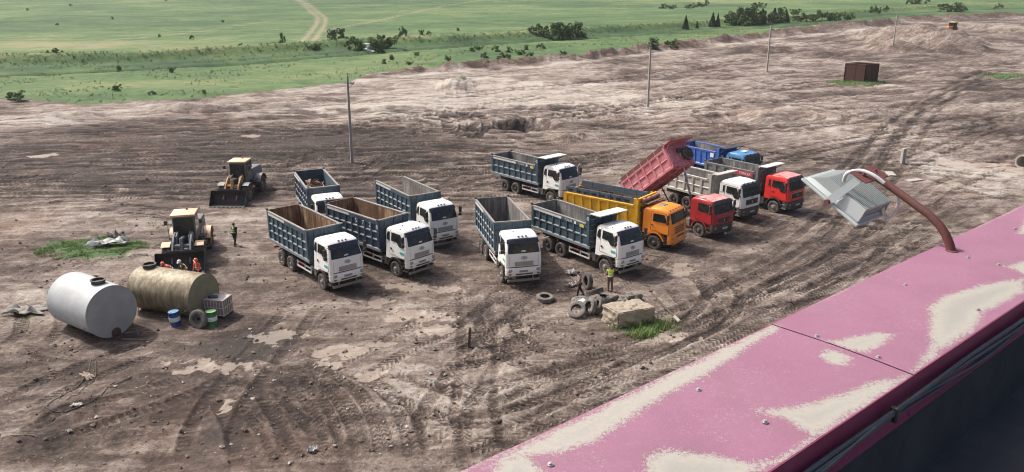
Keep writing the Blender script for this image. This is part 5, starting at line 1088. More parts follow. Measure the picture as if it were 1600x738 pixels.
def loader(label, loc, rz, boom, raise_, roofc, body, fender):
    t = thing('wheel_loader', label, 'wheel loader', loc, rz, 'wheel loaders in the yard')
    for x in (0, -3.3):
        for sg in (-1, 1):
            w = part('wheel', lambda: MB().cyl((0, -0.5, 0), (0, 0.1, 0), 0.22, n=14), M['chassis'], t, key='ldrum', loc=(x, sg*1.06, 0.72), rot=(0, random.uniform(0, 3), 0 if sg > 0 else math.pi))
            part('tyre', loader_tyre, M['tyre'], w, key='ltyre', ang=30); part('rim', lambda: rim_mb(0.34, 0.22, 0.2, False), M['amber'], w, key='lrim')
    fr = part('front_frame', MB().bx(-1.2, 0.55, -0.48, 0.48, 0.55, 1.25).prism([(-0.95, 1.25), (0.25, 1.25), (0.0, 2.0), (-0.75, 2.15)], lambda x, z: Vector((x, -0.46, z)), lambda x, z: Vector((x, -0.36, z))).prism([(-0.95, 1.25), (0.25, 1.25), (0.0, 2.0), (-0.75, 2.15)], lambda x, z: Vector((x, 0.36, z)), lambda x, z: Vector((x, 0.46, z))).cyl((0, -0.8, 0.72), (0, 0.8, 0.72), 0.2, n=12), body, t, bevel=0.02)
    for sg in (-1, 1):
        arc = [(0.92*math.cos(a), 0.72+0.90*math.sin(a)) for a in np.linspace(R(55), R(150), 7)]; arc += [(p[0]*0.95, p[1]-0.03) for p in arc[::-1]]
        part('front_fender', MB().prism(arc, lambda x, z: Vector((x, sg*0.78, z)), lambda x, z: Vector((x, sg*1.36, z))), fender, fr, ang=40)
        arc2 = [(0.98*math.cos(a)-3.3, 0.72+0.95*math.sin(a)) for a in np.linspace(R(20), R(165), 8)]; arc2 += [((p[0]+3.3)*0.95-3.3, p[1]-0.03) for p in arc2[::-1]]
        part('rear_fender', MB().prism(arc2, lambda x, z: Vector((x, sg*0.76, z)), lambda x, z: Vector((x, sg*1.38, z))), fender, t, ang=40)
        part('ladder', MB().bx(-2.1, -1.65, sg*1.0, sg*1.3, 0.55, 0.60).bx(-2.1, -1.65, sg*0.95, sg*1.25, 0.95, 1.0).bx(-2.3, -1.5, sg*0.7, sg*1.2, 1.35, 1.45), M['chassis'], t, ang=0)
        part('handrail', MB().tube([(-1.45, sg*1.12, 1.45), (-1.45, sg*1.15, 2.25), (-1.55, sg*1.15, 2.4), (-1.75, sg*1.12, 2.4)], 0.022, 6), M['black'], t)
        mr = part('mirror', MB().tube([(-0.95, sg*0.72, 2.95), (-0.85, sg*1.12, 2.9)], 0.018, 6).box((-0.83, sg*1.12, 2.75), (0.07, 0.22, 0.30)), M['black'], t, bevel=0.02)
        part('work_lamp', MB().box((0, 0, 0), (0.10, 0.20, 0.15)), M['lamp'], fr, loc=(0.30, sg*0.62, 1.72), bevel=0.03)
        part('lamp_post', MB().tube([(0.2, sg*0.6, 1.3), (0.28, sg*0.62, 1.66)], 0.025, 6), M['black'], fr)
    cb = part('cab', MB().prism([(-2.35, 1.35), (-0.95, 1.35), (-0.80, 1.75), (-0.92, 3.12), (-2.25, 3.12), (-2.35, 2.2)], lambda x, z: Vector((x, -0.74, z)), lambda x, z: Vector((x, 0.74, z))), body, t, bevel=0.04)
    ws = lambda z: -0.80-(z-1.75)*0.0876
    part('windscreen', MB().prism([(-0.66, 1.82), (0.66, 1.82), (0.64, 3.02), (-0.64, 3.02)], lambda y_, z: Vector((ws(z)+0.004, y_, z)), lambda y_, z: Vector((ws(z)+0.02, y_, z))), M['glass'], cb, ang=0)
    for sg in (-1, 1): part('side_window', MB().prism([(-2.2, 2.1), (-0.98, 1.9), (-1.03, 3.0), (-2.15, 3.0)], lambda x, z: Vector((x, sg*0.741, z)), lambda x, z: Vector((x, sg*0.756, z))), M['glass'], cb, ang=0)
    part('seat', MB().box((-0.83, 0.0, 1.9), (0.03, 0.5, 0.12)), M['black'], cb, bevel=0.01)
    part('cab_roof', MB().box((-1.58, 0, 3.20), (1.62, 1.62, 0.16)), roofc, cb, bevel=0.06, seg=2)
    part('beacon', MB().lathe([(0.07, 0), (0.07, 0.10), (0.05, 0.15), (0.01, 0.16)], (-2.1, 0.1, 3.28), (0, 0, 1), 12), M['redlamp'], cb)
    hd = part('engine_hood', MB().prism([(-2.36, 1.0), (-4.95, 1.0), (-5.05, 1.6), (-4.85, 2.15), (-2.36, 2.28)], lambda x, z: Vector((x, -0.72, z)), lambda x, z: Vector((x, 0.72, z))), body, t, bevel=0.08, seg=2)
    part('counterweight', MB().bx(-5.25, -4.6, -0.95, 0.95, 0.65, 1.25), body, t, bevel=0.08, seg=2)
    part('exhaust', MB().cyl((-3.3, 0.35, 2.2), (-3.3, 0.35, 2.95), 0.07, n=10), M['chassis'], hd); part('air_cleaner', MB().cyl((-2.75, -0.38, 2.2), (-2.75, -0.38, 2.7), 0.14, n=12), M['black'], hd)
    part('rear_frame', MB().bx(-4.8, -1.0, -0.45, 0.45, 0.6, 1.05).cyl((-3.3, -0.8, 0.72), (-3.3, 0.8, 0.72), 0.2, n=12), M['chassis'], t, ang=30)
    # boom arms, linkage, bucket
    bp_ = Vector((1.45, 0, 0.42+raise_)); a0 = Vector((-0.62, 0, 1.98))
    mid = Vector((0.55, 0, 1.42+raise_*0.6))
    for sg in (-1, 1):
        y_ = sg*0.56
        pth = [a0, Vector((0.0, 0, 1.86)), mid, bp_]; up = [Vector((0.03, 0, 0.16)), Vector((0.05, 0, 0.2)), Vector((0.12, 0, 0.19)), Vector((0.10, 0, 0.10))]
        poly = [p+u for p, u in zip(pth, up)]+[p-u for p, u in zip(pth[::-1], up[::-1])]
        part('boom_arm', MB().prism([(p.x, p.z) for p in poly], lambda x, z: Vector((x, y_-0.06, z)), lambda x, z: Vector((x, y_+0.06, z))), boom, t, bevel=0.012)
        part('lift_ram', MB().cyl((-0.5, sg*0.42, 1.05), (0.15, sg*0.42, 1.38), 0.085, n=10).cyl((0.15, sg*0.42, 1.38), (0.5, sg*0.42, 1.48), 0.05, n=10), M['silver'], t)
    part('boom_tube', MB().cyl((0.55, -0.56, 1.42+raise_*0.6), (0.55, 0.56, 1.42+raise_*0.6), 0.13, n=12), boom, t)
    part('tilt_lever', MB().prism([(0.35, 2.02), (0.62, 2.05), (0.85, 1.35), (1.02, 0.95), (0.86, 0.88), (0.55, 1.3)], lambda x, z: Vector((x, -0.10, z)), lambda x, z: Vector((x, 0.10, z))), boom, t, bevel=0.015)
    part('tilt_ram', MB().cyl((-0.65, 0, 1.75), (0.1, 0, 1.92), 0.10, n=10).cyl((0.1, 0, 1.92), (0.48, 0, 2.0), 0.055, n=10), M['silver'], t)
    hw = 1.52; zb_ = 0.06+raise_
    prof = [(2.35, zb_), (1.75, zb_+0.0), (1.45, zb_+0.10), (1.28, zb_+0.34), (1.25, zb_+0.66), (1.36, zb_+0.98), (1.55, zb_+1.20)]
    inn = [(p[0]+0.04, p[1]+0.035) for p in prof]
    bk = part('bucket', MB().prism(prof+inn[::-1], lambda x, z: Vector((x, -hw, z)), lambda x, z: Vector((x, hw, z))), M['bucket'], t, ang=30)
    for sg in (-1, 1): part('bucket_cheek', MB().prism(prof, lambda x, z: Vector((x, sg*hw, z)), lambda x, z: Vector((x, sg*(hw+0.035), z))), M['bucket'], bk, ang=0)
    part('cutting_edge', MB().bx(2.2, 2.52, -hw-0.04, hw+0.04, zb_-0.02, zb_+0.022), M['bucketin'], bk, ang=0)
    for k in range(9): part('tooth', lambda: MB().prism([(2.40, zb_-0.03), (2.70, zb_-0.01), (2.70, zb_+0.015), (2.40, zb_+0.07)], lambda x, z: Vector((x, -0.05, z)), lambda x, z: Vector((x, 0.05, z))), M['bucketin'], bk, key=('tooth', round(zb_, 3)), loc=(0, -1.46+k*0.365, 0), ang=0)
    part('spill_guard', MB().prism([(-1.1, zb_+1.18), (1.1, zb_+1.18), (0.7, zb_+1.36), (-0.7, zb_+1.36)], lambda y_, z: Vector((1.545, y_, z)), lambda y_, z: Vector((1.585, y_, z))), M['bucket'], bk, ang=0)
    return t
gz = lambda x, y: ground_z(x, y)-0.03
ldA = loader('wheel loader with grey-blue boom standing behind the brown tank', (-22.24, 51.46, gz(-22.24, 51.46)), R(-78), M['greyblue'], 0.10, M['cream'], M['greyblue'], M['cream'])
ldB = loader('wheel loader with amber boom and black bucket, farther back by the rolled ground', (-24.1, 67.8, gz(-24.1, 67.8)), R(-92), M['amber'], 0.0, M['cream'], M['greyblue'], M['worn'])

# ------------------------------------------------------------------ storage tanks
M['tankwhite'] = paint('grey_white_tank', (0.43, 0.47, 0.485), 0.5, 0.5, 1.0, col2=(0.37, 0.405, 0.415), dustcol=(0.38, 0.37, 0.345))
M['tankend'] = paint('grey_tank_end', (0.36, 0.37, 0.37), 0.55, 0.5, 1.3, col2=(0.31, 0.32, 0.32), dustcol=(0.34, 0.33, 0.31))
M['tankbrown'] = paint('olive_brown_tank', (0.19, 0.165, 0.10), 0.65, 0.75, 0.8, col2=(0.33, 0.29, 0.215), spots=0.2, dustcol=(0.27, 0.165, 0.10), bump=0.1)
M['tankbrown'] = lining('stained_olive_tank', (0.105, 0.075, 0.042), (0.205, 0.170, 0.105), (0.36, 0.315, 0.235), 0.41, 0.62)
M['tankgreen'] = paint('mossy_tank_end', (0.175, 0.18, 0.105), 0.7, 0.5, 1.2, col2=(0.24, 0.23, 0.15), dustcol=(0.26, 0.22, 0.15))
def tank(label, x, y, h, L, r, mat, endmat, man, rings, weld, marks):
    t = thing('storage_tank', label, 'tank', (x, y, gz(x, y)-0.01), h)
    n = 56
    sh_ = part('shell', MB().lathe([(r-0.02, 0.0), (r, -0.012), (r, -L+0.012), (r-0.02, -L)], (0, 0, r), (1, 0, 0), n), mat, t, ang=30)
    e = part('end_plate', MB().lathe([(r-0.022, 0.001), (r-0.03, 0.006), (0.02, 0.012)], (0, 0, r), (1, 0, 0), n), endmat, t, ang=30)
    part('weld_seam', MB().box((0.012, 0, r+0.02), (0.014, 2*r-0.12, 0.035), Matrix.Rotation(weld, 3, 'X')), endmat, e)
    for d in rings: part('weld_ring', MB().lathe([(r+0.001, -0.02), (r+0.006, 0), (r+0.001, 0.02)], (-d, 0, r), (1, 0, 0), n), mat, sh_)
    m = part('manhole', MB().lathe([(0.36, -0.10), (0.36, 0.16), (0.40, 0.16), (0.40, 0.20), (0.31, 0.20), (0.31, 0.08)], (-man, 0.05, 2*r), (0, 0.02, 1), 28), M['black'], t, ang=40)
    for k, (dx, dz, s) in enumerate(marks): part('lifting_lug', MB().box((-dx, -math.sqrt(max(r*r-(dz-r)**2, 0))-0.01, dz), (s, 0.05, s*1.4)), M['tankend'], sh_, bevel=0.01)
    part('end_ring', MB().lathe([(r-0.01, -0.01), (r+0.012, -0.006), (r+0.012, 0.012), (r-0.01, 0.016)], (0, 0, r), (1, 0, 0), n), endmat, e)
    for k in (0.6, L-0.6): part('support_beam', MB().box((-k, 0, 0.05), (0.22, 1.1, 0.14)), M['rustdark'], t, bevel=0.01)
    return t, sh_, e
tkA, shA, enA = tank('grey-white steel tank lying on its side, the left of the two', -21.70, 40.075, R(-33.0), 3.83, 1.454, M['tankwhite'], M['tankend'], 0.95, (2.6,), R(0.0)+0.06, [(0.55, 0.85, 0.11), (3.3, 0.95, 0.11)])
part('drain_notch', MB().lathe([(0.30, 0.006), (0.24, 0.03), (0.02, 0.045)], (0.004, 0.05, 0.20), (1, 0, 0), 18), M['rustdark'], enA)
tkB, shB, enB = tank('olive-brown stained tank lying behind the two oil drums', -17.69, 42.71, R(-19.8), 4.38, 1.28, M['tankbrown'], M['tankgreen'], 3.75, (1.35, 2.9), R(5), [(0.4, 0.75, 0.10)])
o = part('painted_number', text_mesh('2', 0.55), M['tankend'], shB); o.location = (-2.0, -1.252, 1.30); o.rotation_euler = (R(90), 0, 0)

# ------------------------------------------------------------------ oil drums, liquid container
M['drumblue'] = paint('blue_drum_paint', (0.012, 0.055, 0.24), 0.4, 0.15, 3); M['drumgreen'] = paint('green_drum_paint', (0.02, 0.19, 0.045), 0.4, 0.15, 3)
M['drumbluetop'] = paint('blue_drum_lid', (0.12, 0.30, 0.42), 0.35, 0.3, 3); M['drumgreentop'] = paint('green_drum_lid', (0.30, 0.48, 0.22), 0.4, 0.3, 3)
def drum(label, u, v, mat, top, tilt, word, ink):
    x, y = at(u, v); t = thing('oil_drum', label, 'drum', (x, y, gz(x, y)), 0, 'oil drums by the brown tank', rot=(tilt*0.4, tilt, R(-115)))
    s = part('drum_body', MB().lathe([(0.27, 0.0), (0.295, 0.005), (0.295, 0.02), (0.285, 0.04), (0.285, 0.29), (0.297, 0.31), (0.285, 0.33), (0.285, 0.58), (0.297, 0.60), (0.285, 0.62), (0.285, 0.86), (0.295, 0.875), (0.295, 0.89), (0.28, 0.89), (0.275, 0.872)], (0, 0, 0), (0, 0, 1), 30), mat, t, ang=40)
    part('lid', MB().lathe([(0.273, 0.868), (0.273, 0.876), (0.05, 0.878)], (0, 0, 0), (0, 0, 1), 24), top, t); part('bung', MB().cyl((0.17, 0, 0.877), (0.17, 0, 0.90), 0.035, n=10), top, t)
    b = part('label_band', MB().lathe([(0.299, 0.33), (0.301, 0.34), (0.301, 0.57), (0.299, 0.58)], (0, 0, 0), (0, 0, 1), 30), M['whiteprint'], t)
    for i, c in enumerate(word):
        a = R(-8)+(i-(len(word)-1)/2)*0.30
        o = part('lettering', text_mesh(c, 0.13), ink, b); o.location = (0.303*math.cos(a), 0.303*math.sin(a), 0.45); o.rotation_euler = (R(90), 0, a+R(90))
    return t
M['printgreen'] = paint('green_print', (0.05, 0.24, 0.12), 0.6, 0.1, 5)
drum('blue oil drum with a white label band, standing apart from the tyre', 275, 508, M['drumblue'], M['drumbluetop'], 0.05, 'G-OIL', M['printgreen'])
drum('green oil drum with a white label band, between the tyre and the liquid container', 332, 507.5, M['drumgreen'], M['drumgreentop'], 0.0, 'LUKOIL', M['ink'])
N_ = Vector((*at(351, 498), 0)); D_ = (Vector((*at(363.5, 488.5), 0))-N_).normalized(); A_ = Vector((-D_.y, D_.x, 0))
M['poly'] = paint('milky_plastic', (0.34, 0.24, 0.23), 0.5, 0.4, 2, col2=(0.26, 0.18, 0.175)); M['cagebar'] = paint('pale_cage_bar', (0.56, 0.52, 0.50), 0.5, 0.3, 5); M['polytop'] = paint('grey_plastic_top', (0.42, 0.40, 0.39), 0.5, 0.4, 3)
ctr = N_+D_*0.5+A_*0.6
ibc = thing('liquid_container', 'caged plastic liquid container on a pallet beside the green drum', 'container', (ctr.x, ctr.y, gz(ctr.x, ctr.y)), math.atan2(D_.y, D_.x))
part('plastic_tank', MB().bx(-0.47, 0.47, -0.57, 0.57, 0.17, 1.10), M['poly'], ibc, bevel=0.06, seg=2)
part('top_plate', MB().bx(-0.48, 0.48, -0.58, 0.58, 1.102, 1.115), M['polytop'], ibc)
for k in range(6): part('cage_bar', lambda: MB().tube([(0, -0.595, 0.16), (0, -0.595, 1.13)], 0.024, 6), M['cagebar'], ibc, key='cb1', loc=(-0.48+k*0.192, 0, 0)); part('cage_bar', lambda: MB().tube([(0, 0.595, 0.16), (0, 0.595, 1.13)], 0.024, 6), M['cagebar'], ibc, key='cb2', loc=(-0.48+k*0.192, 0, 0))
for k in range(7): part('cage_bar', lambda: MB().tube([(0.495, 0, 0.16), (0.495, 0, 1.13)], 0.024, 6), M['cagebar'], ibc, key='cb3', loc=(0, -0.56+k*0.187, 0)); part('cage_bar', lambda: MB().tube([(-0.495, 0, 0.16), (-0.495, 0, 1.13)], 0.024, 6), M['cagebar'], ibc, key='cb4', loc=(0, -0.56+k*0.187, 0))
for z in (0.2, 0.65, 1.12): part('cage_hoop', lambda: MB().tube([(-0.505, -0.605, 0), (0.505, -0.605, 0), (0.505, 0.605, 0), (-0.505, 0.605, 0), (-0.505, -0.605, 0)], 0.026, 6), M['cagebar'], ibc, key='hoop', loc=(0, 0, z))
part('filler_cap', MB().lathe([(0.17, 0), (0.17, 0.07), (0.12, 0.09)], (-0.05, 0.12, 1.115), (0, 0, 1), 16), M['black'], ibc)
part('rag', MB().lathe([(0.20, 0), (0.17, 0.09), (0.05, 0.12)], (-0.1, 0.3, 1.115), (0, 0, 1), 9, wob=lambda j, k, r: r*(0.75+0.5*((k*7) % 5)/5)), M['navy'], ibc)
part('pallet', MB().bx(-0.5, 0.5, -0.6, 0.6, 0.10, 0.155).bx(-0.5, 0.5, -0.6, -0.45, 0, 0.099).bx(-0.5, 0.5, -0.08, 0.08, 0, 0.099).bx(-0.5, 0.5, 0.45, 0.6, 0, 0.099), M['chassis'], ibc, ang=0)

# ------------------------------------------------------------------ loose tyres
TYG = 'old truck tyres lying about'
def ax(*v): return Vector(v).normalized().to_track_quat('Z', 'Y').to_euler()
def old_tyre(label, x, y, z, rot, mat='tyrepale', rim=None, rad=0.54, w=0.30, open_=True):
    t = thing('tyre', label, 'tyre', (x, y, gz(x, y)+0.0+z), 0, TYG, rot=rot)
    if open_: part('casing', lambda: MB().lathe([(0.30, -0.10), (0.31, -0.135), (0.40, -0.155), (0.49, -0.145), (0.528, -0.125), (0.54, -0.07), (0.525, -0.06), (0.525, 0.0), (0.54, 0.01), (0.54, 0.07), (0.528, 0.125), (0.49, 0.145), (0.40, 0.155), (0.31, 0.135), (0.30, 0.10), (0.33, 0.095), (0.45, 0.11), (0.50, 0.07), (0.505, 0), (0.50, -0.07), (0.45, -0.11), (0.33, -0.095)], (0, 0, 0), (0, 0, 1), 44, closed=True, wob=lambda j, k, r: r-(0.016 if 5 <= j <= 9 and (k+(j > 7)) % 2 else 0)), M[mat], t, key='casing', ang=30)
    if rim: part('rim', lambda: MB().lathe([(0.29, -0.12), (0.30, 0.10), (0.27, 0.10), (0.25, 0.02), (0.12, 0.0), (0.12, -0.03)], (0, 0, 0), (0, 0, 1), 24, closed=True), M[rim], t, key='loose_rim')
    return t
def tp(u, v): return at(u, v)
def T_at(label, u, v, z, rot, **kw): x, y = tp(u, v); return old_tyre(label, x, y, z, rot, **kw)
T_at('grey tyre lying flat on its own, left of the tyre pile', 851.5, 469, 0.17, (R(2), R(2), 0))
T_at('dark tyre standing upright between the two men', 918, 450.5, 0.52, ax(-0.93, -0.30, 0.06), mat='tyre')
T_at('tyre with a pale rim inside, lying at the left of the pile', 906, 476, 0.20, (R(6), R(-8), 0), rim='palestrip')
T_at('pale tyre tilted forward at the front of the pile', 901, 494, 0.38, ax(-0.25, -0.60, 0.75))
T_at('pale tyre leaning second from the concrete block', 921, 491, 0.47, ax(-0.82, -0.38, 0.42))
T_at('dark tyre leaning beside the concrete block', 934, 490, 0.48, ax(-0.86, -0.16, 0.48), mat='tyre')
T_at('dark tyre propped on edge at the back of the pile', 929, 470, 0.62, ax(-0.28, 0.38, 0.88), mat='tyre')
T_at('grey tyre lying flat at the right of the pile', 944, 470, 0.20, (R(-4), R(5), 0))
T_at('grey tyre with dark rim leaning against the green drum', 311.5, 510.5, 0.51, ax(-0.30, -0.92, 0.20), rim='rimdark')

# ------------------------------------------------------------------ concrete block, rubble, posts
M['concrete'] = paint('weathered_concrete', (0.30, 0.255, 0.195), 0.9, 0.8, 2.2, col2=(0.42, 0.385, 0.32), spots=0.3, dustcol=(0.22, 0.155, 0.10), bump=1.0)
M['rubble'] = paint('grey_rubble', (0.19, 0.175, 0.165), 0.9, 0.5, 5, col2=(0.12, 0.11, 0.10), bump=0.6)
def rock_mesh(fn, nx, ny, nz, amp, sc, seed):
    bm = bmesh.new(); idx = {}
    mb = MB()
    def face(f, a, b): mb.grid([[f(i/a, j/b) for j in range(b+1)] for i in range(a+1)])
    face(lambda u, v: (u, v, 1.0), nx, ny); face(lambda u, v: (u, v, 0.0), nx, ny); face(lambda u, v: (u, 0.0, v), nx, nz); face(lambda u, v: (u, 1.0, v), nx, nz); face(lambda u, v: (0.0, u, v), ny, nz); face(lambda u, v: (1.0, u, v), ny, nz)
    co = np.array([fn(*p) for p in mb.v]); ce = co.mean(0)
    q = fbm(co[:, 0]/sc+co[:, 2]*1.7/sc, co[:, 1]/sc+co[:, 2]*1.3/sc, seed, 4)-0.5; q2 = fbm(co[:, 0]/sc*3+9, co[:, 1]/sc*3-co[:, 2]*4/sc, seed+5, 3)-0.5
    d = co-ce; d /= np.linalg.norm(d, axis=1)[:, None]+1e-6
    uvw = np.array(mb.v); edge = ((uvw < 0.02) | (uvw > 0.98)).sum(1) >= 2
    co = co+d*(amp*(q*1.6+q2*0.7))[:, None]-d*(edge*amp*0.5)[:, None]
    mb.v = [tuple(p) for p in co]
    me = mb.mesh('rock', ang=0); b2_ = bmesh.new(); b2_.from_mesh(me); bmesh.ops.remove_doubles(b2_, verts=b2_.verts, dist=0.004); bmesh.ops.recalc_face_normals(b2_, faces=b2_.faces); b2_.to_mesh(me); b2_.free()
    me.polygons.foreach_set('use_smooth', [True]*len(me.polygons)); me.set_sharp_from_angle(angle=R(38)); return me
Bp = Vector((*at(965, 514), 0)); Cp = Vector((*at(1025, 500), 0)); Ap = Vector((*at(940, 500), 0))
ex, ey = Cp-Bp, Ap-Bp
blk = part('concrete_block', rock_mesh(lambda u, v, w: (Bp+ex*u*(1-0.03*w)+ey*v*(1.0+0.0*w)+Vector((0, 0, -0.15+w*(1.08-0.12*u+0.05*v))))[:], 40, 28, 18, 0.20, 0.55, 3), M['concrete'])
tag(blk, 'large broken concrete block at the edge of the tyre pile', 'concrete block')
rub = Vector((*at(968, 471), 0)); RORD = ['leftmost', 'second from the left', 'third from the left', 'fourth from the left', 'fifth from the left', 'sixth from the left', 'rightmost']
for k in range(7):
    p = rub+Vector((-0.9+k*0.30+random.uniform(-0.08, 0.08), random.uniform(-0.35, 0.5), 0)); s = random.uniform(0.22, 0.5)
    tag(part('rubble_lump', rock_mesh(lambda u, v, w: ((u-0.5)*s*1.6, (v-0.5)*s*1.2, (w-0.3)*s), 7, 6, 5, s*0.25, s*0.5, 20+k), M['rubble'], loc=(p.x, p.y, gz(p.x, p.y)+s*0.28), rot=(random.uniform(-.4, .4), random.uniform(-.4, .4), random.uniform(0, 6))), 'grey lump of rubble behind the concrete block, '+RORD[k], 'rubble', 'rubble behind the concrete block')
M['oldwood'] = paint('weathered_wood', (0.17, 0.13, 0.10), 0.85, 0.4, 4, col2=(0.26, 0.22, 0.18))
M['darkwood'] = paint('dark_wood', (0.075, 0.055, 0.042), 0.85, 0.3, 4)
M['postconc'] = paint('concrete_pole', (0.36, 0.34, 0.31), 0.85, 0.4, 3)
a3 = Vector((*at(1063, 503), 0)); b3_ = Vector((*at(1016, 470), 0))
lp_ = thing('fallen_post', 'long thin post lying in the weeds beside the concrete block', 'post', (a3.x, a3.y, gz(a3.x, a3.y)+0.08))
part('shaft', MB().tube([Vector((0, 0, 0)), (b3_-a3)*0.5+Vector((0, 0, 0.28)), (b3_-a3)+Vector((0, 0, 0.62))], [0.06, 0.05, 0.04], 9), M['darkwood'], lp_); part('end_sleeve', MB().cyl((b3_-a3)*0.02+Vector((0, 0, 0.012)), (b3_-a3)*0.18+Vector((0, 0, 0.105)), 0.10, n=10), M['postconc'], lp_); part('bracket', MB().box((b3_-a3)+Vector((0, 0, 0.66)), (0.22, 0.10, 0.14)), M['rust'], lp_, bevel=0.02)
xr_, yr_ = at(733, 540); rp_ = thing('rusty_post', 'short rusty steel post standing alone in the open dirt', 'post', (xr_, yr_, gz(xr_, yr_)), R(20), rot=(R(-2), R(3), 0))
part('web', MB().bx(-0.012, 0.012, -0.075, 0.075, 0, 1.12), M['rust'], rp_, ang=0)
for sg in (-1, 1): part('flange', MB().bx(-0.065, 0.065, sg*0.076, sg*0.092, 0, 1.10+0.02*sg), M['rustdark'], rp_, ang=0)

# ------------------------------------------------------------------ power poles
def pole(label, u, v, h, lean):
    x, y = at(u, v); t = thing('power_pole', label, 'pole', (x, y, gz(x, y)), R(20), 'poles across the yard', rot=(0, lean, R(20)))
    part('shaft', MB().prism([(-0.5, -0.5), (0.5, -0.5), (0.5, 0.5), (-0.5, 0.5)], lambda a, b: Vector((a*0.30, b*0.26, -0.3)), lambda a, b: Vector((a*0.20, b*0.17, h))), M['postconc'], t, bevel=0.015)
    part('crossarm', MB().box((0.28, 0, h-0.75), (0.72, 0.07, 0.07)).tube([(0.1, 0, h-1.15), (0.5, 0, h-0.78)], 0.02, 6), M['rustdark'], t, ang=0)
    part('pole_top_pin', MB().cyl((0, 0, h), (0, 0, h+0.22), 0.03, n=8), M['rustdark'], t)
    for dx, z in ((0.02, h+0.2), (0.38, h-0.72), (0.60, h-0.72)): part('insulator', MB().lathe([(0.03, 0), (0.07, 0.02), (0.05, 0.08), (0.07, 0.10), (0.03, 0.17)], (dx, 0, z), (0, 0, 1), 10), M['grey'], t)
    return t
pole('concrete power pole nearest the camera, behind the scrap-laden truck', 550, 253, 8.95, R(0.6)); pole('concrete power pole standing behind the raised pink body', 1012, 166, 8.75, 0)
pole('thin concrete power pole left of the rusty steel box', 1198, 112, 9.1, 0); pole('farthest power pole, beside the big dirt heap', 1394, 80, 7.4, 0)

# ------------------------------------------------------------------ rusty open-topped steel box
q0 = Vector((*at(1350, 128.3), 0)); q1 = Vector((*at(1370, 126.6), 0)); q2 = Vector((*at(1318.5, 125.6), 0))
xa = (q1-q0); xb = (q2-q0)
M['boxrust'] = paint('red_brown_rust', (0.095, 0.035, 0.028), 0.8, 0.5, 0.5, col2=(0.045, 0.026, 0.025), dustcol=(0.20, 0.085, 0.06))
bx_ = thing('steel_box', 'open-topped rusty brown steel box standing on a weedy patch', 'steel box', (q0.x, q0.y, gz(q0.x, q0.y)))
HB = 3.0
def plate_(p, d, L, k, n, th=0.05):
    nrm = Vector((-d.y, d.x, 0))
    return MB().prism([(L*k/n+0.01, -0.2), (L*(k+1)/n-0.01, -0.2), (L*(k+1)/n-0.01, HB), (L*k/n+0.01, HB)], lambda s, z: p+d*s+Vector((0, 0, z)), lambda s, z: p+d*s+nrm*th+Vector((0, 0, z)))
for p, d_, L in ((Vector(), xa.normalized(), xa.length), (xb.copy(), xa.normalized(), xa.length), (Vector(), xb.normalized(), xb.length), (xa.copy(), xb.normalized(), xb.length)):
    n = max(2, round(L/1.6))
    for k in range(n): part('plate', plate_(p, d_, L, k, n), M['boxrust'], bx_, ang=0)
    for k in range(n+1): part('stiffener', MB().box(p+d_*(L*k/n)+Vector((0, 0, HB/2)), (0.14, 0.14, HB+0.1)), M['rustdark'], bx_)
    part('rim_beam', MB().tube([p+Vector((0, 0, HB+0.04)), p+d_*L+Vector((0, 0, HB+0.04))], 0.10, 6), M['rustdark'], bx_)

# ------------------------------------------------------------------ concrete pipe at the right, culvert stones, far digger
xp, yp = at(1600, 262)
cp_ = thing('concrete_pipe', 'pale concrete pipe end at the right edge of the yard', 'pipe', (xp, yp, gz(xp, yp)), R(25))
part('barrel', MB().lathe([(0.72, 0), (0.72, 2.4), (0.84, 2.45), (0.84, 2.75), (0.62, 2.75), (0.58, 2.4), (0.58, 0)], (-0.5, 0, 0.68), (1, 0.0, 0), 32, closed=True).shift((0, 0, 0)), M['postconc'], cp_, ang=40)
cv = Vector((*at(575, 80), 0)); cl = thing('culvert', 'small white concrete culvert in the bushes by the ditch', 'culvert', (cv.x, cv.y, gz(cv.x, cv.y)+0.3), R(-20))
part('head_wall', MB().bx(-1.6, 0.6, -0.3, 0.3, -0.5, 1.6), M['platewhite'], cl, bevel=0.08); part('apron_slab', MB().prism([(-0.4, 0.2), (2.0, -0.5), (2.4, -0.3), (0.0, 0.5)], lambda x, z: Vector((x, -1.6, z)), lambda x, z: Vector((x, -0.35, z))), M['platewhite'], cl, bevel=0.05); part('wing_wall', MB().bx(0.61, 0.9, -1.6, 0.3, -0.5, 1.0), M['platewhite'], cl, bevel=0.05)
ev = Vector((*at(1482, 66), 0)); eg = thing('bulldozer', 'small orange bulldozer working behind the big dirt heap', 'bulldozer', (ev.x, ev.y, ground_z(ev.x, ev.y)), R(-150)); eg.scale = (1.15, 1.15, 1.15)
M['digger'] = paint('orange_digger_paint', (0.62, 0.22, 0.05), 0.5, 0.3, 2)
for sg in (-1, 1):
    part('crawler', MB().prism([(-1.5, 0.25), (-1.25, 0.0), (1.25, 0.0), (1.5, 0.25), (1.4, 0.75), (-1.4, 0.85)], lambda x, z: Vector((x, sg*0.65, z)), lambda x, z: Vector((x, sg*1.2, z))), M['chassis'], eg, bevel=0.05)
    part('push_arm', MB().tube([(0.2, sg*1.25, 0.5), (2.1, sg*1.2, 0.4)], 0.10, 6), M['digger'], eg)
part('engine_hood', MB().bx(-0.1, 1.55, -0.55, 0.55, 0.7, 1.75), M['digger'], eg, bevel=0.06); part('cab', MB().bx(-1.3, -0.1, -0.75, 0.75, 0.9, 2.6), M['glass'], eg, bevel=0.05); part('cab_roof', MB().bx(-1.45, 0.05, -0.85, 0.85, 2.6, 2.75), M['cream'], eg, bevel=0.04); part('rear_deck', MB().bx(-1.9, -1.3, -0.7, 0.7, 0.7, 1.5), M['digger'], eg, bevel=0.06)
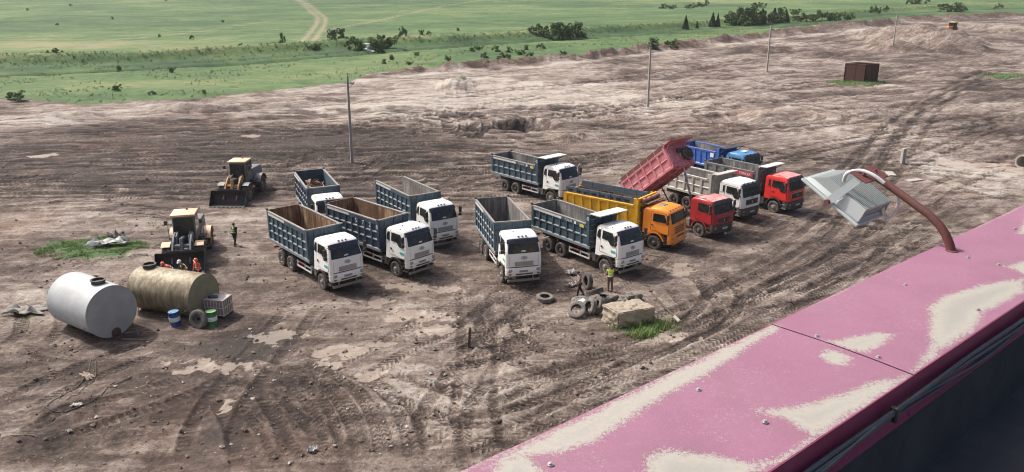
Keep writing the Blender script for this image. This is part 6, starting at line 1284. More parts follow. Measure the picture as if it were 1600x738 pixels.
part('blade', MB().prism([(2.1, 0.05), (2.0, 0.5), (2.15, 1.2), (2.25, 1.2), (2.12, 0.5), (2.25, 0.05)], lambda x, z: Vector((x, -1.7, z)), lambda x, z: Vector((x, 1.7, z))), M['cream'], eg, ang=0); part('exhaust', MB().cyl((1.0, 0.2, 1.7), (1.0, 0.2, 2.5), 0.06, n=8), M['chassis'], eg)

# ------------------------------------------------------------------ post and slabs on the right, added as solid stand-ins for a ghosted smear
px0, py0 = at(1410, 254); pst = thing('smear_post', 'short pale post standing in for a ghosted smear above the floodlight', 'post', (px0, py0, gz(px0, py0)), R(15))
part('shaft', rock_mesh(lambda u, v, w: ((u-0.5)*0.42, (v-0.5)*0.36, -0.2+w*1.75), 4, 4, 12, 0.06, 0.3, 71), M['postconc'], pst); part('reinforcing_bar', MB().tube([(0.05, 0.02, 1.45), (0.10, 0.03, 1.75)], 0.012, 5), M['rust'], pst)
for k, (u, v, a, lab) in enumerate([(1428, 283, 0.4, 'pale slab standing in for the smear below the post, nearer the floodlight'), (1392, 272, 1.4, 'small pale slab standing in for the smear left of the post')]):
    x, y = at(u, v); tag(part('smear_fragment', rock_mesh(lambda p_, q_, r_: ((p_-0.5)*1.7, (q_-0.5)*0.7, -0.1+r_*0.26), 10, 6, 3, 0.06, 0.4, 75+k), M['postconc'], loc=(x, y, gz(x, y)), rot=(0, 0, a)), lab, 'fragment')
# ------------------------------------------------------------------ people
M['skin'] = paint('skin', (0.40, 0.22, 0.15), 0.6, 0.1, 8); M['hair'] = paint('dark_hair', (0.02, 0.016, 0.013), 0.7, 0.1, 20)
M['vestgreen'] = paint('yellow_green_vest', (0.50, 0.72, 0.04), 0.7, 0.12, 6); M['vestyellow'] = paint('pale_yellow_vest', (0.66, 0.64, 0.16), 0.7, 0.12, 6); M['vestorange'] = paint('orange_vest', (0.80, 0.13, 0.06), 0.7, 0.12, 6); M['vestlime'] = paint('lime_vest', (0.20, 0.55, 0.06), 0.7, 0.12, 6)
M['tape'] = paint('reflective_tape', (0.62, 0.66, 0.55), 0.4, 0.1, 8)
M['cloth_black'] = paint('black_cloth', (0.014, 0.014, 0.017), 0.85, 0.15, 6); M['cloth_grey'] = paint('grey_cloth', (0.20, 0.20, 0.23), 0.85, 0.15, 9, col2=(0.13, 0.13, 0.16)); M['cloth_brown'] = paint('brown_cloth', (0.10, 0.060, 0.048), 0.85, 0.15, 6); M['cloth_dark'] = paint('dark_green_cloth', (0.03, 0.04, 0.035), 0.85, 0.15, 6)
M['helmetorange'] = paint('orange_helmet', (0.75, 0.12, 0.06), 0.35, 0.1, 6); M['helmetwhite'] = paint('white_helmet', (0.75, 0.75, 0.72), 0.35, 0.1, 6)
def skinned(name, verts, edges, radii, root=0, sub=1):
    me = bpy.data.meshes.new(name); me.from_pydata([tuple(v) for v in verts], edges, [])
    o = bpy.data.objects.new(name, me); COL.objects.link(o)
    o.modifiers.new('skin', 'SKIN'); s = o.modifiers.new('sub', 'SUBSURF'); s.levels = sub; s.render_levels = sub
    sv = me.skin_vertices[0].data
    for i, r_ in enumerate(radii): sv[i].radius = r_ if isinstance(r_, tuple) else (r_, r_); sv[i].use_root = (i == root)
    dg = bpy.context.evaluated_depsgraph_get(); out = bpy.data.meshes.new_from_object(o.evaluated_get(dg)); bpy.data.objects.remove(o)
    out.materials.clear(); out.polygons.foreach_set('use_smooth', [True]*len(out.polygons)); return out
def append_mb(me, mb):
    bm = bmesh.new(); bm.from_mesh(me); t_ = mb.mesh('tmp', ang=60); bm.from_mesh(t_); bm.to_mesh(me); bm.free(); me.polygons.foreach_set('use_smooth', [True]*len(me.polygons)); return me
def person(label, x, y, rz, lean=0.05, arms=((0.15, 0.35), (-0.1, 0.2)), legs=((0.25, -0.05), (-0.2, -0.35)), top='vestgreen', sleeves='skin', legm='cloth_black', helmet=None, height=1.73, vest=True, head_tilt=0.0, group=None):
    t = thing('person', label, 'person', (x, y, gz(x, y)), rz, group); k = height/1.73
    # joints; x is forwards
    def pol(p, a, L): return p+Vector((math.sin(a)*L, 0, -math.cos(a)*L))
    hipc = Vector((0, 0, 0.93*k)); 
    J = {}
    for s, (th, shn) in zip((1, -1), legs):
        h = hipc+Vector((0, s*0.095, -0.03)); kn = pol(h, th, 0.43*k); an = pol(kn, shn, 0.40*k); J[s] = [h, kn, an]
    low = min(J[1][2].z, J[-1][2].z)-0.075; dz = -low
    hipc = hipc+Vector((0, 0, dz))
    for s in J: J[s] = [p+Vector((0, 0, dz)) for p in J[s]]
    up = Vector((math.sin(lean), 0, math.cos(lean))); waist = hipc+up*0.16*k; chest = hipc+up*0.40*k; neck = hipc+up*0.53*k
    hd = Vector((math.sin(lean+head_tilt), 0, math.cos(lean+head_tilt))); headc = neck+hd*0.145*k+Vector((0.015, 0, 0)); crown = neck+hd*0.24*k
    V = [hipc, waist, chest, neck, headc, crown]; E_ = [(0, 1), (1, 2), (2, 3), (3, 4), (4, 5)]; Rr = [(0.115, 0.135), (0.105, 0.13), (0.12, 0.155), 0.058, (0.098, 0.082), 0.062]
    A = {}
    for s, (ua, fa) in zip((1, -1), arms):
        sh = chest+up*0.07*k+Vector((0, s*0.185, 0)); el = pol(sh, ua, 0.28*k)+Vector((0, s*0.04, 0)); wr = pol(el, fa, 0.25*k); A[s] = [sh, el, wr]
        n = len(V); V += [sh, el, wr]; E_ += [(2, n), (n, n+1), (n+1, n+2)]; Rr += [0.066, 0.045, 0.031]
        n = len(V); toe = J[s][2]+Vector((0.15, s*0.015, -0.045)); V += J[s]+[toe]; E_ += [(0, n), (n, n+1), (n+1, n+2), (n+2, n+3)]; Rr += [0.088, 0.062, 0.043, 0.036]
    body = skinned('body', V, E_, Rr)
    ex_ = MB()
    for s in (1, -1):                    # hands: palm and five fingers
        el, wr = A[s][1], A[s][2]; d = (wr-el).normalized(); sd = Vector((0, s, 0)); fw = d.cross(sd).normalized()
        pc = wr+d*0.055; ex_.tube([wr-d*0.01, pc, wr+d*0.10], [0.026, 0.036, 0.034], 8, squash=0.5)
        for q in range(4):
            b0 = wr+d*0.095+fw*(-0.027+q*0.018); L = (0.062, 0.075, 0.070, 0.055)[q]; ex_.tube([b0, b0+d*L*0.5-sd*0.008, b0+d*L*0.9-sd*0.026], [0.010, 0.009, 0.007], 6)
        b0 = wr+d*0.04+fw*(-0.030); ex_.tube([b0, b0+d*0.03-fw*0.022, b0+d*0.06-fw*0.024-sd*0.01], [0.011, 0.010, 0.008], 6)
    fx = hd.cross(Vector((0, 1, 0))) * -1
    fwd = Vector((hd.z, 0, -hd.x))
    ex_.tube([headc+fwd*0.095+hd*0.02, headc+fwd*0.118-hd*0.025], [0.010, 0.017], 6)
    for s in (1, -1): ex_.tube([headc+Vector((0, s*0.078, 0))-hd*0.03, headc+Vector((0, s*0.092, 0))+hd*0.03], [0.014, 0.018], 6)
    b = part('body', append_mb(body, ex_), M['skin'], t)
    for s in (1, -1): part('eye', MB().lathe([(0.004, -0.006), (0.011, 0), (0.004, 0.006)], headc+fwd*0.088+Vector((0, s*0.032, 0))+hd*0.02, fwd, 8), M['cloth_black'], t)
    # clothes
    tv = [hipc-up*0.02, waist, chest, neck-up*0.035]; te = [(0, 1), (1, 2), (2, 3)]; tr_ = [(0.135, 0.155), (0.125, 0.15), (0.14, 0.172), 0.085]
    for s in (1, -1):
        n = len(tv); sh, el, wr = A[s]
        if sleeves == 'skin': tv += [sh, sh.lerp(el, 0.35)]; te += [(2, n), (n, n+1)]; tr_ += [0.080, 0.068]
        else: tv += [sh, el, el.lerp(wr, 0.85)]; te += [(2, n), (n, n+1), (n+1, n+2)]; tr_ += [0.080, 0.060, 0.044]
    if vest and sleeves != 'skin':
        part('jacket', skinned('jacket', tv, te, tr_), M[sleeves], t)
        tv2, te2, tr2 = tv[:4], te[:3], [(0.150, 0.170), (0.142, 0.166), (0.156, 0.188), 0.09]
        tp_ = part('vest', skinned('vest', tv2, te2, tr2), M[top], t)
    else: tp_ = part('vest' if vest else 'shirt', skinned('vest', tv, te, tr_), M[top], t)
    if vest:
        for zz in (0.10, 0.26): part('tape', MB().lathe([(0.158, -0.022), (0.168, -0.018), (0.168, 0.018), (0.158, 0.022)], hipc+up*zz*k, up, 18), M['tape'], tp_)
    lv = [hipc+up*0.03]; le = []; lr = [(0.130, 0.148)]
    for s in (1, -1):
        n = len(lv); h, kn, an = J[s]; lv += [h, kn, kn.lerp(an, 0.92)]; le += [(0, n), (n, n+1), (n+1, n+2)]; lr += [0.105, 0.078, 0.062]
    part('trousers', skinned('trousers', lv, le, lr), M[legm], t)
    for s in (1, -1):
        an = J[s][2]; part('boot', MB().tube([an+Vector((-0.05, 0, -0.03)), an+Vector((0.05, 0, -0.035)), an+Vector((0.18, s*0.015, -0.05))], [0.050, 0.052, 0.036], 8), M['cloth_black'], t)
    if helmet:
        hm = part('helmet', MB().lathe([(0.125, 0.0), (0.122, 0.03), (0.105, 0.085), (0.07, 0.118), (0.02, 0.132)], headc+hd*0.045, hd, 18), M[helmet], t, ang=50); part('helmet_brim', MB().lathe([(0.150, -0.004), (0.152, 0.004), (0.120, 0.012)], headc+hd*0.045+fwd*0.02, hd, 18), M[helmet], hm)
    else: part('hair', MB().lathe([(0.096, -0.02), (0.104, 0.03), (0.090, 0.085), (0.05, 0.112), (0.01, 0.118)], headc+hd*0.015-fwd*0.015, hd, 14), M['hair'], t, ang=60)
    return t
x, y = at(368, 384); person('man in a green vest walking away between the loaders and the trucks', x, y, R(75), top='vestlime', sleeves='cloth_dark', legm='cloth_black', arms=((0.3, 0.5), (-0.25, 0.0)), legs=((0.28, 0.05), (-0.22, -0.45)))
x, y = at(905, 463.5); person('man in grey shirt and black trousers walking past the tyre pile', x, y, R(200), top='cloth_grey', sleeves='skin', vest=False, arms=((0.55, 1.0), (-0.15, 0.15)), legs=((0.32, 0.1), (-0.30, -0.55)), head_tilt=0.35)
x, y = at(953, 455); person('man in a yellow-green vest standing with his back turned by the truck wheel', x, y, R(100), top='vestgreen', sleeves='skin', legm='cloth_brown', lean=0.12, arms=((0.35, 0.9), (0.15, 0.35)), legs=((0.14, 0.0), (-0.12, -0.2)), head_tilt=0.3)
x, y = at(272, 442); person('bent worker in orange vest and orange helmet, left of the three by the bucket', x, y, R(-150), lean=0.75, top='vestorange', sleeves='vestorange', helmet='helmetorange', arms=((0.15, 0.4), (0.3, 0.6)), legs=((0.25, -0.05), (0.05, -0.35)))
x, y = at(293, 441.5); person('worker in yellow vest and white helmet, in the middle of the three', x, y, R(-140), lean=0.45, top='vestyellow', sleeves='cloth_dark', helmet='helmetwhite', arms=((0.3, 0.9), (0.3, 1.1)), legs=((0.25, -0.1), (0.0, -0.3)))
x, y = at(313, 442); person('upright worker in orange vest and helmet, right of the three by the bucket', x, y, R(-110), lean=0.18, top='vestorange', sleeves='vestorange', helmet='helmetorange', arms=((0.2, 0.8), (0.1, 0.6)), legs=((0.1, 0.0), (-0.1, -0.15)))

# ------------------------------------------------------------------ odds and ends on the ground
M['sheet'] = paint('dirty_white_sheet', (0.55, 0.55, 0.53), 0.7, 0.5, 3, dustcol=(0.33, 0.29, 0.25)); M['ash'] = paint('grey_cement', (0.26, 0.25, 0.235), 0.9, 0.5, 3)
M['hose'] = paint('black_hose', (0.02, 0.02, 0.02), 0.6, 0.5, 5)
def crumple(name, label, cat, u, v, w, d, hgt, mat, rz=0.0, seed=1, thick=0.02):
    x, y = at(u, v); n = 12; r_ = random.Random(seed); z0 = ground_z(x, y)
    P = []
    for i in range(n):
        row = []
        for j in range(n):
            a, b_ = (i/(n-1)-0.5), (j/(n-1)-0.5); edge = 1+0.25*math.sin(seed+7*math.atan2(a, b_))
            lx, ly = a*w*edge, b_*d*edge; wx, wy = lx*math.cos(rz)-ly*math.sin(rz), lx*math.sin(rz)+ly*math.cos(rz)
            row.append((wx, wy, ground_z(x+wx, y+wy)-z0+0.03+hgt*float(fbm(np.array([a*5+seed]), np.array([b_*5]), seed, 3)[0])**2*1.6))
        P.append(row)
    return tag(part(name, solid(MB().grid(P).mesh(name, ang=60), thick), mat, loc=(x, y, z0)), label, cat)
crumple('plastic_sheet', 'crumpled pale plastic sheet lying on the grass patch', 'sheet', 170, 384, 2.4, 0.9, 0.55, M['sheet'], 0.2, 4); crumple('plastic_sheet', 'dark rag heaped on the grass patch behind the pale sheet', 'rag', 182, 374, 1.0, 0.6, 0.6, M['rubble'], 0.5, 6)
crumple('cloth_rag', 'small white rag on the ground left of the man in grey', 'rag', 896, 429, 0.9, 0.5, 0.35, M['sheet'], 0.1, 8); crumple('cloth_rag', 'white plastic litter by the feet of the man in grey', 'litter', 893, 447, 0.7, 0.4, 0.3, M['sheet'], 0.8, 9)
crumple('ash_heap', 'low grey heap of cement at the left edge', 'heap', 42, 488, 2.0, 1.2, 0.4, M['ash'], 0.0, 12); crumple('board_scrap', 'flat pale board lying near the coiled cable', 'board', 136, 587, 0.85, 0.35, 0.05, M['oldwood'], 2.5, 13)
crumple('plastic_litter', 'scrap of white plastic near the bottom of the dirt', 'litter', 489, 706, 0.35, 0.25, 0.2, M['sheet'], 1.0, 15); crumple('plastic_litter', 'small white scrap beside the cable end', 'litter', 121, 641, 0.45, 0.2, 0.08, M['sheet'], 0.6, 16)
def on_ground(pts, z=0.03): return [(x, y, ground_z(x, y)+z) for x, y in pts]
def line(name, label, cat, px, r_, mat, lift=0.03):
    p = resample([at(*q) for q in px], 0.25); q = on_ground(p, lift); o_ = Vector(q[0])
    return tag(part(name, MB().tube([Vector(a)-o_ for a in q], r_, 7), mat, loc=o_), label, cat)
line('cable', 'thin black cable looping across the dirt in front of the white tank', 'cable', [(142, 560), (137, 583), (120, 605), (95, 625), (76, 640), (80, 648), (110, 648), (150, 628), (170, 604), (180, 598)], 0.018, M['hose'])
line('cable', 'second thin cable beside the looping one', 'cable', [(150, 565), (148, 590), (128, 612), (105, 634)], 0.014, M['hose']); line('steel_rod', 'straight dark steel rod lying in the dirt near the cables', 'rod', [(179, 602), (207, 589)], 0.03, M['hose'], 0.05)
line('stick', 'pale stick lying right of the white tank end', 'stick', [(191, 531), (230, 532)], 0.035, M['oldwood'], 0.05); line('stick', 'thin branch lying near the white tank', 'stick', [(196, 522), (230, 515)], 0.03, M['oldwood'], 0.05); line('stick', 'pale stick near the lower left corner', 'stick', [(20, 688), (58, 690)], 0.03, M['oldwood'], 0.05)
line('hose', 'black hose running from under the brown tank', 'hose', [(216, 480), (216, 488), (235, 494), (262, 497)], 0.035, M['hose'], 0.04); line('plank', 'grey plank on the ground behind the orange truck', 'plank', [(1013, 399), (1030, 402)], 0.06, M['oldwood'], 0.05)

def scatter_stones(name, n, region, smin, smax, mat, seed, label):
    r_ = np.random.default_rng(seed); V = []; F = []
    base = np.array([(1, 0, 0), (-1, 0, 0), (0, 1, 0), (0, -1, 0), (0, 0, 0.8), (0, 0, -0.5), (0.6, 0.6, 0.4), (-0.6, 0.6, 0.3), (-0.5, -0.7, 0.4), (0.7, -0.5, 0.35)])
    fc = [(0, 6, 4), (6, 2, 4), (2, 7, 4), (7, 1, 4), (1, 8, 4), (8, 3, 4), (3, 9, 4), (9, 0, 4), (0, 9, 5), (9, 3, 5), (3, 8, 5), (8, 1, 5), (1, 7, 5), (7, 2, 5), (2, 6, 5), (6, 0, 5)]
    for k in range(n):
        u, v = region(r_); x, y = at(u, v); s = smin+(smax-smin)*r_.random()**3; b = base*s*r_.uniform(0.6, 1.3, 3)*r_.uniform(0.75, 1.25, (10, 1)); a = r_.uniform(0, 6.28); c, sn = math.cos(a), math.sin(a)
        b = np.stack([b[:, 0]*c-b[:, 1]*sn+x, b[:, 0]*sn+b[:, 1]*c+y, b[:, 2]+ground_z(x, y)+s*0.2], 1); m = len(V); V += [tuple(q) for q in b]; F += [tuple(i+m for i in f) for f in fc]
    mb = MB(); mb.v = V; mb.f = F; o_ = part(name, mb.mesh(name, ang=0), mat); o_['kind'] = 'stuff'; o_['label'] = label; o_['category'] = 'stones'; return o_
M['palestone'] = paint('pale_stone', (0.40, 0.375, 0.34), 0.85, 0.4, 4, col2=(0.30, 0.28, 0.25)); M['darkclod'] = paint('brown_clod', (0.11, 0.085, 0.07), 0.95, 0.4, 4)
scatter_stones('scattered_stones', 520, lambda r_: (r_.uniform(-20, 1100), 738-330*r_.random()**0.8), 0.02, 0.11, M['palestone'], 1, 'pale stones and bits of rubbish strewn over the dirt')
scatter_stones('dirt_clods', 2600, lambda r_: (r_.uniform(-20, 1250), 738-500*r_.random()**0.75), 0.03, 0.14, M['darkclod'], 2, 'loose brown clods strewn over the dirt')

# ------------------------------------------------------------------ grass tufts, bushes, trees
def leafmat(name, a, b, c):
    m, nt, bs = newmat(name); geo = nd(nt, 'ShaderNodeNewGeometry'); rnd = geo.outputs['Random Per Island']
    n1 = noise(nt, 0.6, 3, 0.6, geo.outputs['Position']); f = mth(nt, 'ADD', mth(nt, 'MULTIPLY', rnd, 0.55), mth(nt, 'MULTIPLY', n1, 0.5))
    nt.links.new(ramp(nt, f, [(0.2, a), (0.52, b), (0.85, c)]), bs.inputs['Base Color']); bs.inputs['Roughness'].default_value = 0.7; bs.inputs['Specular IOR Level'].default_value = 0.2
    return m
M['leaf'] = leafmat('leaves', (0.050, 0.090, 0.034), (0.098, 0.155, 0.052), (0.16, 0.215, 0.075)); M['needle'] = leafmat('needles', (0.028, 0.054, 0.032), (0.050, 0.086, 0.044), (0.08, 0.125, 0.06))
M['blade'] = leafmat('grass_blades', (0.07, 0.13, 0.03), (0.13, 0.21, 0.05), (0.24, 0.27, 0.09)); M['dryblade'] = leafmat('dry_grass_blades', (0.20, 0.23, 0.08), (0.32, 0.32, 0.13), (0.42, 0.36, 0.19)); M['bankblade'] = leafmat('meadow_blades', (0.10, 0.17, 0.05), (0.17, 0.25, 0.08), (0.28, 0.30, 0.12)); M['bark'] = paint('bark', (0.07, 0.055, 0.045), 0.9, 0.2, 6)
def leaves(rg, n, pos, size, flat=0.0):
    """n small leaf-clump faces at random tilts"""
    P = pos(n); d = rg.normal(size=(n, 3)); d /= np.linalg.norm(d, axis=1)[:, None]; e = np.cross(d, rg.normal(size=(n, 3))); e /= np.linalg.norm(e, axis=1)[:, None]+1e-9
    s = size*rg.uniform(0.6, 1.4, (n, 1)); V = np.stack([P-d*s, P+e*s*0.55, P+d*s, P-e*s*0.55+np.cross(d, e)*s*0.2], 1).reshape(-1, 3)
    mb = MB(); mb.v = [tuple(q) for q in V]; mb.f = [(4*i, 4*i+1, 4*i+2, 4*i+3) for i in range(n)]; return mb
def crown_round(seed, h=1.0):
    rg = np.random.default_rng(seed); nb = 18; C = rg.normal(size=(nb, 3))*np.array([0.30, 0.30, 0.24])*h+np.array([0, 0, 0.50*h]); rad = rg.uniform(0.07, 0.25, nb)*h
    def pos(n):
        k = rg.integers(0, nb, n); q = rg.normal(size=(n, 3)); q /= np.linalg.norm(q, axis=1)[:, None]; return np.maximum(C[k]+q*(rad[k]*rg.uniform(0.55, 1.05, n))[:, None], [-9, -9, 0.03])
    return leaves(rg, 1700, pos, 0.06*h)
def crown_cone(seed):
    rg = np.random.default_rng(seed)
    def pos(n):
        z = 1-np.sqrt(rg.random(n))*0.93; tier = 0.72+0.28*((z*9) % 1.0)[...]; r_ = (1-z)*0.30*(1.3-tier*0.6)*np.sqrt(rg.uniform(0.25, 1, n)); a = rg.uniform(0, 6.28, n); return np.stack([r_*np.cos(a), r_*np.sin(a), z-0.12*r_], 1)
    return leaves(rg, 1800, pos, 0.034)
for k in range(5): CACHE[('round', k)] = crown_round(100+k).mesh('crown', ang=0, normals=False)
for k in range(3): CACHE[('cone', k)] = crown_cone(200+k).mesh('crown', ang=0, normals=False)
def trunk_mb(k):
    mb = MB().tube([(0, 0, -0.05), (0.01, 0, 0.25), (0.0, 0.01, 0.6), (0, 0, 0.9)], [0.035, 0.028, 0.016, 0.004], 7)
    for j in range(5): a = j*1.7+k; mb.tube([(0, 0, 0.25+0.09*j), (0.16*math.cos(a), 0.16*math.sin(a), 0.40+0.09*j)], [0.014, 0.004], 5)
    return mb
for k in range(3): CACHE[('trunk', k)] = trunk_mb(k).mesh('trunk')
ORD = ['leftmost', 'second from the left', 'third from the left', 'fourth from the left', 'fifth from the left', 'sixth from the left', 'seventh from the left', 'eighth from the left', 'ninth from the left', 'tenth from the left', 'last on the right']
def ordered(rows): return [(ORD[i],)+tuple(q) for i, q in enumerate(sorted(rows, key=lambda q: q[0]))]
rt = random.Random(21)
def plant(name, label, cat, u, v, hpx, wide, kind, group):
    x, y = at(u, v); pxm = CAM_F/(y*math.cos(CAM_P)+CAM_H*math.sin(CAM_P)); h = hpx/pxm*0.92
    t = thing(name, label, cat, (x, y, ground_z(x, y)-0.05*h), rt.uniform(0, 6.28), group); t.scale = (h*wide, h*wide, h)
    part('trunk' if cat == 'tree' else 'stem', None, M['bark'], t, key=('trunk', rt.randrange(3)))
    part('crown', None, M['needle'] if kind == 'cone' else M['leaf'], t, key=(kind, rt.randrange(3 if kind == 'cone' else 5)))
    return t
plant('conifer_tree', 'lone conifer standing left of the far tree row', 'tree', 1071, 46, 25, 1.2, 'cone', 'far trees'); plant('conifer_tree', 'small young conifer between the lone conifer and the row', 'tree', 1089, 44, 13, 1.1, 'cone', 'far trees')
plant('conifer_tree', 'dense conifer at the left end of the tree row, beyond the second pole', 'tree', 1113, 42, 26, 1.3, 'cone', 'far trees'); plant('conifer_tree', 'slim conifer touching the dense one at the left end of the row', 'tree', 1121, 42, 24, 1.0, 'cone', 'far trees')
for od, u, v, h, w, k in ordered([(1143, 40, 22, 1.3, 'round'), (1152, 39, 27, 1.3, 'round'), (1161, 39, 30, 1.2, 'round'), (1170, 39, 28, 1.2, 'round'), (1180, 38, 24, 0.9, 'round'), (1190, 38, 28, 1.5, 'cone'), (1200, 37, 21, 1.0, 'round'), (1209, 36, 27, 1.5, 'cone'), (1218, 36, 25, 0.8, 'round'), (1228, 35, 22, 1.5, 'cone')]):
    plant('row_tree', 'dark tree in the dense far row, '+od, 'tree', u, v, h, w, k, 'trees of the far row')
for od, u, v, h, w in ordered([(838, 60, 14, 1.3), (850, 60, 18, 1.2), (864, 61, 22, 1.1), (878, 61, 28, 1.0), (890, 60, 25, 1.0), (903, 59, 24, 0.9)]):
    plant('thicket_bush', 'leafy bush of the thicket on the ditch bank, '+od, 'bush', u, v, h, w, 'round', 'bushes of the bank thicket')
for od, u, v, h, w in ordered([(521, 72, 18, 1.0), (534, 71, 19, 1.1), (556, 78, 20, 1.2), (566, 80, 16, 1.3), (587, 80, 22, 1.2), (598, 77, 18, 1.1), (606, 76, 22, 1.1), (630, 70, 16, 0.6), (492, 80, 10, 1.6)]):
    plant('ditch_bush', 'leafy bush crowding round the white culvert, '+od, 'bush', u, v, h, w, 'round', 'bushes round the culvert')
for od, u, v, h, w in ordered([(1247, 33, 11, 1.4), (1259, 33, 13, 1.3), (1270, 32, 12, 1.5), (1284, 31, 15, 1.4), (1297, 31, 14, 1.5), (1310, 30, 12, 1.5), (1324, 30, 12, 1.3), (1240, 27, 12, 1.2), (1370, 22, 11, 1.0), (1361, 22, 10, 0.8), (1383, 20, 9, 0.8)]):
    plant('bush', 'low dark bush right of the far tree row, '+od, 'bush', u, v, h, w, 'round', 'bushes right of the tree row')
for od, u, v, h, w in ordered([(1425, 11, 13, 1.3), (1438, 10, 14, 1.2), (1480, 19, 17, 1.3), (1494, 19, 15, 1.4), (1505, 17, 8, 1.4), (1560, 14, 8, 1.2)]): plant('bush', 'dark round bush near the top right corner, '+od, 'bush', u, v, h, w, 'round', 'bushes at top right')
for od, u, v, h, w in ordered([(1036, 17, 8, 1.6), (1048, 18, 7, 1.8), (1075, 17, 7, 1.6), (1090, 16, 8, 1.8), (1103, 12, 9, 0.9), (1187, 16, 10, 1.2)]): plant('bush', 'small bush in the open field above the far trees, '+od, 'bush', u, v, h, w, 'round', 'bushes in the far field')
plant('bush', 'round dark bush alone in the field at the far left', 'bush', 90, 97, 13, 1.2, 'round', None); plant('bush', 'small dark bush alone in the near grass on the left', 'bush', 183, 145, 11, 1.1, 'round', None); plant('bush', 'low dark shrub right of the lone dark bush', 'bush', 239, 150, 6, 1.6, 'round', None)
plant('bush', 'grey-green spreading shrub at the left edge of the dirt', 'bush', 22, 156, 14, 2.2, 'round', None); plant('bush', 'rounded tree-like shrub beside the second power pole', 'bush', 1019, 79, 17, 1.2, 'round', None); plant('bush', 'leafy bush on the berm right of the second pole', 'bush', 1048, 77, 13, 1.4, 'round', None); plant('bush', 'tall thin sapling near the culvert', 'bush', 442, 77, 18, 0.5, 'round', None)
SHR = [(187, 108, 8, 0.9), (268, 112, 9, 0.9), (320, 148, 6, 1.2), (377, 82, 7, 0.9), (415, 80, 6, 1.5), (660, 62, 9, 0.8), (670, 62, 7, 0.8), (716, 56, 5, 1.2), (600, 100, 8, 1.1), (611, 95, 9, 0.9), (650, 88, 7, 1.2), (700, 97, 9, 1.1), (738, 82, 8, 1.0), (748, 80, 8, 1.1), (757, 92, 9, 1.2), (776, 82, 10, 1.2), (787, 95, 12, 1.3), (795, 84, 9, 1.1), (812, 88, 9, 1.4), (822, 80, 8, 1.1), (830, 92, 10, 1.3), (845, 78, 8, 1.2), (880, 88, 8, 1.2), (250, 64, 5, 0.9), (300, 68, 7, 0.8), (177, 36, 4, 1.0), (111, 16, 4, 1.0), (260, 8, 4, 1.0), (331, 5, 6, 0.9), (44, 22, 4, 1.0), (349, 40, 4, 1.0), (90, 44, 4, 1.0), (640, 205/2.0, 7, 1.1)]
ORD += ['twelfth from the left', 'thirteenth from the left', 'fourteenth from the left', 'fifteenth from the left', 'sixteenth from the left']
for zn, u0, u1 in (('the left part of the grass', -9, 330), ('the grass below and beside the culvert bushes', 330, 735), ('the grass left of the second power pole', 735, 2000)):
    for od, u, v, h, w in ordered([q for q in SHR if u0 <= q[0] < u1]): plant('shrub', 'small scattered shrub in '+zn+', '+od, 'bush', u, v, h, w, 'round', 'scattered shrubs in the grass')

def tufts(name, label, n, region, h0, h1, mat, seed, nb=4, wide=0.03):
    r_ = np.random.default_rng(seed); x, y = region(r_, n); n = len(x)
    h = np.repeat(h0+(h1-h0)*r_.random(n)**1.8, nb); x = np.repeat(x, nb); y = np.repeat(y, nb); n = n*nb
    a = r_.uniform(0, 6.28, n); l = r_.uniform(0.25, 0.8, n)*h; x = x+r_.normal(size=n)*h*0.4; y = y+r_.normal(size=n)*h*0.4; z = gzv(x, y)-0.02; w = wide*h/0.3; c, s = np.cos(a), np.sin(a)
    V = np.stack([np.stack(q, -1) for q in ((x-s*w, y+c*w, z), (x+s*w, y-c*w, z), (x+c*l*0.5+s*w*0.6, y+s*l*0.5-c*w*0.6, z+h*0.6), (x+c*l*0.5-s*w*0.6, y+s*l*0.5+c*w*0.6, z+h*0.6), (x+c*l, y+s*l, z+h*0.9))], 1).reshape(-1, 3)
    mb = MB(); mb.v = V.tolist(); mb.f = [f for i in range(n) for f in ((5*i, 5*i+1, 5*i+2, 5*i+3), (5*i+3, 5*i+2, 5*i+4))]
    me = bpy.data.meshes.new(name); me.from_pydata(mb.v, [], mb.f); o_ = part(name, me, mat); o_['kind'] = 'stuff'; o_['label'] = label; o_['category'] = 'grass'; return o_
def patch(u, v, ru, rv):
    def f(r_, n):
        a, q = r_.uniform(0, 6.28, n), np.sqrt(r_.random(n)); p = np.array([at(uu, vv) for uu, vv in zip(u+np.cos(a)*q*ru, v+np.sin(a)*q*rv)])
        i, j = np.searchsorted(YS, p[:, 1]), np.searchsorted(XS, p[:, 0]); dens = gpatch[i, j]*(0.3+1.3*sstep(0.35, 0.65, fbm(p[:, 0]/0.9, p[:, 1]/0.9, 55, 3)))
        k = dens > r_.uniform(0.12, 0.75, n); return p[k, 0], p[k, 1]
    return f
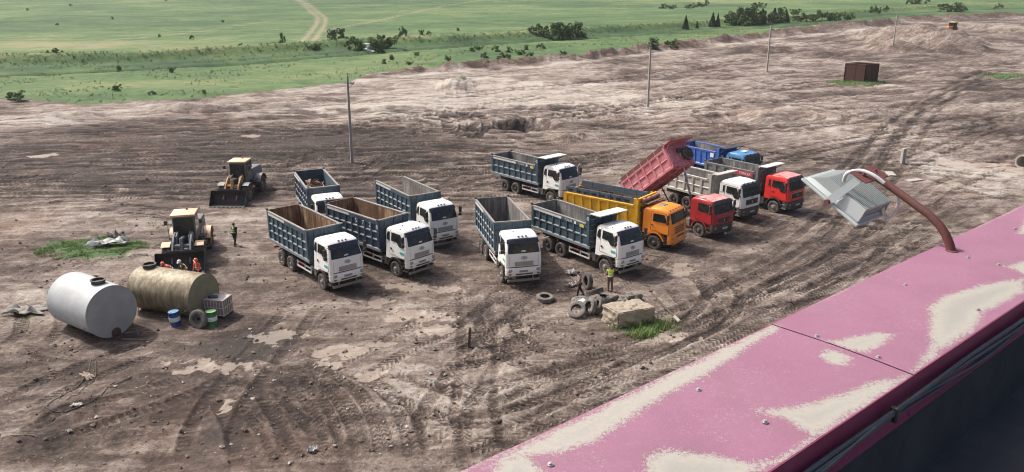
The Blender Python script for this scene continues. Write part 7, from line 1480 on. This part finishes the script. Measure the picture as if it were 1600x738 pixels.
tufts('weed_patch', 'green weeds growing in a patch on the left of the yard', 5200, patch(140, 388, 95, 22), 0.05, 0.24, M['blade'], 31, 6, 0.014); tufts('weed_patch', 'green weeds growing round the concrete block', 3600, patch(1005, 508, 62, 22), 0.06, 0.42, M['blade'], 32, 6, 0.014)
tufts('weed_patch', 'weeds growing round the rusty steel box', 900, patch(1345, 128, 56, 6), 0.1, 0.45, M['blade'], 33, 3); tufts('weed_patch', 'weeds on the right edge of the yard', 500, patch(1565, 118, 46, 6), 0.1, 0.45, M['blade'], 34, 3)
tufts('weed_patch', 'sparse weeds along the left edge of the yard', 500, patch(30, 505, 34, 14), 0.05, 0.18, M['blade'], 35); tufts('weed_patch', 'sparse weeds behind the nearer loader', 500, patch(255, 352, 30, 10), 0.05, 0.2, M['blade'], 36)
BX, BY = course(BANK); EX, EY = course(EDGE)
def bankside(r_, n): x = r_.uniform(-150, 230, n); return x, np.interp(x, BX, BY)+r_.normal(size=n)*2.2
tufts('bank_grass', 'tall yellowish grass along the top of the ditch bank', 5200, bankside, 0.15, 0.6, M['bankblade'], 37, 3, 0.05)
def meadow_clump(r_, n):
    x = r_.uniform(-110, 170, n); y0, y1 = np.interp(x, EX, EY), np.interp(x, BX, BY); y = y0+(y1-y0)*r_.random(n); k = fbm(x/7, y/7, 71, 3) > 0.50; return x[k], y[k]
tufts('meadow_grass', 'long grass clumps between the yard and the ditch', 14000, meadow_clump, 0.10, 0.40, M['bankblade'], 38, 3, 0.05); tufts('meadow_grass', 'pale grass heads in the meadow between yard and ditch', 4500, meadow_clump, 0.15, 0.45, M['dryblade'], 39, 3, 0.05)

# ------------------------------------------------------------------ thin summer haze over the whole place
hm, hnt, hb = newmat('haze'); hnt.nodes.remove(hb); hv = hnt.nodes.new('ShaderNodeVolumePrincipled'); hv.inputs['Color'].default_value = (0.86, 0.90, 0.96, 1); hv.inputs['Density'].default_value = 0.00011
hnt.links.new(hv.outputs[0], hnt.nodes['Material Output'].inputs['Volume'])
hz = part('haze', MB().bx(-2400, 2400, -160, 4900, float(H.min())-1.0, 32.0), hm, ang=0); hz['kind'] = 'stuff'; hz['label'] = 'thin pale haze over the yard and field'
